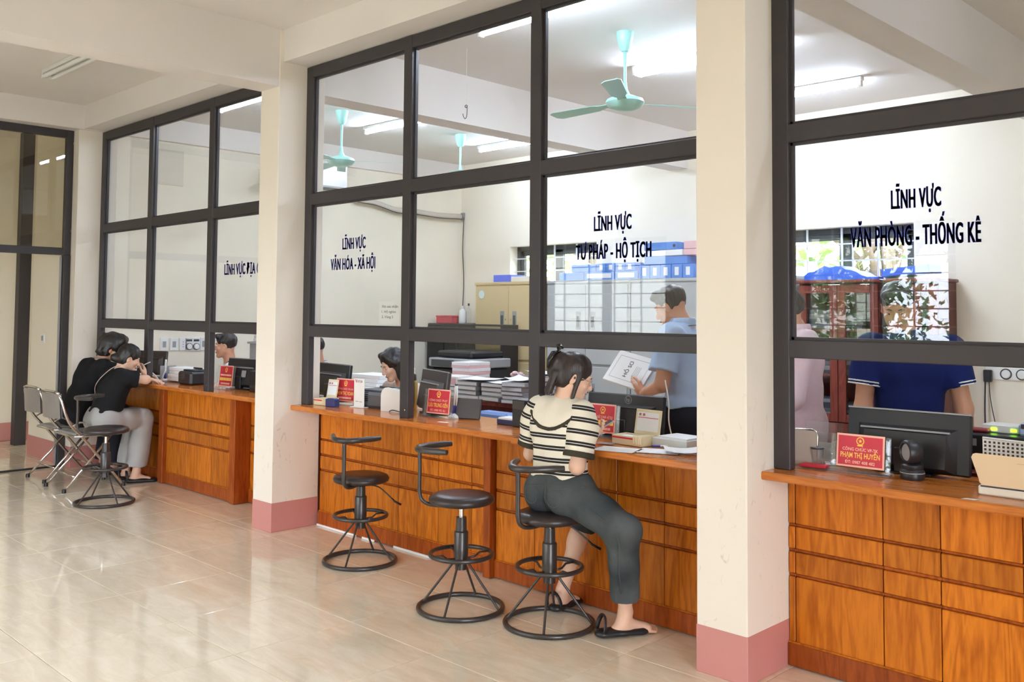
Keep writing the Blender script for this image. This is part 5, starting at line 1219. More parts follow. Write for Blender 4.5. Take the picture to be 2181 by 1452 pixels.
P, F = G.skin(.011); mesh_from('trousers', P, F, M_BLK, t); shoes(t, J, {s: (J['a'+s][:2]-f2[:2]*.06, J['a'+s][:2]+f2[:2]*.2) for s in 'lr'}, M_BLACK); short_hair(t, H, fr, hs, 53)

# --- man in the navy polo shirt
t = person('man in navy polo shirt with white-edged sleeves standing behind the right counter', (-1.9, 4.75, 0))
f2 = nrm(vec(.52, -.85, 0)); l2 = vec(f2[1], -f2[0], 0); H = np.asarray(on_y(1912, 652, 4.68)); fr = frame(f2*.9+vec(-.25, -.1, -.42)); hs = .97
ctr = np.asarray(on_y(1936, 700, 4.75)); j = lambda x, y, z: vec(ctr[0], 4.75, 0)+l2*x+f2*y+vec(0, 0, z)
J = dict(hl=j(-.09, -.04, .86), hr=j(.09, -.04, .86), sl=j(-.185, 0, 1.325), sr=j(.185, 0, 1.325), nb=j(.02, .02, 1.375), el=j(-.245, .02, 1.04), er=j(.225, .02, 1.03), wl=j(-.235, .14, .80), wr=j(.225, .14, .79), kl=j(-.1, 0, .46), kr=j(.1, 0, .46), al=j(-.1, -.03, .09), ar=j(.1, -.03, .09))
B = Field(); torso(B, J, w=1.03); limbs(B, J, w=1.05); add_head(B, H, fr, hs, J['nb'])
for s in 'lr': add_hand(B, J['w'+s], nrm(vec(0, 0, -1)+f2*.4), l2*(1 if s == 'l' else -1), f2, .4); add_foot(B, J['a'+s], J['a'+s][:2]-f2[:2]*.05, J['a'+s][:2]+f2[:2]*.2)
skin_mesh(t, 'body', B, .008, M_SKINT, [BOX(H+vec(0, 0, -.01), .16)+(.0042,)]); face_parts(t, H, fr, hs, skin=M_SKINT)
G = Field(); up, lat, fw, wm = torso(G, J, .020, w=1.05)
for s in 'lr': sleeve(G, J, s, .62, .080, .084)
hm = (J['hl']+J['hr'])/2; G.cone(J['hl']-up*.05, J['hr']-up*.05, .108, .108, .04); G.half(hm-up*.10, -up); G.ell(J['nb']+up*.055+fw*.02, np.stack((lat, fw, up)), (.068, .072, .035), .01, op='s')
P, F = G.skin(.0065, folds(.0035, 61, 32)); M_NAVY = cloth('navy_pique', (24, 36, 92)); mesh_from('polo_shirt', P, F, M_NAVY, t)
for s in 'lr':
    a, e = J['s'+s], J['e'+s]
    for q0, q1 in ((.55, .575), (.60, .625)): C_ = Field(); C_.cone(a+(e-a)*(q0-.05), a+(e-a)*(q1+.05), .0855, .0865, 0, clip=[(a+(e-a)*q1, e-a), (a+(e-a)*q0, a-e)]); P, F = C_.skin(.0035); mesh_from('sleeve_piping', P, F, cloth('white_piping', (232, 232, 226)), t)
C_ = Field()
for i in range(18):
    a0, a1 = math.radians(-165+330*i/18), math.radians(-165+330*(i+1)/18); q = lambda a: J['nb']+lat*.068*math.sin(a)+fw*(-.066*math.cos(a)+.012)+up*.028
    C_.cone(q(a0), q(a1), .011, .011, .004, flat=(up, .42))
P, F = C_.skin(.005); mesh_from('collar', P, F, M_NAVY, t)
G = Field(); G.cone(J['hl']-vec(0,0,.06), J['hr']-vec(0,0,.06), .095, .095, .03)
for s in 'lr': trouser(G, J, s, .088, .08, .075, .97)
P, F = G.skin(.011); mesh_from('trousers', P, F, M_BLK, t); shoes(t, J, {s: (J['a'+s][:2]-f2[:2]*.06, J['a'+s][:2]+f2[:2]*.2) for s in 'lr'}, M_BLACK); short_hair(t, H, fr, hs, 63)

# --- the couple at the far left counter
t = person('woman in black top with pale shoulder strap and grey trousers at the far left counter', (-8.0, 3.3, 0))
J = dict(hl=vec(-8.09, 3.24, .555), hr=vec(-7.93, 3.24, .555), sl=vec(-8.16, 3.345, .915), sr=vec(-7.865, 3.345, .91), nb=vec(-8.01, 3.375, .955), el=vec(-8.20, 3.55, .895), er=vec(-7.83, 3.52, .893), wl=vec(-7.99, 3.60, .885), wr=vec(-8.005, 3.585, .905),
         kl=vec(-8.17, 3.585, .545), kr=vec(-7.985, 3.575, .55), al=vec(-8.20, 3.53, .10), ar=vec(-7.99, 3.53, .10))
H = vec(-7.985, 3.435, 1.075); fr = frame((.30, .86, -.38)); hs = .90
B = Field(); torso(B, J, w=.92); limbs(B, J, w=.92); add_head(B, H, fr, hs, J['nb'])
add_hand(B, J['wr'], nrm(vec(-.35, .15, .85)), vec(-.6, -.6, .2), vec(.2, -.5, .8), .7, .9); add_hand(B, J['wl'], vec(.7, .6, -.1), vec(0, 0, -1), vec(-.5, .8, 0), .3, .9)
add_foot(B, J['ar'], (-8.01, 3.485), (-7.95, 3.68), .92); add_foot(B, J['al'], (-8.20, 3.485), (-8.18, 3.68), .92)
skin_mesh(t, 'body', B, .008, M_SKINF, [BOX(H+vec(0, 0, -.01), .155)+(.0042,), BOX(J['wr']+vec(-.03, .02, .07), .10)+(.0034,)]); face_parts(t, H, fr, hs, skin=M_SKINF)
M_BT = cloth('black_jersey', (30, 30, 32))
G = Field(); up, lat, fw, wm = torso(G, J, .022, w=.95)
for s in 'lr': sleeve(G, J, s, .62, .072, .072)
hm = (J['hl']+J['hr'])/2; G.half(hm+up*.05, -up); G.ell(J['nb']+up*.05, np.stack((lat, fw, up)), (.065, .07, .035), .01, op='s'); P, F = G.skin(.0065, folds(.004, 71, 34)); mesh_from('top', P, F, M_BT, t)
G = Field(); G.cone(J['hl'], J['hr'], .122, .122, .03); G.cone(hm-lat*.05+up*.05, hm+lat*.05+up*.05, .11, .11, .03); G.half(hm+up*.085, up)
for s in 'lr': trouser(G, J, s, .104, .082, .090, .90)
P, F = G.skin(.0075, folds(.005, 72, 24)); mesh_from('trousers', P, F, cloth('grey_linen', (172, 170, 168)), t)
n_ = J['nb']; ly = MB().tube(smooth_path([tuple(n_+lat*.03+fw*.05+up*.05), tuple(n_+lat*.04-fw*.06+up*.04), tuple(n_-lat*.0-fw*.125-up*.05), tuple(n_-lat*.08-fw*.135-up*.16), tuple(n_-lat*.165-fw*.06-up*.27)], 6), .008, 6, flat=.4); ly.build('shoulder_strap', mat('pale_pink_strap', (214, 188, 178), rough=.6), t, world=True, smooth=True)
G = Field(); A, L, S = hair_cap(G, H, fr, hs, .014); G.ell(L(-.012, -.115, -.045), A, S(.045, .045, .042), .02); G.ell(L(0, .108, -.05), A, S(.062, .08, .10), .01, op='s'); G.half(L(0, 0, -.10), nrm(-fr[2]-fr[1]*.1), .01)
for s in (-1, 1): G.ell(L(s*.09, .012, -.02), A, S(.028, .03, .036), .008, op='s')
P, F = G.skin(.0048, folds(.002, 73, 80)); ha = mesh_from('hair', P, F, M_HAIR, t)
MB().ball(tuple(L(-.03, -.135, -.02)), (.026, .02, .026), 10, 6).build('hair_clip', mat('gold_beige_clip', (176, 158, 120), rough=.35), ha, world=True, smooth=True)
for s in 'r': sandal(t, (-8.01, 3.475), (-7.95, 3.665), -.2)
sandal(t, (-8.20, 3.475), (-8.18, 3.665), -.2)
pc = vec(-8.075, 3.60, 1.0); ph = thing('phone', 'phone held up by the woman in black at the far left counter', 'phone', pc)
b = MB(); b.M = Matrix.Rotation(math.radians(-35), 4, 'Z') @ Matrix.Rotation(math.radians(25), 4, 'X'); b.cbox(-.034, .034, -.07, .07, -.004, .004, .003); b.build('case', M_WHITE, ph); b = MB(); b.M = Matrix.Rotation(math.radians(-35), 4, 'Z') @ Matrix.Rotation(math.radians(25), 4, 'X'); b.cbox(-.031, .031, -.066, .066, .004, .0047, .0003); b.build('screen', M_BLACKG, ph)

t = person('man in black t-shirt with thick hair seated beside the woman at the far left counter', (-8.6, 3.3, 0))
J = dict(hl=vec(-8.72, 3.24, .555), hr=vec(-8.54, 3.24, .555), sl=vec(-8.60, 3.325, .975), sr=vec(-8.29, 3.355, .975), nb=vec(-8.43, 3.37, 1.02), el=vec(-8.66, 3.50, .88), er=vec(-8.35, 3.54, .885), wl=vec(-8.50, 3.66, .885), wr=vec(-8.44, 3.72, .89),
         kl=vec(-8.74, 3.60, .55), kr=vec(-8.52, 3.60, .55), al=vec(-8.74, 3.55, .10), ar=vec(-8.52, 3.55, .10))
H = vec(-8.335, 3.44, 1.145); fr = frame((.55, .78, -.25)); hs = .97
B = Field(); torso(B, J); limbs(B, J); add_head(B, H, fr, hs, J['nb'])
for s in 'lr': add_hand(B, J['w'+s], vec(.4, .8, 0), vec(0, 0, -1), vec(-.8 if s == 'r' else .8, .4, 0), .3, .95); add_foot(B, J['a'+s], (J['a'+s][0], 3.50), (J['a'+s][0]+.02, 3.70))
skin_mesh(t, 'body', B, .009, M_SKINT, [BOX(H+vec(0, 0, -.01), .16)+(.0045,)]); face_parts(t, H, fr, hs, lids=False, skin=M_SKINT)
G = Field(); up, lat, fw, wm = torso(G, J, .022)
for s in 'lr': sleeve(G, J, s, .7, .078, .078)
hm = (J['hl']+J['hr'])/2; G.half(hm+up*.02, -up); G.ell(J['nb']+up*.05, np.stack((lat, fw, up)), (.065, .07, .035), .01, op='s'); P, F = G.skin(.008, folds(.004, 81, 34)); mesh_from('t_shirt', P, F, M_BT, t)
G = Field(); G.cone(J['hl'], J['hr'], .118, .118, .03)
for s in 'lr': trouser(G, J, s, .105, .085, .08, .97)
P, F = G.skin(.010, folds(.003, 82, 26)); mesh_from('trousers', P, F, M_BLK, t); shoes(t, J, {s: ((J['a'+s][0], 3.48), (J['a'+s][0], 3.68)) for s in 'lr'}, M_BLACK)
G = Field(); A, L, S = hair_cap(G, H, fr, hs, .030); G.cone(L(-.05, .06, .10), L(.05, .07, .09), .035, .035, .03); G.cone(L(-.04, -.08, -.05), L(.04, -.08, -.05), .035, .035, .03)
for k in range(16): a = rnd.uniform(0, 6.28); z = rnd.uniform(-.05, .12); G.cone(L(.08*math.cos(a), .09*math.sin(a)-.02, z), L(.105*math.cos(a), .115*math.sin(a)-.02, z-.02), .022, .008, .012)
G.ell(L(0, .118, -.06), A, S(.066, .085, .098), .01, op='s')
for s in (-1, 1): G.ell(L(s*.105, .012, -.03), A, S(.04, .03, .034), .008, op='s')
P, F = G.skin(.0055, folds(.003, 83, 70)); mesh_from('hair', P, F, M_HAIR, t)
MB().tube(smooth_path([tuple(J['nb']+lat*.07+fw*.03+up*.03), tuple(J['nb']+lat*.05-fw*.05+up*.035), tuple(J['nb']-lat*.05-fw*.05+up*.035), tuple(J['nb']-lat*.07+fw*.03+up*.03)], 5), .006, 6).build('collar_band', mat('grey_rib', (150, 152, 156), rough=.8), t, world=True, smooth=True)
# ------------------------------------------------------------------ things on the counters
ZT_ = CT+.0008
def g(px, py, z=CT): return on_z(px, py, z)
def monitor(label, base, w, h, rot, tilt=8, mm=None, zb=.09, extra=None, rim=False):
    """seen from behind: shell facing the lobby; base = foot centre on the counter"""
    t = thing('monitor', label, 'monitor', (base[0], base[1], CT), math.radians(rot)); m = mm or M_BLACK
    T = Matrix.Translation((0, 0, zb)) @ Matrix.Rotation(math.radians(-tilt), 4, 'X')
    b = MB(); b.M = T; b.cbox(-w/2, w/2, -.012, .014, 0, h, .006); sh = b.build('shell', m, t)
    b = MB(); b.M = T; b.add([(-w*.40, -.012, 0.0), (w*.40, -.012, 0), (w*.40, -.012, h*.74), (-w*.40, -.012, h*.74), (-w*.33, -.05, .02), (w*.33, -.05, .02), (w*.33, -.045, h*.64), (-w*.33, -.045, h*.64)], [(4, 5, 6, 7), (0, 1, 5, 4), (1, 2, 6, 5), (2, 3, 7, 6), (3, 0, 4, 7)]); b.build('rear_bulge', m, sh)
    b = MB(); b.M = T; b.box(-w*.36, w*.36, -.0475, -.038, h*.66, h*.69); b.build('vent_slot', M_GREYP if rim else M_STEEL, sh)
    b = MB(); b.M = T; b.box(-w/2+.008, w/2-.008, .0142, .0148, .012, h-.01); b.build('screen', M_BLACKG, sh)
    if rim: b = MB(); b.M = T; b.cbox(-w/2, w/2, -.013, -.002, h-.004, h+.003, .001); b.build('top_edge', M_GREYP, sh)
    MB().cbox(-.035, .035, -.05, -.015, .008, zb+h*.4, .004).build('stand', m, t)
    MB().cbox(-.11, .11, -.045, .10, 0, .010, .004).build('foot', m, t)
    return t, T, sh
def emblem(par, T, r, m):
    b = MB(); b.M = T; n = 20
    b.tube([(r*math.cos(2*math.pi*i/n), 0, r*math.sin(2*math.pi*i/n)) for i in range(n)], r*.16, 5, closed=True); o = b.build('emblem', m, par)
    b = MB(); b.M = T; b.prism([((r*.6 if i % 2 == 0 else r*.25)*math.sin(math.pi*i/5), (r*.6 if i % 2 == 0 else r*.25)*math.cos(math.pi*i/5)) for i in range(10)], -.0006, 0); b.build('emblem_star', m, par)
    b = MB(); b.M = T; b.prism([(-r*.9, -r*1.1), (r*.9, -r*1.1), (r*.7, -r*1.45), (-r*.7, -r*1.45)], -.0006, 0); b.build('emblem_ribbon', m, par)
def plate(label, base, rot, lines, w=.215, h=.16):
    t = thing('name_plate', label, 'name plate', (base[0], base[1], ZT_), math.radians(rot)); tl = Matrix.Translation((0, 0, .022)) @ Matrix.Rotation(math.radians(-6), 4, 'X')
    B = lambda n, m, *a, c=.0012: (lambda b: b.build(n, m, t))((lambda b: (setattr(b, 'M', tl), b.cbox(*a, c))[1])(MB()))
    MB().cbox(-w/2-.03, w/2+.03, -.035, .035, 0, .006, .002).build('acrylic_base', M_ACRYL, t)
    for s in (-1, 1):
        B('acrylic_post', M_ACRYL, s*(w/2+.014)-.009, s*(w/2+.014)+.009, -.006, .008, -.016, h*.98)
        MB().cbox(s*(w/2+.014)-.016, s*(w/2+.014)+.016, -.016, .018, .006, .020, .002).build('acrylic_clip', M_ACRYL, t)
    card = B('card', M_PALEP, -w/2, w/2, -.0015, .0015, 0, h)
    b = MB(); b.M = tl; b.box(-w/2+.008, w/2-.008, -.0024, -.0014, .008, h-.008); b.build('red_field', M_RED, card)
    emblem(card, tl @ Matrix.Translation((0, -.0030, h*.80)), .0145, M_GOLD)
    for s, z, cap, wd, m in lines:
        if s is None:                                            # print too small to read: short bars
            x = -wd*w/2
            for q in (.3, .2, .28, .15):
                b = MB(); b.M = tl; b.box(x, x+q*wd*w, -.0032, -.0024, z*h, z*h+cap); b.build('print_bar', m, card); x += (q+.023)*wd*w
            continue
        o = text('lettering', s, m, card, width=wd*w, cap=cap, bold=.02, align='C', res=2); o.matrix_basis = tl @ Matrix.Translation((0, -.0030, z*h)) @ Matrix.Rotation(math.pi/2, 4, 'X')
    return t
def lines_for(a, n, p): return [(a, .50, .013, .80, M_PALEP), (n, .275, .024, .86, M_GOLD), (p, .10, .013, .66, M_PALEP)]
def pen_stand(label, base, rot=0, up=1):
    t = thing('pen_stand', label, 'pen stand', (base[0], base[1], ZT_), math.radians(rot))
    MB().lathe([(0, 0), (.042, 0), (.040, .012), (.022, .026), (0, .028)], 18).build('base', M_WHITE, t, smooth=True, angle=50)
    for s in (-1, 1):
        MB().tube([(s*.014, 0, .02), (s*.010, .004, .075)], [.0105, .0085], 10).build('holder', mat('indigo_plastic', (54, 46, 128), rough=.4), t, smooth=True)
        p = MB().tube([(s*.010, .004, .07), (s*.006, .010, .195)], [.0062, .0055], 8).build('pen', M_WHITE, t, smooth=True); MB().tube([(s*.006, .010, .19), (s*.0055, .0105, .205)], [.0055, .004], 8).build('pen_cap', M_INK, p, smooth=True)
    return t
def stamp_box(label, base, rot, w=.20, lx=.035):
    t = thing('stamp_box', label, 'box', (base[0], base[1], ZT_), math.radians(rot))
    for a in ((-w/2, w/2, -.055, -.052, 0, .045), (-w/2, w/2, .052, .055, 0, .045), (-w/2, -w/2+.003, -.055, .055, 0, .045), (w/2-.003, w/2, -.055, .055, 0, .045), (-w/2, w/2, -.055, .055, 0, .004)):
        MB().cbox(*a, .001).build('tray_side', M_CREAM, t)
    MB().box(-w/2+.004, w*.18, -.05, .05, .030, .036).build('paper_pad', M_PAPER, t); MB().box(-w/2, w*.2, -.0562, -.0548, .030, .038).build('red_stripe', M_RED, t)
    for k in range(5): MB().cbox(w*.22+.011*k, w*.22+.005+.011*k, -.06, .05, .01, .05, .002).build('rib', M_CREAM, t)
    T = Matrix.Translation((lx, .055, .045)) @ Matrix.Rotation(math.radians(-10), 4, 'X')
    b = MB(); b.M = T; b.cbox(-w*.42, w*.42, -.003, .004, 0, .125, .002); lid = b.build('lid', M_CREAM, t)
    b = MB(); b.M = T; b.box(-w*.35, w*.35, -.0042, -.003, .018, .110); b.build('lid_card', M_PAPER, lid)
    b = MB(); b.M = T; b.box(-w*.32, w*.34, -.0052, -.0042, .082, .085); b.build('red_rule', M_RED, lid)
    for k in range(2): b = MB(); b.M = T; b.box(-w*.30+.024*k, -w*.30+.014+.024*k, -.0052, -.0042, .092, .104); b.build('printed_mark', mat('dull_red_print', (178, 110, 112), rough=.6), lid)
    return t
# ---- middle counter
q = g(727, 872); monitor('large black monitor by the left frame of the middle counter', (on_y(722, 860, 3.92)[0]-.10, 3.93), .46, .235, -6, 6, rim=True, zb=.03)
stamp_box('cream stamp box with red stripe at the left end of the middle counter', (-5.455, 3.725), 4, .13, -.012)
t = thing('tape_roll_box', 'small dark blue block in front of the left name plate', 'box', tuple(g(708, 866)[:2])+(ZT_,), .1); MB().cbox(-.045, .045, -.025, .025, 0, .052, .003).build('body', mat('dark_blue_plastic', (50, 56, 110), rough=.4), t); MB().cbox(-.035, .035, -.018, .018, .052, .056, .002).build('lid', mat('dark_blue_plastic', ()), t)
b_ = on_y(727, 858, 3.80); plate('red name plate behind the small blue block and payment card stand', (b_[0]-.012, 3.835), 6, lines_for('CÔNG CHỨC VH-XH', 'PHẠM THỊ XOAN', None), .20, .155)
t = thing('card_stand', 'white payment card stand with red and blue heading', 'sign', tuple(g(765, 868)[:2])+(ZT_,), math.radians(10))
MB().cbox(-.062, .062, -.025, .025, 0, .006, .002).build('foot', M_WHITE, t); c_ = MB().cbox(-.047, .047, -.004, 0, .006, .195, .0015).build('card', M_WHITE, t)
text('lettering', 'V', M_RED, c_, cap=.022, bold=.03, width=.020, loc=(-.036, -.0046, .166)); text('lettering', 'IETQR', mat('violet_print', (120, 88, 128), rough=.6), c_, cap=.014, bold=.02, width=.046, loc=(-.014, -.0046, .168))
MB().box(-.030, -.006, -.0046, -.004, .040, .0425).build('print_line', M_INK, c_); MB().box(.004, .030, -.0046, -.004, .038, .0405).build('print_line', M_INK, c_)
def printer(label, base, w, d, h, rot, m):
    t = thing('printer', label, 'printer', (base[0], base[1], ZT_), math.radians(rot))
    MB().cbox(-w/2, w/2, -d/2, d/2, 0, h, .018).build('body', m, t, smooth=True, angle=35)
    for k in range(5): MB().box(-w/2+.03, -w/2+.14, -d/2-.0012, -d/2+.002, h*.42+.014*k, h*.42+.005+.014*k).build('vent_slot', M_BLACKG, t)
    MB().cbox(-w/2+.02, w/2-.02, -d/2+.04, d/2-.01, h, h+.014, .005).build('lid', m, t); MB().cbox(-w*.3, w*.3, d/2-.06, d/2-.045, h+.01, h+.03, .003).build('paper_tray', m, t)
    return t
pb = on_y(812, 858, 3.90); printer('dark grey printer in front of the woman with the beige blouse', (pb[0], 3.925), .36, .22, .105, 4, mat('dark_grey_plastic', (84, 84, 88), rough=.5))
# white curved device against the first mullion
pb = on_y(833, 866, 3.78); t = thing('card_reader', 'pale grey curved plastic device against the first mullion', 'device', (pb[0]+.03, 3.80, ZT_), math.radians(6)); b = MB()
pf = [(-.115, 0), (.10, 0), (.10, .135), (-.06, .155)]+[(-.06-.055*math.sin(a), .10+.055*math.cos(a)) for a in np.linspace(.2, math.pi/2, 6)]
b.prism(pf, -.03, -.015); b.build('front_shell', M_WHITE, t); b = MB(); b.prism([(x*.96, z*.95) for x, z in pf], -.015, .05); b.build('housing', M_GREYP, t); MB().tube(smooth_path([(-.03, -.034, .004), (.0, -.04, .014), (.03, -.036, .012), (.07, -.034, .006)], 4), .003, 6).build('cable', M_BLACK, t, smooth=True)
# thermos flask
pb = on_y(877, 860, 3.98); t = thing('thermos_flask', 'brass coloured thermos flask right of the first mullion', 'flask', (pb[0], 3.98, ZT_)); MB().lathe([(0, 0), (.036, 0), (.038, .01), (.038, .17), (.030, .19), (0, .19)], 20).build('body', mat('brushed_brass', (196, 164, 96), rough=.3, metal=.9), t, smooth=True, angle=40); MB().lathe([(0, .185), (.030, .185), (.030, .225), (.024, .235), (0, .235)], 20).build('cup_lid', mat('dark_bronze', (74, 66, 52), rough=.3, metal=.6), t, smooth=True, angle=40)
t = thing('towel', 'white cloth hanging behind the brass flask', 'cloth', (on_y(873, 800, 4.2)[0], 4.2, 0)); MB().cbox(-.05, .05, -.01, .01, .80, 1.10, .008).build('cloth', M_PAPER, t)
mb = on_y(915, 868, 3.90); monitor('black monitor turned sideways behind the middle name plate', (mb[0]+.02, 3.90), .46, .255, -20, 7, mat('dark_brown_black_plastic', (62, 54, 52), rough=.4), rim=True, zb=.02)
pl = on_y(937, 878, 3.80); plate('red name plate beside the pen stand with two white pens', (pl[0]-.01, 3.79), 4, lines_for('CÔNG CHỨC TP-HT', 'LƯU TRUNG KIÊN', 'ĐT: 0988 975 151'), .195, .15)
pen_stand('white and indigo pen stand with two white pens beside the middle name plate', g(969, 890), 10)
mb = on_y(993, 882, 3.86); t = thing('tablet', 'dark tablet screen standing right of the pen stand', 'tablet', (mb[0], 3.87, ZT_), math.radians(18)); b = MB(); b.M = Matrix.Rotation(math.radians(-14), 4, 'X'); b.cbox(-.085, .085, -.006, .006, 0, .125, .004); b.build('shell', mat('dark_brown_black_plastic', ()), t); b = MB(); b.M = Matrix.Rotation(math.radians(-14), 4, 'X'); b.box(-.078, .078, .0061, .0066, .008, .118); b.build('screen', M_BLACKG, t); MB().cbox(-.06, .06, .02, .028, 0, .06, .003).build('prop', M_BLACK, t)
t = thing('paper_slip', 'tiny white paper slip on the middle counter edge', 'paper', tuple(g(944, 899)[:2])+(ZT_,), .25); MB().box(-.035, .035, -.012, .012, 0, .0006).build('slip', M_PAPER, t)
pb = on_y(1085, 893, 3.86); t = thing('document_tray', 'dark blue tray with papers left of the black box', 'tray', (pb[0], 3.88, ZT_)); MB().cbox(-.075, .06, -.05, .05, 0, .03, .003).build('tray', mat('navy_plastic', (36, 40, 84), rough=.5), t); MB().box(-.065, .05, -.045, .045, .03, .04).build('papers', M_PAPER, t)
pb = on_y(1110, 900, 3.84); t = thing('speaker_box', 'black box at the left shoulder of the striped-top woman', 'speaker', (pb[0], 3.86, ZT_)); MB().cbox(-.045, .06, -.05, .05, 0, .155, .004).build('body', M_BLACK, t); MB().cbox(-.04, .055, -.053, -.05, .1, .145, .002).build('grille', M_STEEL, t)
mb = on_y(1335, 905, 3.96); tm_, T_, sh_ = monitor('large black monitor with round logo in front of the man in light blue', (mb[0], 3.935), .47, .212, 6, 7, zb=.012, rim=False)
b = MB(); b.M = T_; n = 24; b.tube([(.020*math.cos(2*math.pi*i/n)+.02, -.0125, 0.182+.020*math.sin(2*math.pi*i/n)) for i in range(n)], .0018, 5, closed=True); b.build('logo_ring', M_GREYP, sh_)
o = text('lettering', 'hp', M_GREYP, sh_, cap=.022, width=.022, bold=.005, align='C'); o.matrix_basis = T_ @ Matrix.Translation((.02, -.0135, .173)) @ Matrix.Rotation(math.pi/2, 4, 'X') @ Matrix.Shear('XY', 4, (.2, 0)) if False else T_ @ Matrix.Translation((.02, -.0135, .173)) @ Matrix.Rotation(math.pi/2, 4, 'X')
MB().tube(smooth_path([(.245, 0, .31), (.26, .01, .2), (.255, .02, .1), (.27, .03, .01)], 5), .004, 6).build('cable', M_WHITE, tm_, smooth=True)
pl = on_y(1283, 915, 3.85); plate('red name plate partly hidden by the phone of the striped-top woman', (pl[0], 3.845), 2, lines_for('CÔNG CHỨC TƯ PHÁP - HỘ TỊCH', None, None), .165, .15)
stamp_box('cream stamp box with open lid in front of the logo monitor', (g(1345, 948)[0]-.01, 3.755), -4, .195)
pb = g(1395, 948); t = thing('desk_bell', 'white domed bell on dark base beside the cream stamp box', 'bell', (pb[0], pb[1]+.02, ZT_)); MB().lathe([(0, 0), (.040, 0), (.040, .010), (0, .012)], 18).build('base', M_BLACK, t, smooth=True, angle=50); MB().lathe([(.036, .012), (.034, .02), (.024, .038), (.008, .046), (0, .046)], 18).build('dome', M_WHITE, t, smooth=True); MB().lathe([(0, .046), (.005, .046), (.005, .052), (0, .053)], 10).build('plunger', M_INK, t, smooth=True)
pb = on_y(1450, 940, 3.86); t = thing('paper_tray', 'pale grey flat tray at the right end of the middle counter', 'tray', (pb[0]+.01, 3.85, ZT_), math.radians(-4)); MB().cbox(-.11, .10, -.09, .09, 0, .045, .004).build('tray', mat('pale_grey_plastic', (206, 210, 208), rough=.5), t); MB().box(-.09, .09, -.07, .08, .045, .052).build('papers', M_PAPER, t)
def paper(label, px, py, w, d, rot, dz=0.0, curl=.004, grp=None): q = g(px, py); return sheets(label, q[0], q[1], ZT_+dz+.0012, w, d, rot, curl=curl, grp=grp)
paper('white paper hanging toward the counter edge beside the striped-top woman', 1315, 958, .21, .15, 14, 0, .0)
paper('white paper under the pen in the right corner of the middle counter', 1405, 962, .20, .15, 22, 0, .0)
paper('curled white paper topmost by the near pillar on the middle counter', 1455, 966, .17, .14, 40, .006, .02)
pb = g(1290, 946); t = thing('identity_card', 'small grey card on the paper by the cream stamp box', 'card', (pb[0], pb[1], ZT_+.004), .2); MB().cbox(-.043, .043, -.027, .027, 0, .001, .0004).build('card', M_GREYP, t)
pb = g(1420, 955); t = thing('pen', 'blue and clear pen lying on the papers of the middle counter', 'pen', (pb[0], pb[1], ZT_+.012), math.radians(58)); MB().tube([(-.07, 0, 0), (.05, 0, 0)], .0048, 8).build('barrel', M_WHITE, t, smooth=True, angle=60); MB().tube([(-.075, 0, 0), (-.035, 0, 0)], .006, 8).build('cap', mat('indigo_plastic', ()), t, smooth=True, angle=60)
# ---- right counter
mb = on_y(1935, 1000, 3.97); t3, T3, sh3 = monitor('large black monitor in front of the man in navy polo', (-1.565, 3.925), .50, .245, 2, 7, zb=.01, rim=True)
pl = on_y(1830, 990, 3.76); plate('large red name plate with gold emblem on the right counter', (pl[0], 3.765), 2, [('CÔNG CHỨC VP-TK', .50, .0125, .74, M_PALEP), ('PHẠM THỊ HUYỀN', .29, .021, .82, M_GOLD), ('ĐT: 0987 408 482', .11, .0125, .62, M_PALEP)], .200, .135)
pb = g(1937, 1022); t = thing('barcode_scanner', 'black round-headed barcode scanner beside the large name plate', 'scanner', (pb[0], pb[1]+.03, ZT_), math.radians(-38))
MB().lathe([(0, 0), (.044, 0), (.046, .006), (.046, .034), (.040, .040), (.042, .044), (.042, .056), (.034, .062), (0, .062)], 26).build('base', M_BLACK, t, smooth=True, angle=45); MB().lathe([(.0465, .024), (.0468, .026), (.0465, .028)], 26).build('trim_ring', M_GREYP, t, smooth=True)
b = MB(); b.M = Matrix.Translation((0, .0, .105)) @ Matrix.Rotation(math.radians(90), 4, 'X'); b.lathe([(0, -.036), (.03, -.034), (.044, -.02), (.049, 0), (.048, .022), (.045, .03), (.037, .032), (.034, .024), (0, .022)], 28); hd_ = b.build('head', M_BLACK, t, smooth=True, angle=50)
b = MB(); b.M = Matrix.Translation((0, .0, .105)) @ Matrix.Rotation(math.radians(90), 4, 'X'); b.lathe([(0, .0235), (.033, .0235), (.033, .025), (0, .025)], 24); b.build('scan_window', M_GREYP, hd_)
pb = g(1735, 997); t = thing('ink_pad', 'red ink pad in a clear plastic tray', 'ink pad', (pb[0], pb[1], ZT_), math.radians(8)); MB().cbox(-.062, .062, -.042, .042, 0, .006, .002).build('clear_tray', M_ACRYL, t); MB().cbox(-.056, .056, -.034, .036, .006, .016, .003).build('pad', mat('red_ink_felt', (196, 24, 44), rough=.6), t)
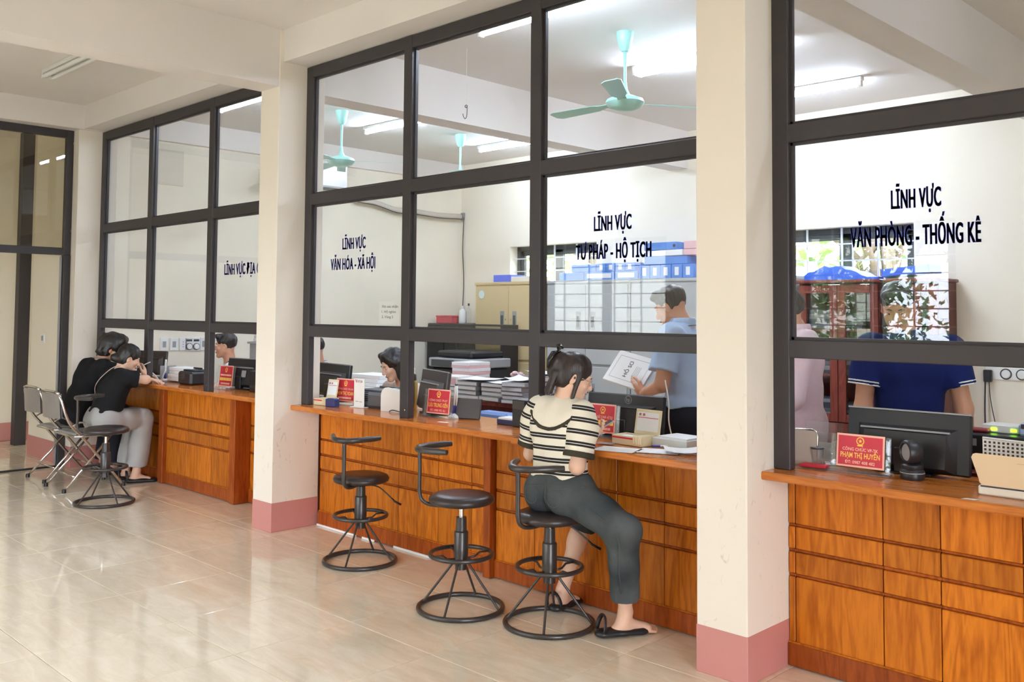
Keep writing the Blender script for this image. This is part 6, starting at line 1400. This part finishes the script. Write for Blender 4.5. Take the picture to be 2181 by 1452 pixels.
# grey panel stand
pb = on_y(1697, 985, 3.78); t = thing('panel_stand', 'grey round-cornered panel on a white bracket at the left of the right counter', 'stand', (pb[0], 3.80, ZT_), math.radians(14)); T = Matrix.Rotation(math.radians(-10), 4, 'X')
rc = [(-.10, .0), (.075, .0), (.075, .12)]+[(.05+.025*math.cos(a), .125+.025*math.sin(a)) for a in np.linspace(0, math.pi/2, 6)]+[(-.10, .15)]
b = MB(); b.M = T; b.prism(rc, -.004, .004); pn = b.build('panel', mat('warm_grey_panel', (176, 160, 148), rough=.4), t); b = MB(); b.M = T; b.tube([(x, 0, z) for x, z in rc[1:]], .005, 8); b.build('chrome_rim', M_CHROME, t, smooth=True)
b = MB(); b.M = T; b.cbox(-.055, -.025, -.012, -.004, .10, .135, .002); br = b.build('bracket', M_WHITE, t)
for s in (-1, 1): MB().tube([(-.04, -.03, .11), (-.052+s*.016, -.075, .0)], .005, 6, flat=.5).build('bracket_leg', M_WHITE, t)
# clear acrylic rack behind it
pb = on_y(1752, 960, 3.98); t = thing('acrylic_rack', 'clear acrylic brochure rack behind the grey panel stand', 'rack', (pb[0], 3.93, ZT_), math.radians(6))
for y, h_ in ((-.05, .07), (0, .13), (.05, .17)): b = MB(); b.M = Matrix.Translation((0, y, 0)) @ Matrix.Rotation(math.radians(-12), 4, 'X'); b.cbox(-.085, .085, -.0015, .0015, 0, h_, .001); b.build('sheet', M_ACRYL, t)
for s in (-1, 1): MB().cbox(s*.085-.0015, s*.085+.0015, -.07, .08, 0, .10, .001).build('side', M_ACRYL, t)
b = MB(); b.M = Matrix.Translation((0, .012, 0)) @ Matrix.Rotation(math.radians(-12), 4, 'X'); b.box(-.07, .06, 0, .004, .01, .085); b.build('leaflets', M_PAPER, t)
pb = on_y(1748, 970, 3.86); t = thing('glass_cup', 'clear cup with dark rim in front of the acrylic rack', 'cup', (pb[0], 3.83, ZT_)); MB().lathe([(0, 0), (.022, 0), (.027, .075), (.025, .075), (.020, .004), (0, .004)], 18).build('cup', M_ACRYL, t, smooth=True, angle=50); MB().lathe([(.0255, .070), (.028, .070), (.028, .077), (.0255, .077)], 18).build('rim', M_INK, t, smooth=True, angle=50)
sheets('white papers behind the red ink pad', -1.85, 3.92, ZT_+.0012, .12, .09, 30, curl=.004)
pb = g(1672, 990); t = thing('small_bottle', 'tiny clear bottle with green cap beside the right frame foot', 'bottle', (pb[0]+.02, pb[1]+.02, ZT_+.011), math.radians(20)); MB().tube([(-.03, 0, 0), (.03, 0, 0)], .0105, 10).build('body', M_ACRYL, t, smooth=True, angle=50); MB().tube([(-.045, 0, 0), (-.03, 0, 0)], .008, 8).build('cap', mat('green_plastic', (60, 160, 90), rough=.4), t, smooth=True, angle=50); MB().tube([(.005, 0, 0), (.012, 0, 0)], .0108, 10).build('band', mat('yellow_plastic', (220, 214, 90), rough=.4), t, smooth=True)
t = thing('paper_slip', 'small torn white paper slip on the right counter', 'paper', tuple(g(2067, 1063)[:2])+(ZT_,), .3); MB().add([(-.03, -.008, .0006), (.012, -.014, .0006), (.03, .004, .0006), (-.012, .012, .0006), (-.03, -.008, 0), (.012, -.014, 0), (.03, .004, 0), (-.012, .012, 0)], [(0, 1, 2, 3), (7, 6, 5, 4), (0, 4, 5, 1), (1, 5, 6, 2), (2, 6, 7, 3), (3, 7, 4, 0)]).build('slip', M_PAPER, t)
# cream document printer with tilted lid
M_TAN = mat('tan_plastic', (218, 190, 154), rough=.45); M_IVORY = mat('ivory_plastic', (226, 222, 208), rough=.45)
t = thing('document_printer', 'tan and ivory document printer with tilted front at the right edge', 'printer', (-1.02, 3.74, ZT_), math.radians(1)); W2 = .34
MB().cbox(-.18, W2-.12, -.085, .11, 0, .034, .005).build('body', M_IVORY, t); MB().box(-.17, W2-.13, -.088, -.084, .030, .0345).build('gap', M_INK, t)
T = Matrix.Translation((0, -.088, .036)) @ Matrix.Rotation(math.radians(-12), 4, 'X')
rc = [(-.155+.02*math.cos(a), .02+.02*math.sin(a)) for a in np.linspace(-math.pi/2-.2, -math.pi, 5)]+[(-.205, .095), (-.200, .108), (-.19, .112)]+[(W2-.12, .112), (W2-.12, 0)]
b = MB(); b.M = T; b.prism(rc, -.006, .006); ld = b.build('tilted_front', M_TAN, t); b = MB(); b.M = T; b.box(-.05, .0, -.0066, -.0058, .087, .0885); b.build('slot', mat('tan_shadow', (176, 150, 118), rough=.5), ld)
# white perforated basket behind it
t = thing('perforated_basket', 'white perforated plastic tray behind the tan printer', 'basket', (-1.07, 3.935, ZT_)); bk_ = MB()
prof = [(-.20, 0), (.30, 0), (.30, .02), (.26, .11), (.20, .145), (.08, .165), (-.20, .172)]
bk_.prism(prof, -.004, .0); bk_.build('front_wall', M_WHITE, t); MB().tube([(x, -.002, z) for x, z in prof[2:]], .005, 6).build('rim', M_WHITE, t, smooth=True)
hb = MB()
for i in range(22):
    for j in range(6):
        x, z = -.19+.0165*i, .085+.0145*j
        if z > .172-max(0, x-.02)*.2-.014 or (x > .08 and z > .165-(x-.08)*.33-.012): continue
        hb.box(x-.0042, x+.0042, -.0047, -.0039, z-.0042, z+.0042)
hb.build('holes', M_INK, t)['kind'] = 'stuff'
# black equipment box with modem
q = on_y(2100, 940, 4.45); t = thing('computer_case', 'black computer case lying behind the white perforated tray', 'computer', (q[0]+.1, 4.45, .84)); MB().cbox(-.15, .42, -.18, .2, 0, .15, .006).build('case', M_BLACK, t); MB().cbox(-.14, -.08, -.1815, -.18, .10, .13, .0005).build('badge', M_GREYP, t)
v = MB()
for i in range(9):
    for j in range(6): v.box(.10+.014*i, .107+.014*i, -.1812, -.1795, .03+.016*j, .040+.016*j)
v.build('vents', mat('vent_grey', (120, 120, 122), rough=.5), t)['kind'] = 'stuff'
t0_ = thing('office_desk', 'dark desk carrying the black computer case in the right bay', 'desk', (q[0]+.2, 4.5, 0)); MB().cbox(q[0]-.06, q[0]+1.0, 4.2, 4.8, .80, .838, .005).build('desktop', M_WOODD, t0_, world=True)
for xx in (q[0]-.03, q[0]+.95): MB().cbox(xx, xx+.04, 4.25, 4.75, 0, .80, .004).build('leg_panel', M_WOODD, t0_, world=True)
q2 = on_z(2118, 928, .991); t = thing('modem', 'white modem with two green lights on the black computer case', 'modem', (q2[0], 4.42, .991), math.radians(-4)); MB().cbox(-.085, .085, -.05, .06, 0, .035, .004).build('case', M_WHITE, t); M_LED = mat('green_led', (160, 240, 40), emis=(150, 240, 30), estr=3.0)
for x in (-.035, .045): MB().cbox(x-.012, x+.012, -.0525, -.05, .010, .021, .001).build('led', M_LED, t)
q3 = on_z(2085, 925, .991); t = thing('red_pouch', 'dark red flat pouch beside the modem', 'pouch', (q3[0]-.02, 4.36, .991)); MB().cbox(-.065, .03, -.03, .03, 0, .016, .006).build('pouch', mat('dark_red_vinyl', (138, 42, 48), rough=.5), t)
q4 = on_y(2170, 925, 4.42); t = thing('file_folder', 'pale blue paper folder with clip right of the modem', 'folder', (q4[0]+.09, 4.44, .991), math.radians(8)); MB().cbox(-.08, .16, -.1, .1, 0, .05, .008).build('folder', mat('pale_blue_card', (168, 186, 216), rough=.5), t); MB().cbox(-.07, -.02, -.104, -.09, .03, .05, .002).build('clip', M_INK, t)
# ---- far left counter
mb = on_y(326, 800, 3.95); monitor('black monitor behind the left mullion of the far left counter', (mb[0], 3.93), .36, .225, 20, 6, mm=mat('dark_brown_black_plastic', ()), zb=.03)
pen_stand('pen stand with one visible white pen beside the paper stacks at the far left', g(350, 812), 0)
t = thing('bent_wire_stand', 'white V-shaped wire stand on the far left counter edge', 'stand', tuple(g(342, 816)[:2])+(ZT_,)); a_ = on_y(309, 781, 3.72); c_ = on_y(353, 787, 3.74); q = g(342, 814)
MB().tube(smooth_path([tuple(a_), tuple((a_*.4+q*.6)+vec(0, 0, .012)), tuple(q+vec(0, 0, .008)), tuple(c_*.5+q*.5), tuple(c_)], 5), .006, 8).build('wire', M_WHITE, t, smooth=True, world=True); MB().lathe([(0, 0), (.035, 0), (.03, .008), (0, .009)], 14).build('foot', M_WHITE, t, smooth=True, angle=50)
for k in range(4):
    q = g(402, 812); t = thing('paper_stack', 'white paper stack, %s of four, in the grey tray at the far left' % ['lowest', 'second', 'third', 'topmost'][k], 'paper', (q[0]+.12, 3.90+.005*k, ZT_+.014+.030*k), math.radians(rnd.uniform(-5, 5)), 'paper stacks at the far left counter'); MB().cbox(-.19, .19, -.07, .09, 0, .028, .003).build('sheets', M_PAPER, t)
q = g(366, 812); t = thing('magazine_holder', 'grey clear magazine holder left of the paper stacks', 'holder', (q[0]+.02, 3.84, ZT_)); MB().cbox(-.075, -.066, -.05, .10, 0, .14, .004).build('end_panel', M_GREYP, t); MB().cbox(-.066, .02, -.05, .10, 0, .012, .002).build('base', M_GREYP, t)
q = g(417, 818); printer('black low printer beside the right mullion of the far left counter', (q[0]+.02, 3.86), .24, .18, .115, 0, M_BLACK)
q = on_y(478, 815, 3.83); plate('red name plate right of the right mullion at the far left counter', (q[0]+.01, 3.83), 4, lines_for(None, None, None), .19, .17)
mb = on_y(510, 822, 3.92); tm_, T_, sh_ = monitor('black monitor with square sticker in front of the man in white shirt', (mb[0]+.03, 3.93), .44, .235, 8, 9, zb=.015, rim=True); b = MB(); b.M = T_; b.box(.03, .085, -.052, -.0505, .08, .135); b.build('sticker', M_GREYP, sh_)
q = on_y(545, 825, 3.92); t = thing('black_case', 'small black box between the sticker monitor and the pillar', 'box', (q[0]+.085, 3.95, ZT_)); MB().cbox(-.09, .05, -.09, .07, 0, .165, .006).build('body', M_BLACK, t); MB().cbox(-.07, .03, -.0925, -.09, .03, .05, .001).build('slot', M_STEEL, t)

# ------------------------------------------------------------------ things on the walls
XL = PX[0]-.018
def outlet(label, px, py, w, h, kind):
    p = on_x(px, py, XL); t = thing('wall_outlet', label, 'outlet', (XL, p[1], p[2]), 0, 'outlets and switches on the office end wall')
    MB().cbox(0, .012, -w/2, w/2, -h/2, h/2, .003).build('plate', M_WHITE, t)
    if kind == 'switch': MB().cbox(.012, .017, -.018, .018, -.03, .03, .002).build('rocker', M_GREYP, t)
    if kind == 'socket':
        for z in (.025, 0, -.025): MB().cbox(.012, .0135, -.005, .005, z-.003, z+.003, .0005).build('hole', M_INK, t)
    if kind == 'dial':
        MB().cbox(.012, .0135, -.03, .03, .03, .052, .0005).build('display', M_INK, t)
        b = MB(); b.M = Matrix.Translation((.012, 0, -.022)) @ Matrix.Rotation(math.pi/2, 4, 'Y'); b.lathe([(0, 0), (.036, 0), (.036, .006), (.030, .007), (0, .007)], 22); d = b.build('dial_ring', M_INK, t, smooth=True, angle=40)
        b = MB(); b.M = Matrix.Translation((.012, 0, -.022)) @ Matrix.Rotation(math.pi/2, 4, 'Y'); b.lathe([(0, .007), (.030, .007), (.026, .02), (0, .021)], 22); b.build('dial', M_WHITE, t, smooth=True, angle=40)
outlet('first white switch plate from the left on the office end wall', 349, 733, .085, .13, 'switch'); outlet('second white switch plate from the left on the office end wall', 370, 733, .085, .13, 'switch'); outlet('white socket plate next to the second switch plate', 389, 733, .075, .13, 'socket')
outlet('left fan dial plate with dark display on the office end wall', 402, 733, .085, .14, 'dial'); outlet('right fan dial plate with dark display on the office end wall', 417, 733, .085, .14, 'dial'); outlet('white switch plate with display by the right mullion', 433, 732, .075, .14, 'switch')
p = on_x(357, 356, XL); t = thing('access_panel', 'square white access panel high on the office end wall', 'panel', p); MB().cbox(0, .008, -.17, .17, -.18, .18, .003).build('frame', mat('panel_white', (222, 214, 200), rough=.5), t); MB().cbox(.008, .012, -.155, .155, -.165, .165, .003).build('door', mat('panel_white', ()), t)
p = on_x(566, 389, XL); t = thing('wall_fan', 'round pale wall fan high on the office end wall by the pillar', 'fan', p); MB().cbox(0, .09, -.03, .03, -.03, .03, .006).build('arm', M_WHITE, t); gr_ = MB()
for k in range(7): gr_.M = Matrix.Translation((.12, 0, 0)) @ Matrix.Rotation(math.pi/2, 4, 'Y'); gr_.tube([((.03+.025*k)*math.cos(a), (.03+.025*k)*math.sin(a), .06-.05*(k/6)**2) for a in np.linspace(0, 2*math.pi, 25)[:-1]], .002, 5, closed=True)
gr_.build('cage', M_WHITE, t, smooth=True)['kind'] = 'stuff'; b = MB(); b.M = Matrix.Translation((.09, 0, 0)) @ Matrix.Rotation(math.pi/2, 4, 'Y'); b.lathe([(0, 0), (.05, 0), (.05, .03), (.02, .06), (0, .06)], 16); b.build('hub', M_WHITE, t, smooth=True, angle=40)
for k in range(3): b = MB(); b.M = Matrix.Translation((.135, 0, 0)) @ Matrix.Rotation(k*2.094, 4, 'X') @ Matrix.Rotation(math.radians(15), 4, 'Z'); b.cbox(-.002, .002, -.05, .05, .03, .16, .001); b.build('blade', mat('pale_green_blade', (196, 214, 204), rough=.4), t)
pa, pb = on_x(690, 385, -8.93), on_x(746, 385, -8.93); t = thing('air_conditioner', 'white split air conditioner on the office end wall', 'air conditioner', (XL, (pa[1]+pb[1])/2-.12, 2.93)); y0_, y1_ = pa[1]-.45-wmat(t).translation.y, pb[1]-wmat(t).translation.y
MB().cbox(0, .20, y0_, y1_, -.03, .27, .02).build('housing', mat('glossy_white', (240, 242, 246), rough=.18), t, smooth=True, angle=35); MB().cbox(.05, .19, y0_+.03, y1_-.03, -.045, -.03, .004).build('outlet_louvre', M_DARKSASH, t); MB().cbox(.2, .203, y1_-.16, y1_-.04, .17, .25, .001).build('energy_label', mat('grey_green_label', (130, 150, 130), rough=.5), t)
pts = [on_x(*p, XL+.05) for p in ((757, 425), (800, 433), (842, 448), (880, 451), (930, 459), (980, 462))]
t = thing('refrigerant_pipe', 'white wrapped pipe sagging along the office end wall to the corner', 'pipe', pts[-1]); MB().tube(smooth_path([tuple(p) for p in pts], 6), .040, 10).build('wrapping', mat('pipe_wrap', (198, 190, 178), rough=.7, bump=.8, bscale=60), t, smooth=True, world=True); MB().tube(smooth_path([tuple(p+vec(.034, 0, -.03)) for p in pts], 6), .006, 6).build('wire', M_INK, t, smooth=True, world=True)
e_ = pts[-1]; MB().cbox(e_[0]-.04, e_[0]+.03, YB-.03, YB-.001, e_[2]-.04, e_[2]+.06, .008).build('wall_sleeve', M_GREYP, t, world=True)
t = thing('cable', 'thin dark cable hanging down the office corner from the pipe', 'cable', (e_[0]+.03, YB-.03, 1.45)); MB().tube(smooth_path([(e_[0]+.03, YB-.03, e_[2]), (e_[0]+.015, YB-.03, 2.3), (e_[0]+.035, YB-.025, 1.9), (e_[0]+.02, YB-.03, 1.45)], 6), .006, 6).build('cable', M_INK, t, smooth=True, world=True); MB().tube(smooth_path([(e_[0]+.045, YB-.02, e_[2]), (e_[0]+.05, YB-.02, 2.2), (e_[0]+.04, YB-.02, 1.5)], 6), .004, 6).build('thin_wire', M_WHITE, t, smooth=True, world=True)
# notice taped to the glass
p0, p1 = on_y(806, 672, GY), on_y(849, 672, GY); t = thing('paper_notice', 'white paper notice taped inside the glass beside the first mullion', 'notice', ((p0[0]+p1[0])/2, GY+.0045, 1.40)); hw = (p1[0]-p0[0])/2
sh_ = MB().box(-hw, hw, 0, .0006, 0, .155).build('sheet', M_PAPER, t)
for s, z, w_ in (('Xin xác nhận', .116, .165), ('1. Hộ nghèo', .083, .145), ('2. Vùng 3', .050, .115)): text('lettering', s, M_INK, sh_, width=w_, cap=.016, bold=.006, loc=(-hw+.028, -.0006, z), res=2)
# right bay back wall: sockets, charger and cables
pS = on_y(2116, 795, YB-.002); t = thing('wall_socket_box', 'white socket plate with fan dials on the right bay back wall', 'outlet', (pS[0], YB-.002, pS[2])); MB().cbox(-.06, .32, -.014, 0, -.05, .055, .004).build('plate', M_WHITE, t)
for x in (.10, .22):
    b = MB(); b.M = Matrix.Translation((x, -.014, 0)) @ Matrix.Rotation(math.pi/2, 4, 'X'); b.lathe([(0, 0), (.045, 0), (.045, .005), (.037, .006), (0, .006)], 22); b.build('dial_ring', M_INK, t, smooth=True, angle=40)
    b = MB(); b.M = Matrix.Translation((x, -.014, 0)) @ Matrix.Rotation(math.pi/2, 4, 'X'); b.lathe([(0, .006), (.036, .006), (.030, .02), (0, .021)], 22); b.build('dial', M_WHITE, t, smooth=True, angle=40)
t = thing('charger', 'black plug adapter with hanging cables in the wall socket', 'charger', (pS[0]-.03, YB-.02, pS[2]-.02)); MB().cbox(-.03, .03, -.05, -.001, -.05, .05, .006).build('adapter', M_BLACK, t)
MB().tube(smooth_path([(-.02, -.03, -.05), (-.026, -.03, -.3), (-.022, -.03, -.55), (-.02, -.03, -.9)], 5), .007, 6).build('cable', M_INK, t, smooth=True); MB().tube(smooth_path([(.01, -.03, -.05), (.02, -.03, -.2), (.06, -.03, -.42), (.13, -.03, -.7)], 5), .004, 6).build('thin_cable', M_STEEL, t, smooth=True)
# papers on a shelf at the far left bay, by the pillar
q = on_y(553, 735, 4.9); t = thing('wall_shelf', 'grey shelf unit beside the pillar in the far left bay', 'shelf', (q[0], 4.95, 0)); MB().cbox(q[0]-.02, q[0]+.45, 4.80, 5.15, .0, 1.16, .005).build('body', M_GREYC, t, world=True); MB().cbox(q[0]-.035, q[0]+.46, 4.78, 5.16, 1.16, 1.18, .003).build('top', M_GREYC, t, world=True)
for k in range(3): tt = thing('paper_stack', 'white paper stack, %s of three, on the grey shelf by the pillar' % ['lowest', 'middle', 'topmost'][k], 'paper', (q[0]+.16, 4.95, 1.181+.032*k), math.radians(3-4*k), 'paper stacks on the grey shelf'); MB().cbox(-.16, .16, -.12, .12, 0, .031, .003).build('sheets', M_PAPER, tt)
# white desk papers behind the seated officer
q = on_y(800, 800, 5.0); t = thing('office_desk', 'white topped desk behind the woman with the beige blouse', 'desk', (q[0], 5.1, 0)); MB().cbox(q[0]-.55, q[0]+.35, 4.85, 5.4, .80, .84, .005).build('desktop', M_WHITE, t, world=True)
for xx in (q[0]-.5, q[0]+.27): MB().cbox(xx, xx+.04, 4.9, 5.35, 0, .80, .004).build('leg_panel', M_GREYC, t, world=True)
for k in range(3): tt = thing('paper_stack', 'white paper stack, %s of three, on the white topped desk' % ['lowest', 'middle', 'topmost'][k], 'paper', (q[0]-.06, 5.05, .841+.033*k), math.radians(-4+3*k), 'paper stacks on the white topped desk'); MB().cbox(-.20, .20, -.13, .13, 0, .032, .003).build('sheets', M_PAPER, tt)

# ------------------------------------------------------------------ outdoors, seen through the windows and mirrored in the glass
struct(MB().box(-40, 30, -40, 45, -.6, -.25).build('ground', mat('outdoor_ground', (170, 166, 150), rough=.9)), 'bare pale ground around the building')
M_LEAF = mat('tree_leaves', (92, 122, 66), rough=.5, var=.3, vscale=2.5); M_LEAFL = mat('light_tree_leaves', (140, 168, 96), rough=.5, var=.3, vscale=2.5); M_BARK = mat('tree_bark', (98, 84, 70), rough=.9, bump=.8, bscale=18)
def tree(label, x, y, h, r, seed, n=1500, lean=(0, 0), m=None, ls=.16, zb=.45):
    R = np.random.RandomState(seed); t = thing('tree', label, 'tree', (x, y, -.25), group='trees around the building'); top = vec(lean[0], lean[1], h*.62)
    MB().tube(smooth_path([(0, 0, 0), tuple(top*.5+vec(.1, 0, 0)), tuple(top)], 5), [.16-.008*i for i in range(11)], 10).build('trunk', M_BARK, t, smooth=True)
    cs = []
    for k in range(9):
        a = R.rand()*6.28; e = top+vec(r*.75*math.cos(a)*R.uniform(.4, 1), r*.75*math.sin(a)*R.uniform(.4, 1), h*(R.uniform(zb, 1.0)-.62)); s_ = top*R.uniform(.45, 1)
        MB().tube(smooth_path([tuple(s_), tuple((s_+e)/2+vec(0, 0, .15)), tuple(e)], 4), [.07-.006*i for i in range(9)], 6).build('branch', M_BARK, t, smooth=True); cs.append((e, r*R.uniform(.35, .6)))
    c = np.array([cs[i][0] for i in R.randint(0, 9, n)]); q = np.array([R.randn(3) for _ in range(n)]); q /= np.linalg.norm(q, axis=1)[:, None]; c = c+q*(np.array([R.rand()**.45 for _ in range(n)])*r*.5)[:, None]*vec(1, 1, .75)
    u = np.array([nrm(R.randn(3)) for _ in range(n)]); w = np.cross(u, R.randn(n, 3)); w /= np.linalg.norm(w, axis=1)[:, None]; L = ls*R.uniform(.6, 1.2, n)[:, None]
    V = np.stack([c, c+u*L*.5+w*L*.24, c+u*L, c+u*L*.5-w*L*.24], 1).reshape(-1, 3); fo = MB(); fo.v = [tuple(v_) for v_ in V]; fo.f = [(4*i, 4*i+1, 4*i+2, 4*i+3) for i in range(n)]
    o = fo.build('foliage', m or M_LEAF, t); o['kind'] = 'stuff'
t = thing('building', 'pale neighbouring house mirrored in the middle partition glass', 'building', (-19, -14, -.25)); M_HOUSE = mat('pale_house_plaster', (214, 208, 196), rough=.8)
MB().box(-27, -12.2, -20, -13.5, -.25, 6.5).build('wall', M_HOUSE, t, world=True); MB().cbox(-27.4, -11.8, -20.4, -13.1, 6.5, 6.8, .05).build('roof_slab', M_HOUSE, t, world=True)
for k in range(4):
    x = -25.6+3.4*k; wf = MB().cbox(x, x+1.4, -13.52, -13.44, 3.2, 4.7, .02).build('window', M_DARKSASH, t, world=True); MB().box(x+.1, x+1.3, -13.44, -13.43, 3.3, 4.6).build('pane', mat('house_pane', (120, 132, 140), rough=.1), wf, world=True)
tree('dark leafy tree with leaning trunk mirrored in the right partition glass', -6.4, -6.2, 3.5, 1.5, 3, 3000, (.7, .3), ls=.15, zb=.12)
tree('leafy tree beyond the lobby windows, left of the leaning one', -9.6, -9.5, 4.5, 1.6, 5, 1800, zb=.1)
tree('bushy tree beyond the lobby windows toward the right', -3.0, -9.0, 4.2, 1.8, 8, 1600, zb=.1)
for k, (x, y) in enumerate(((-9.4, 12.6), (-7.6, 13.4), (-5.2, 12.4), (-3.4, 13.6), (-11.5, 14))):
    tree('pale green tree behind the office back wall, %s' % ['outermost but one at the left', 'behind the beige cabinet window', 'left in the right bay window', 'right in the right bay window', 'farthest left'][k], x, y, 5.0, 2.1, 20+k, 1500, m=M_LEAFL, ls=.24, zb=.1)
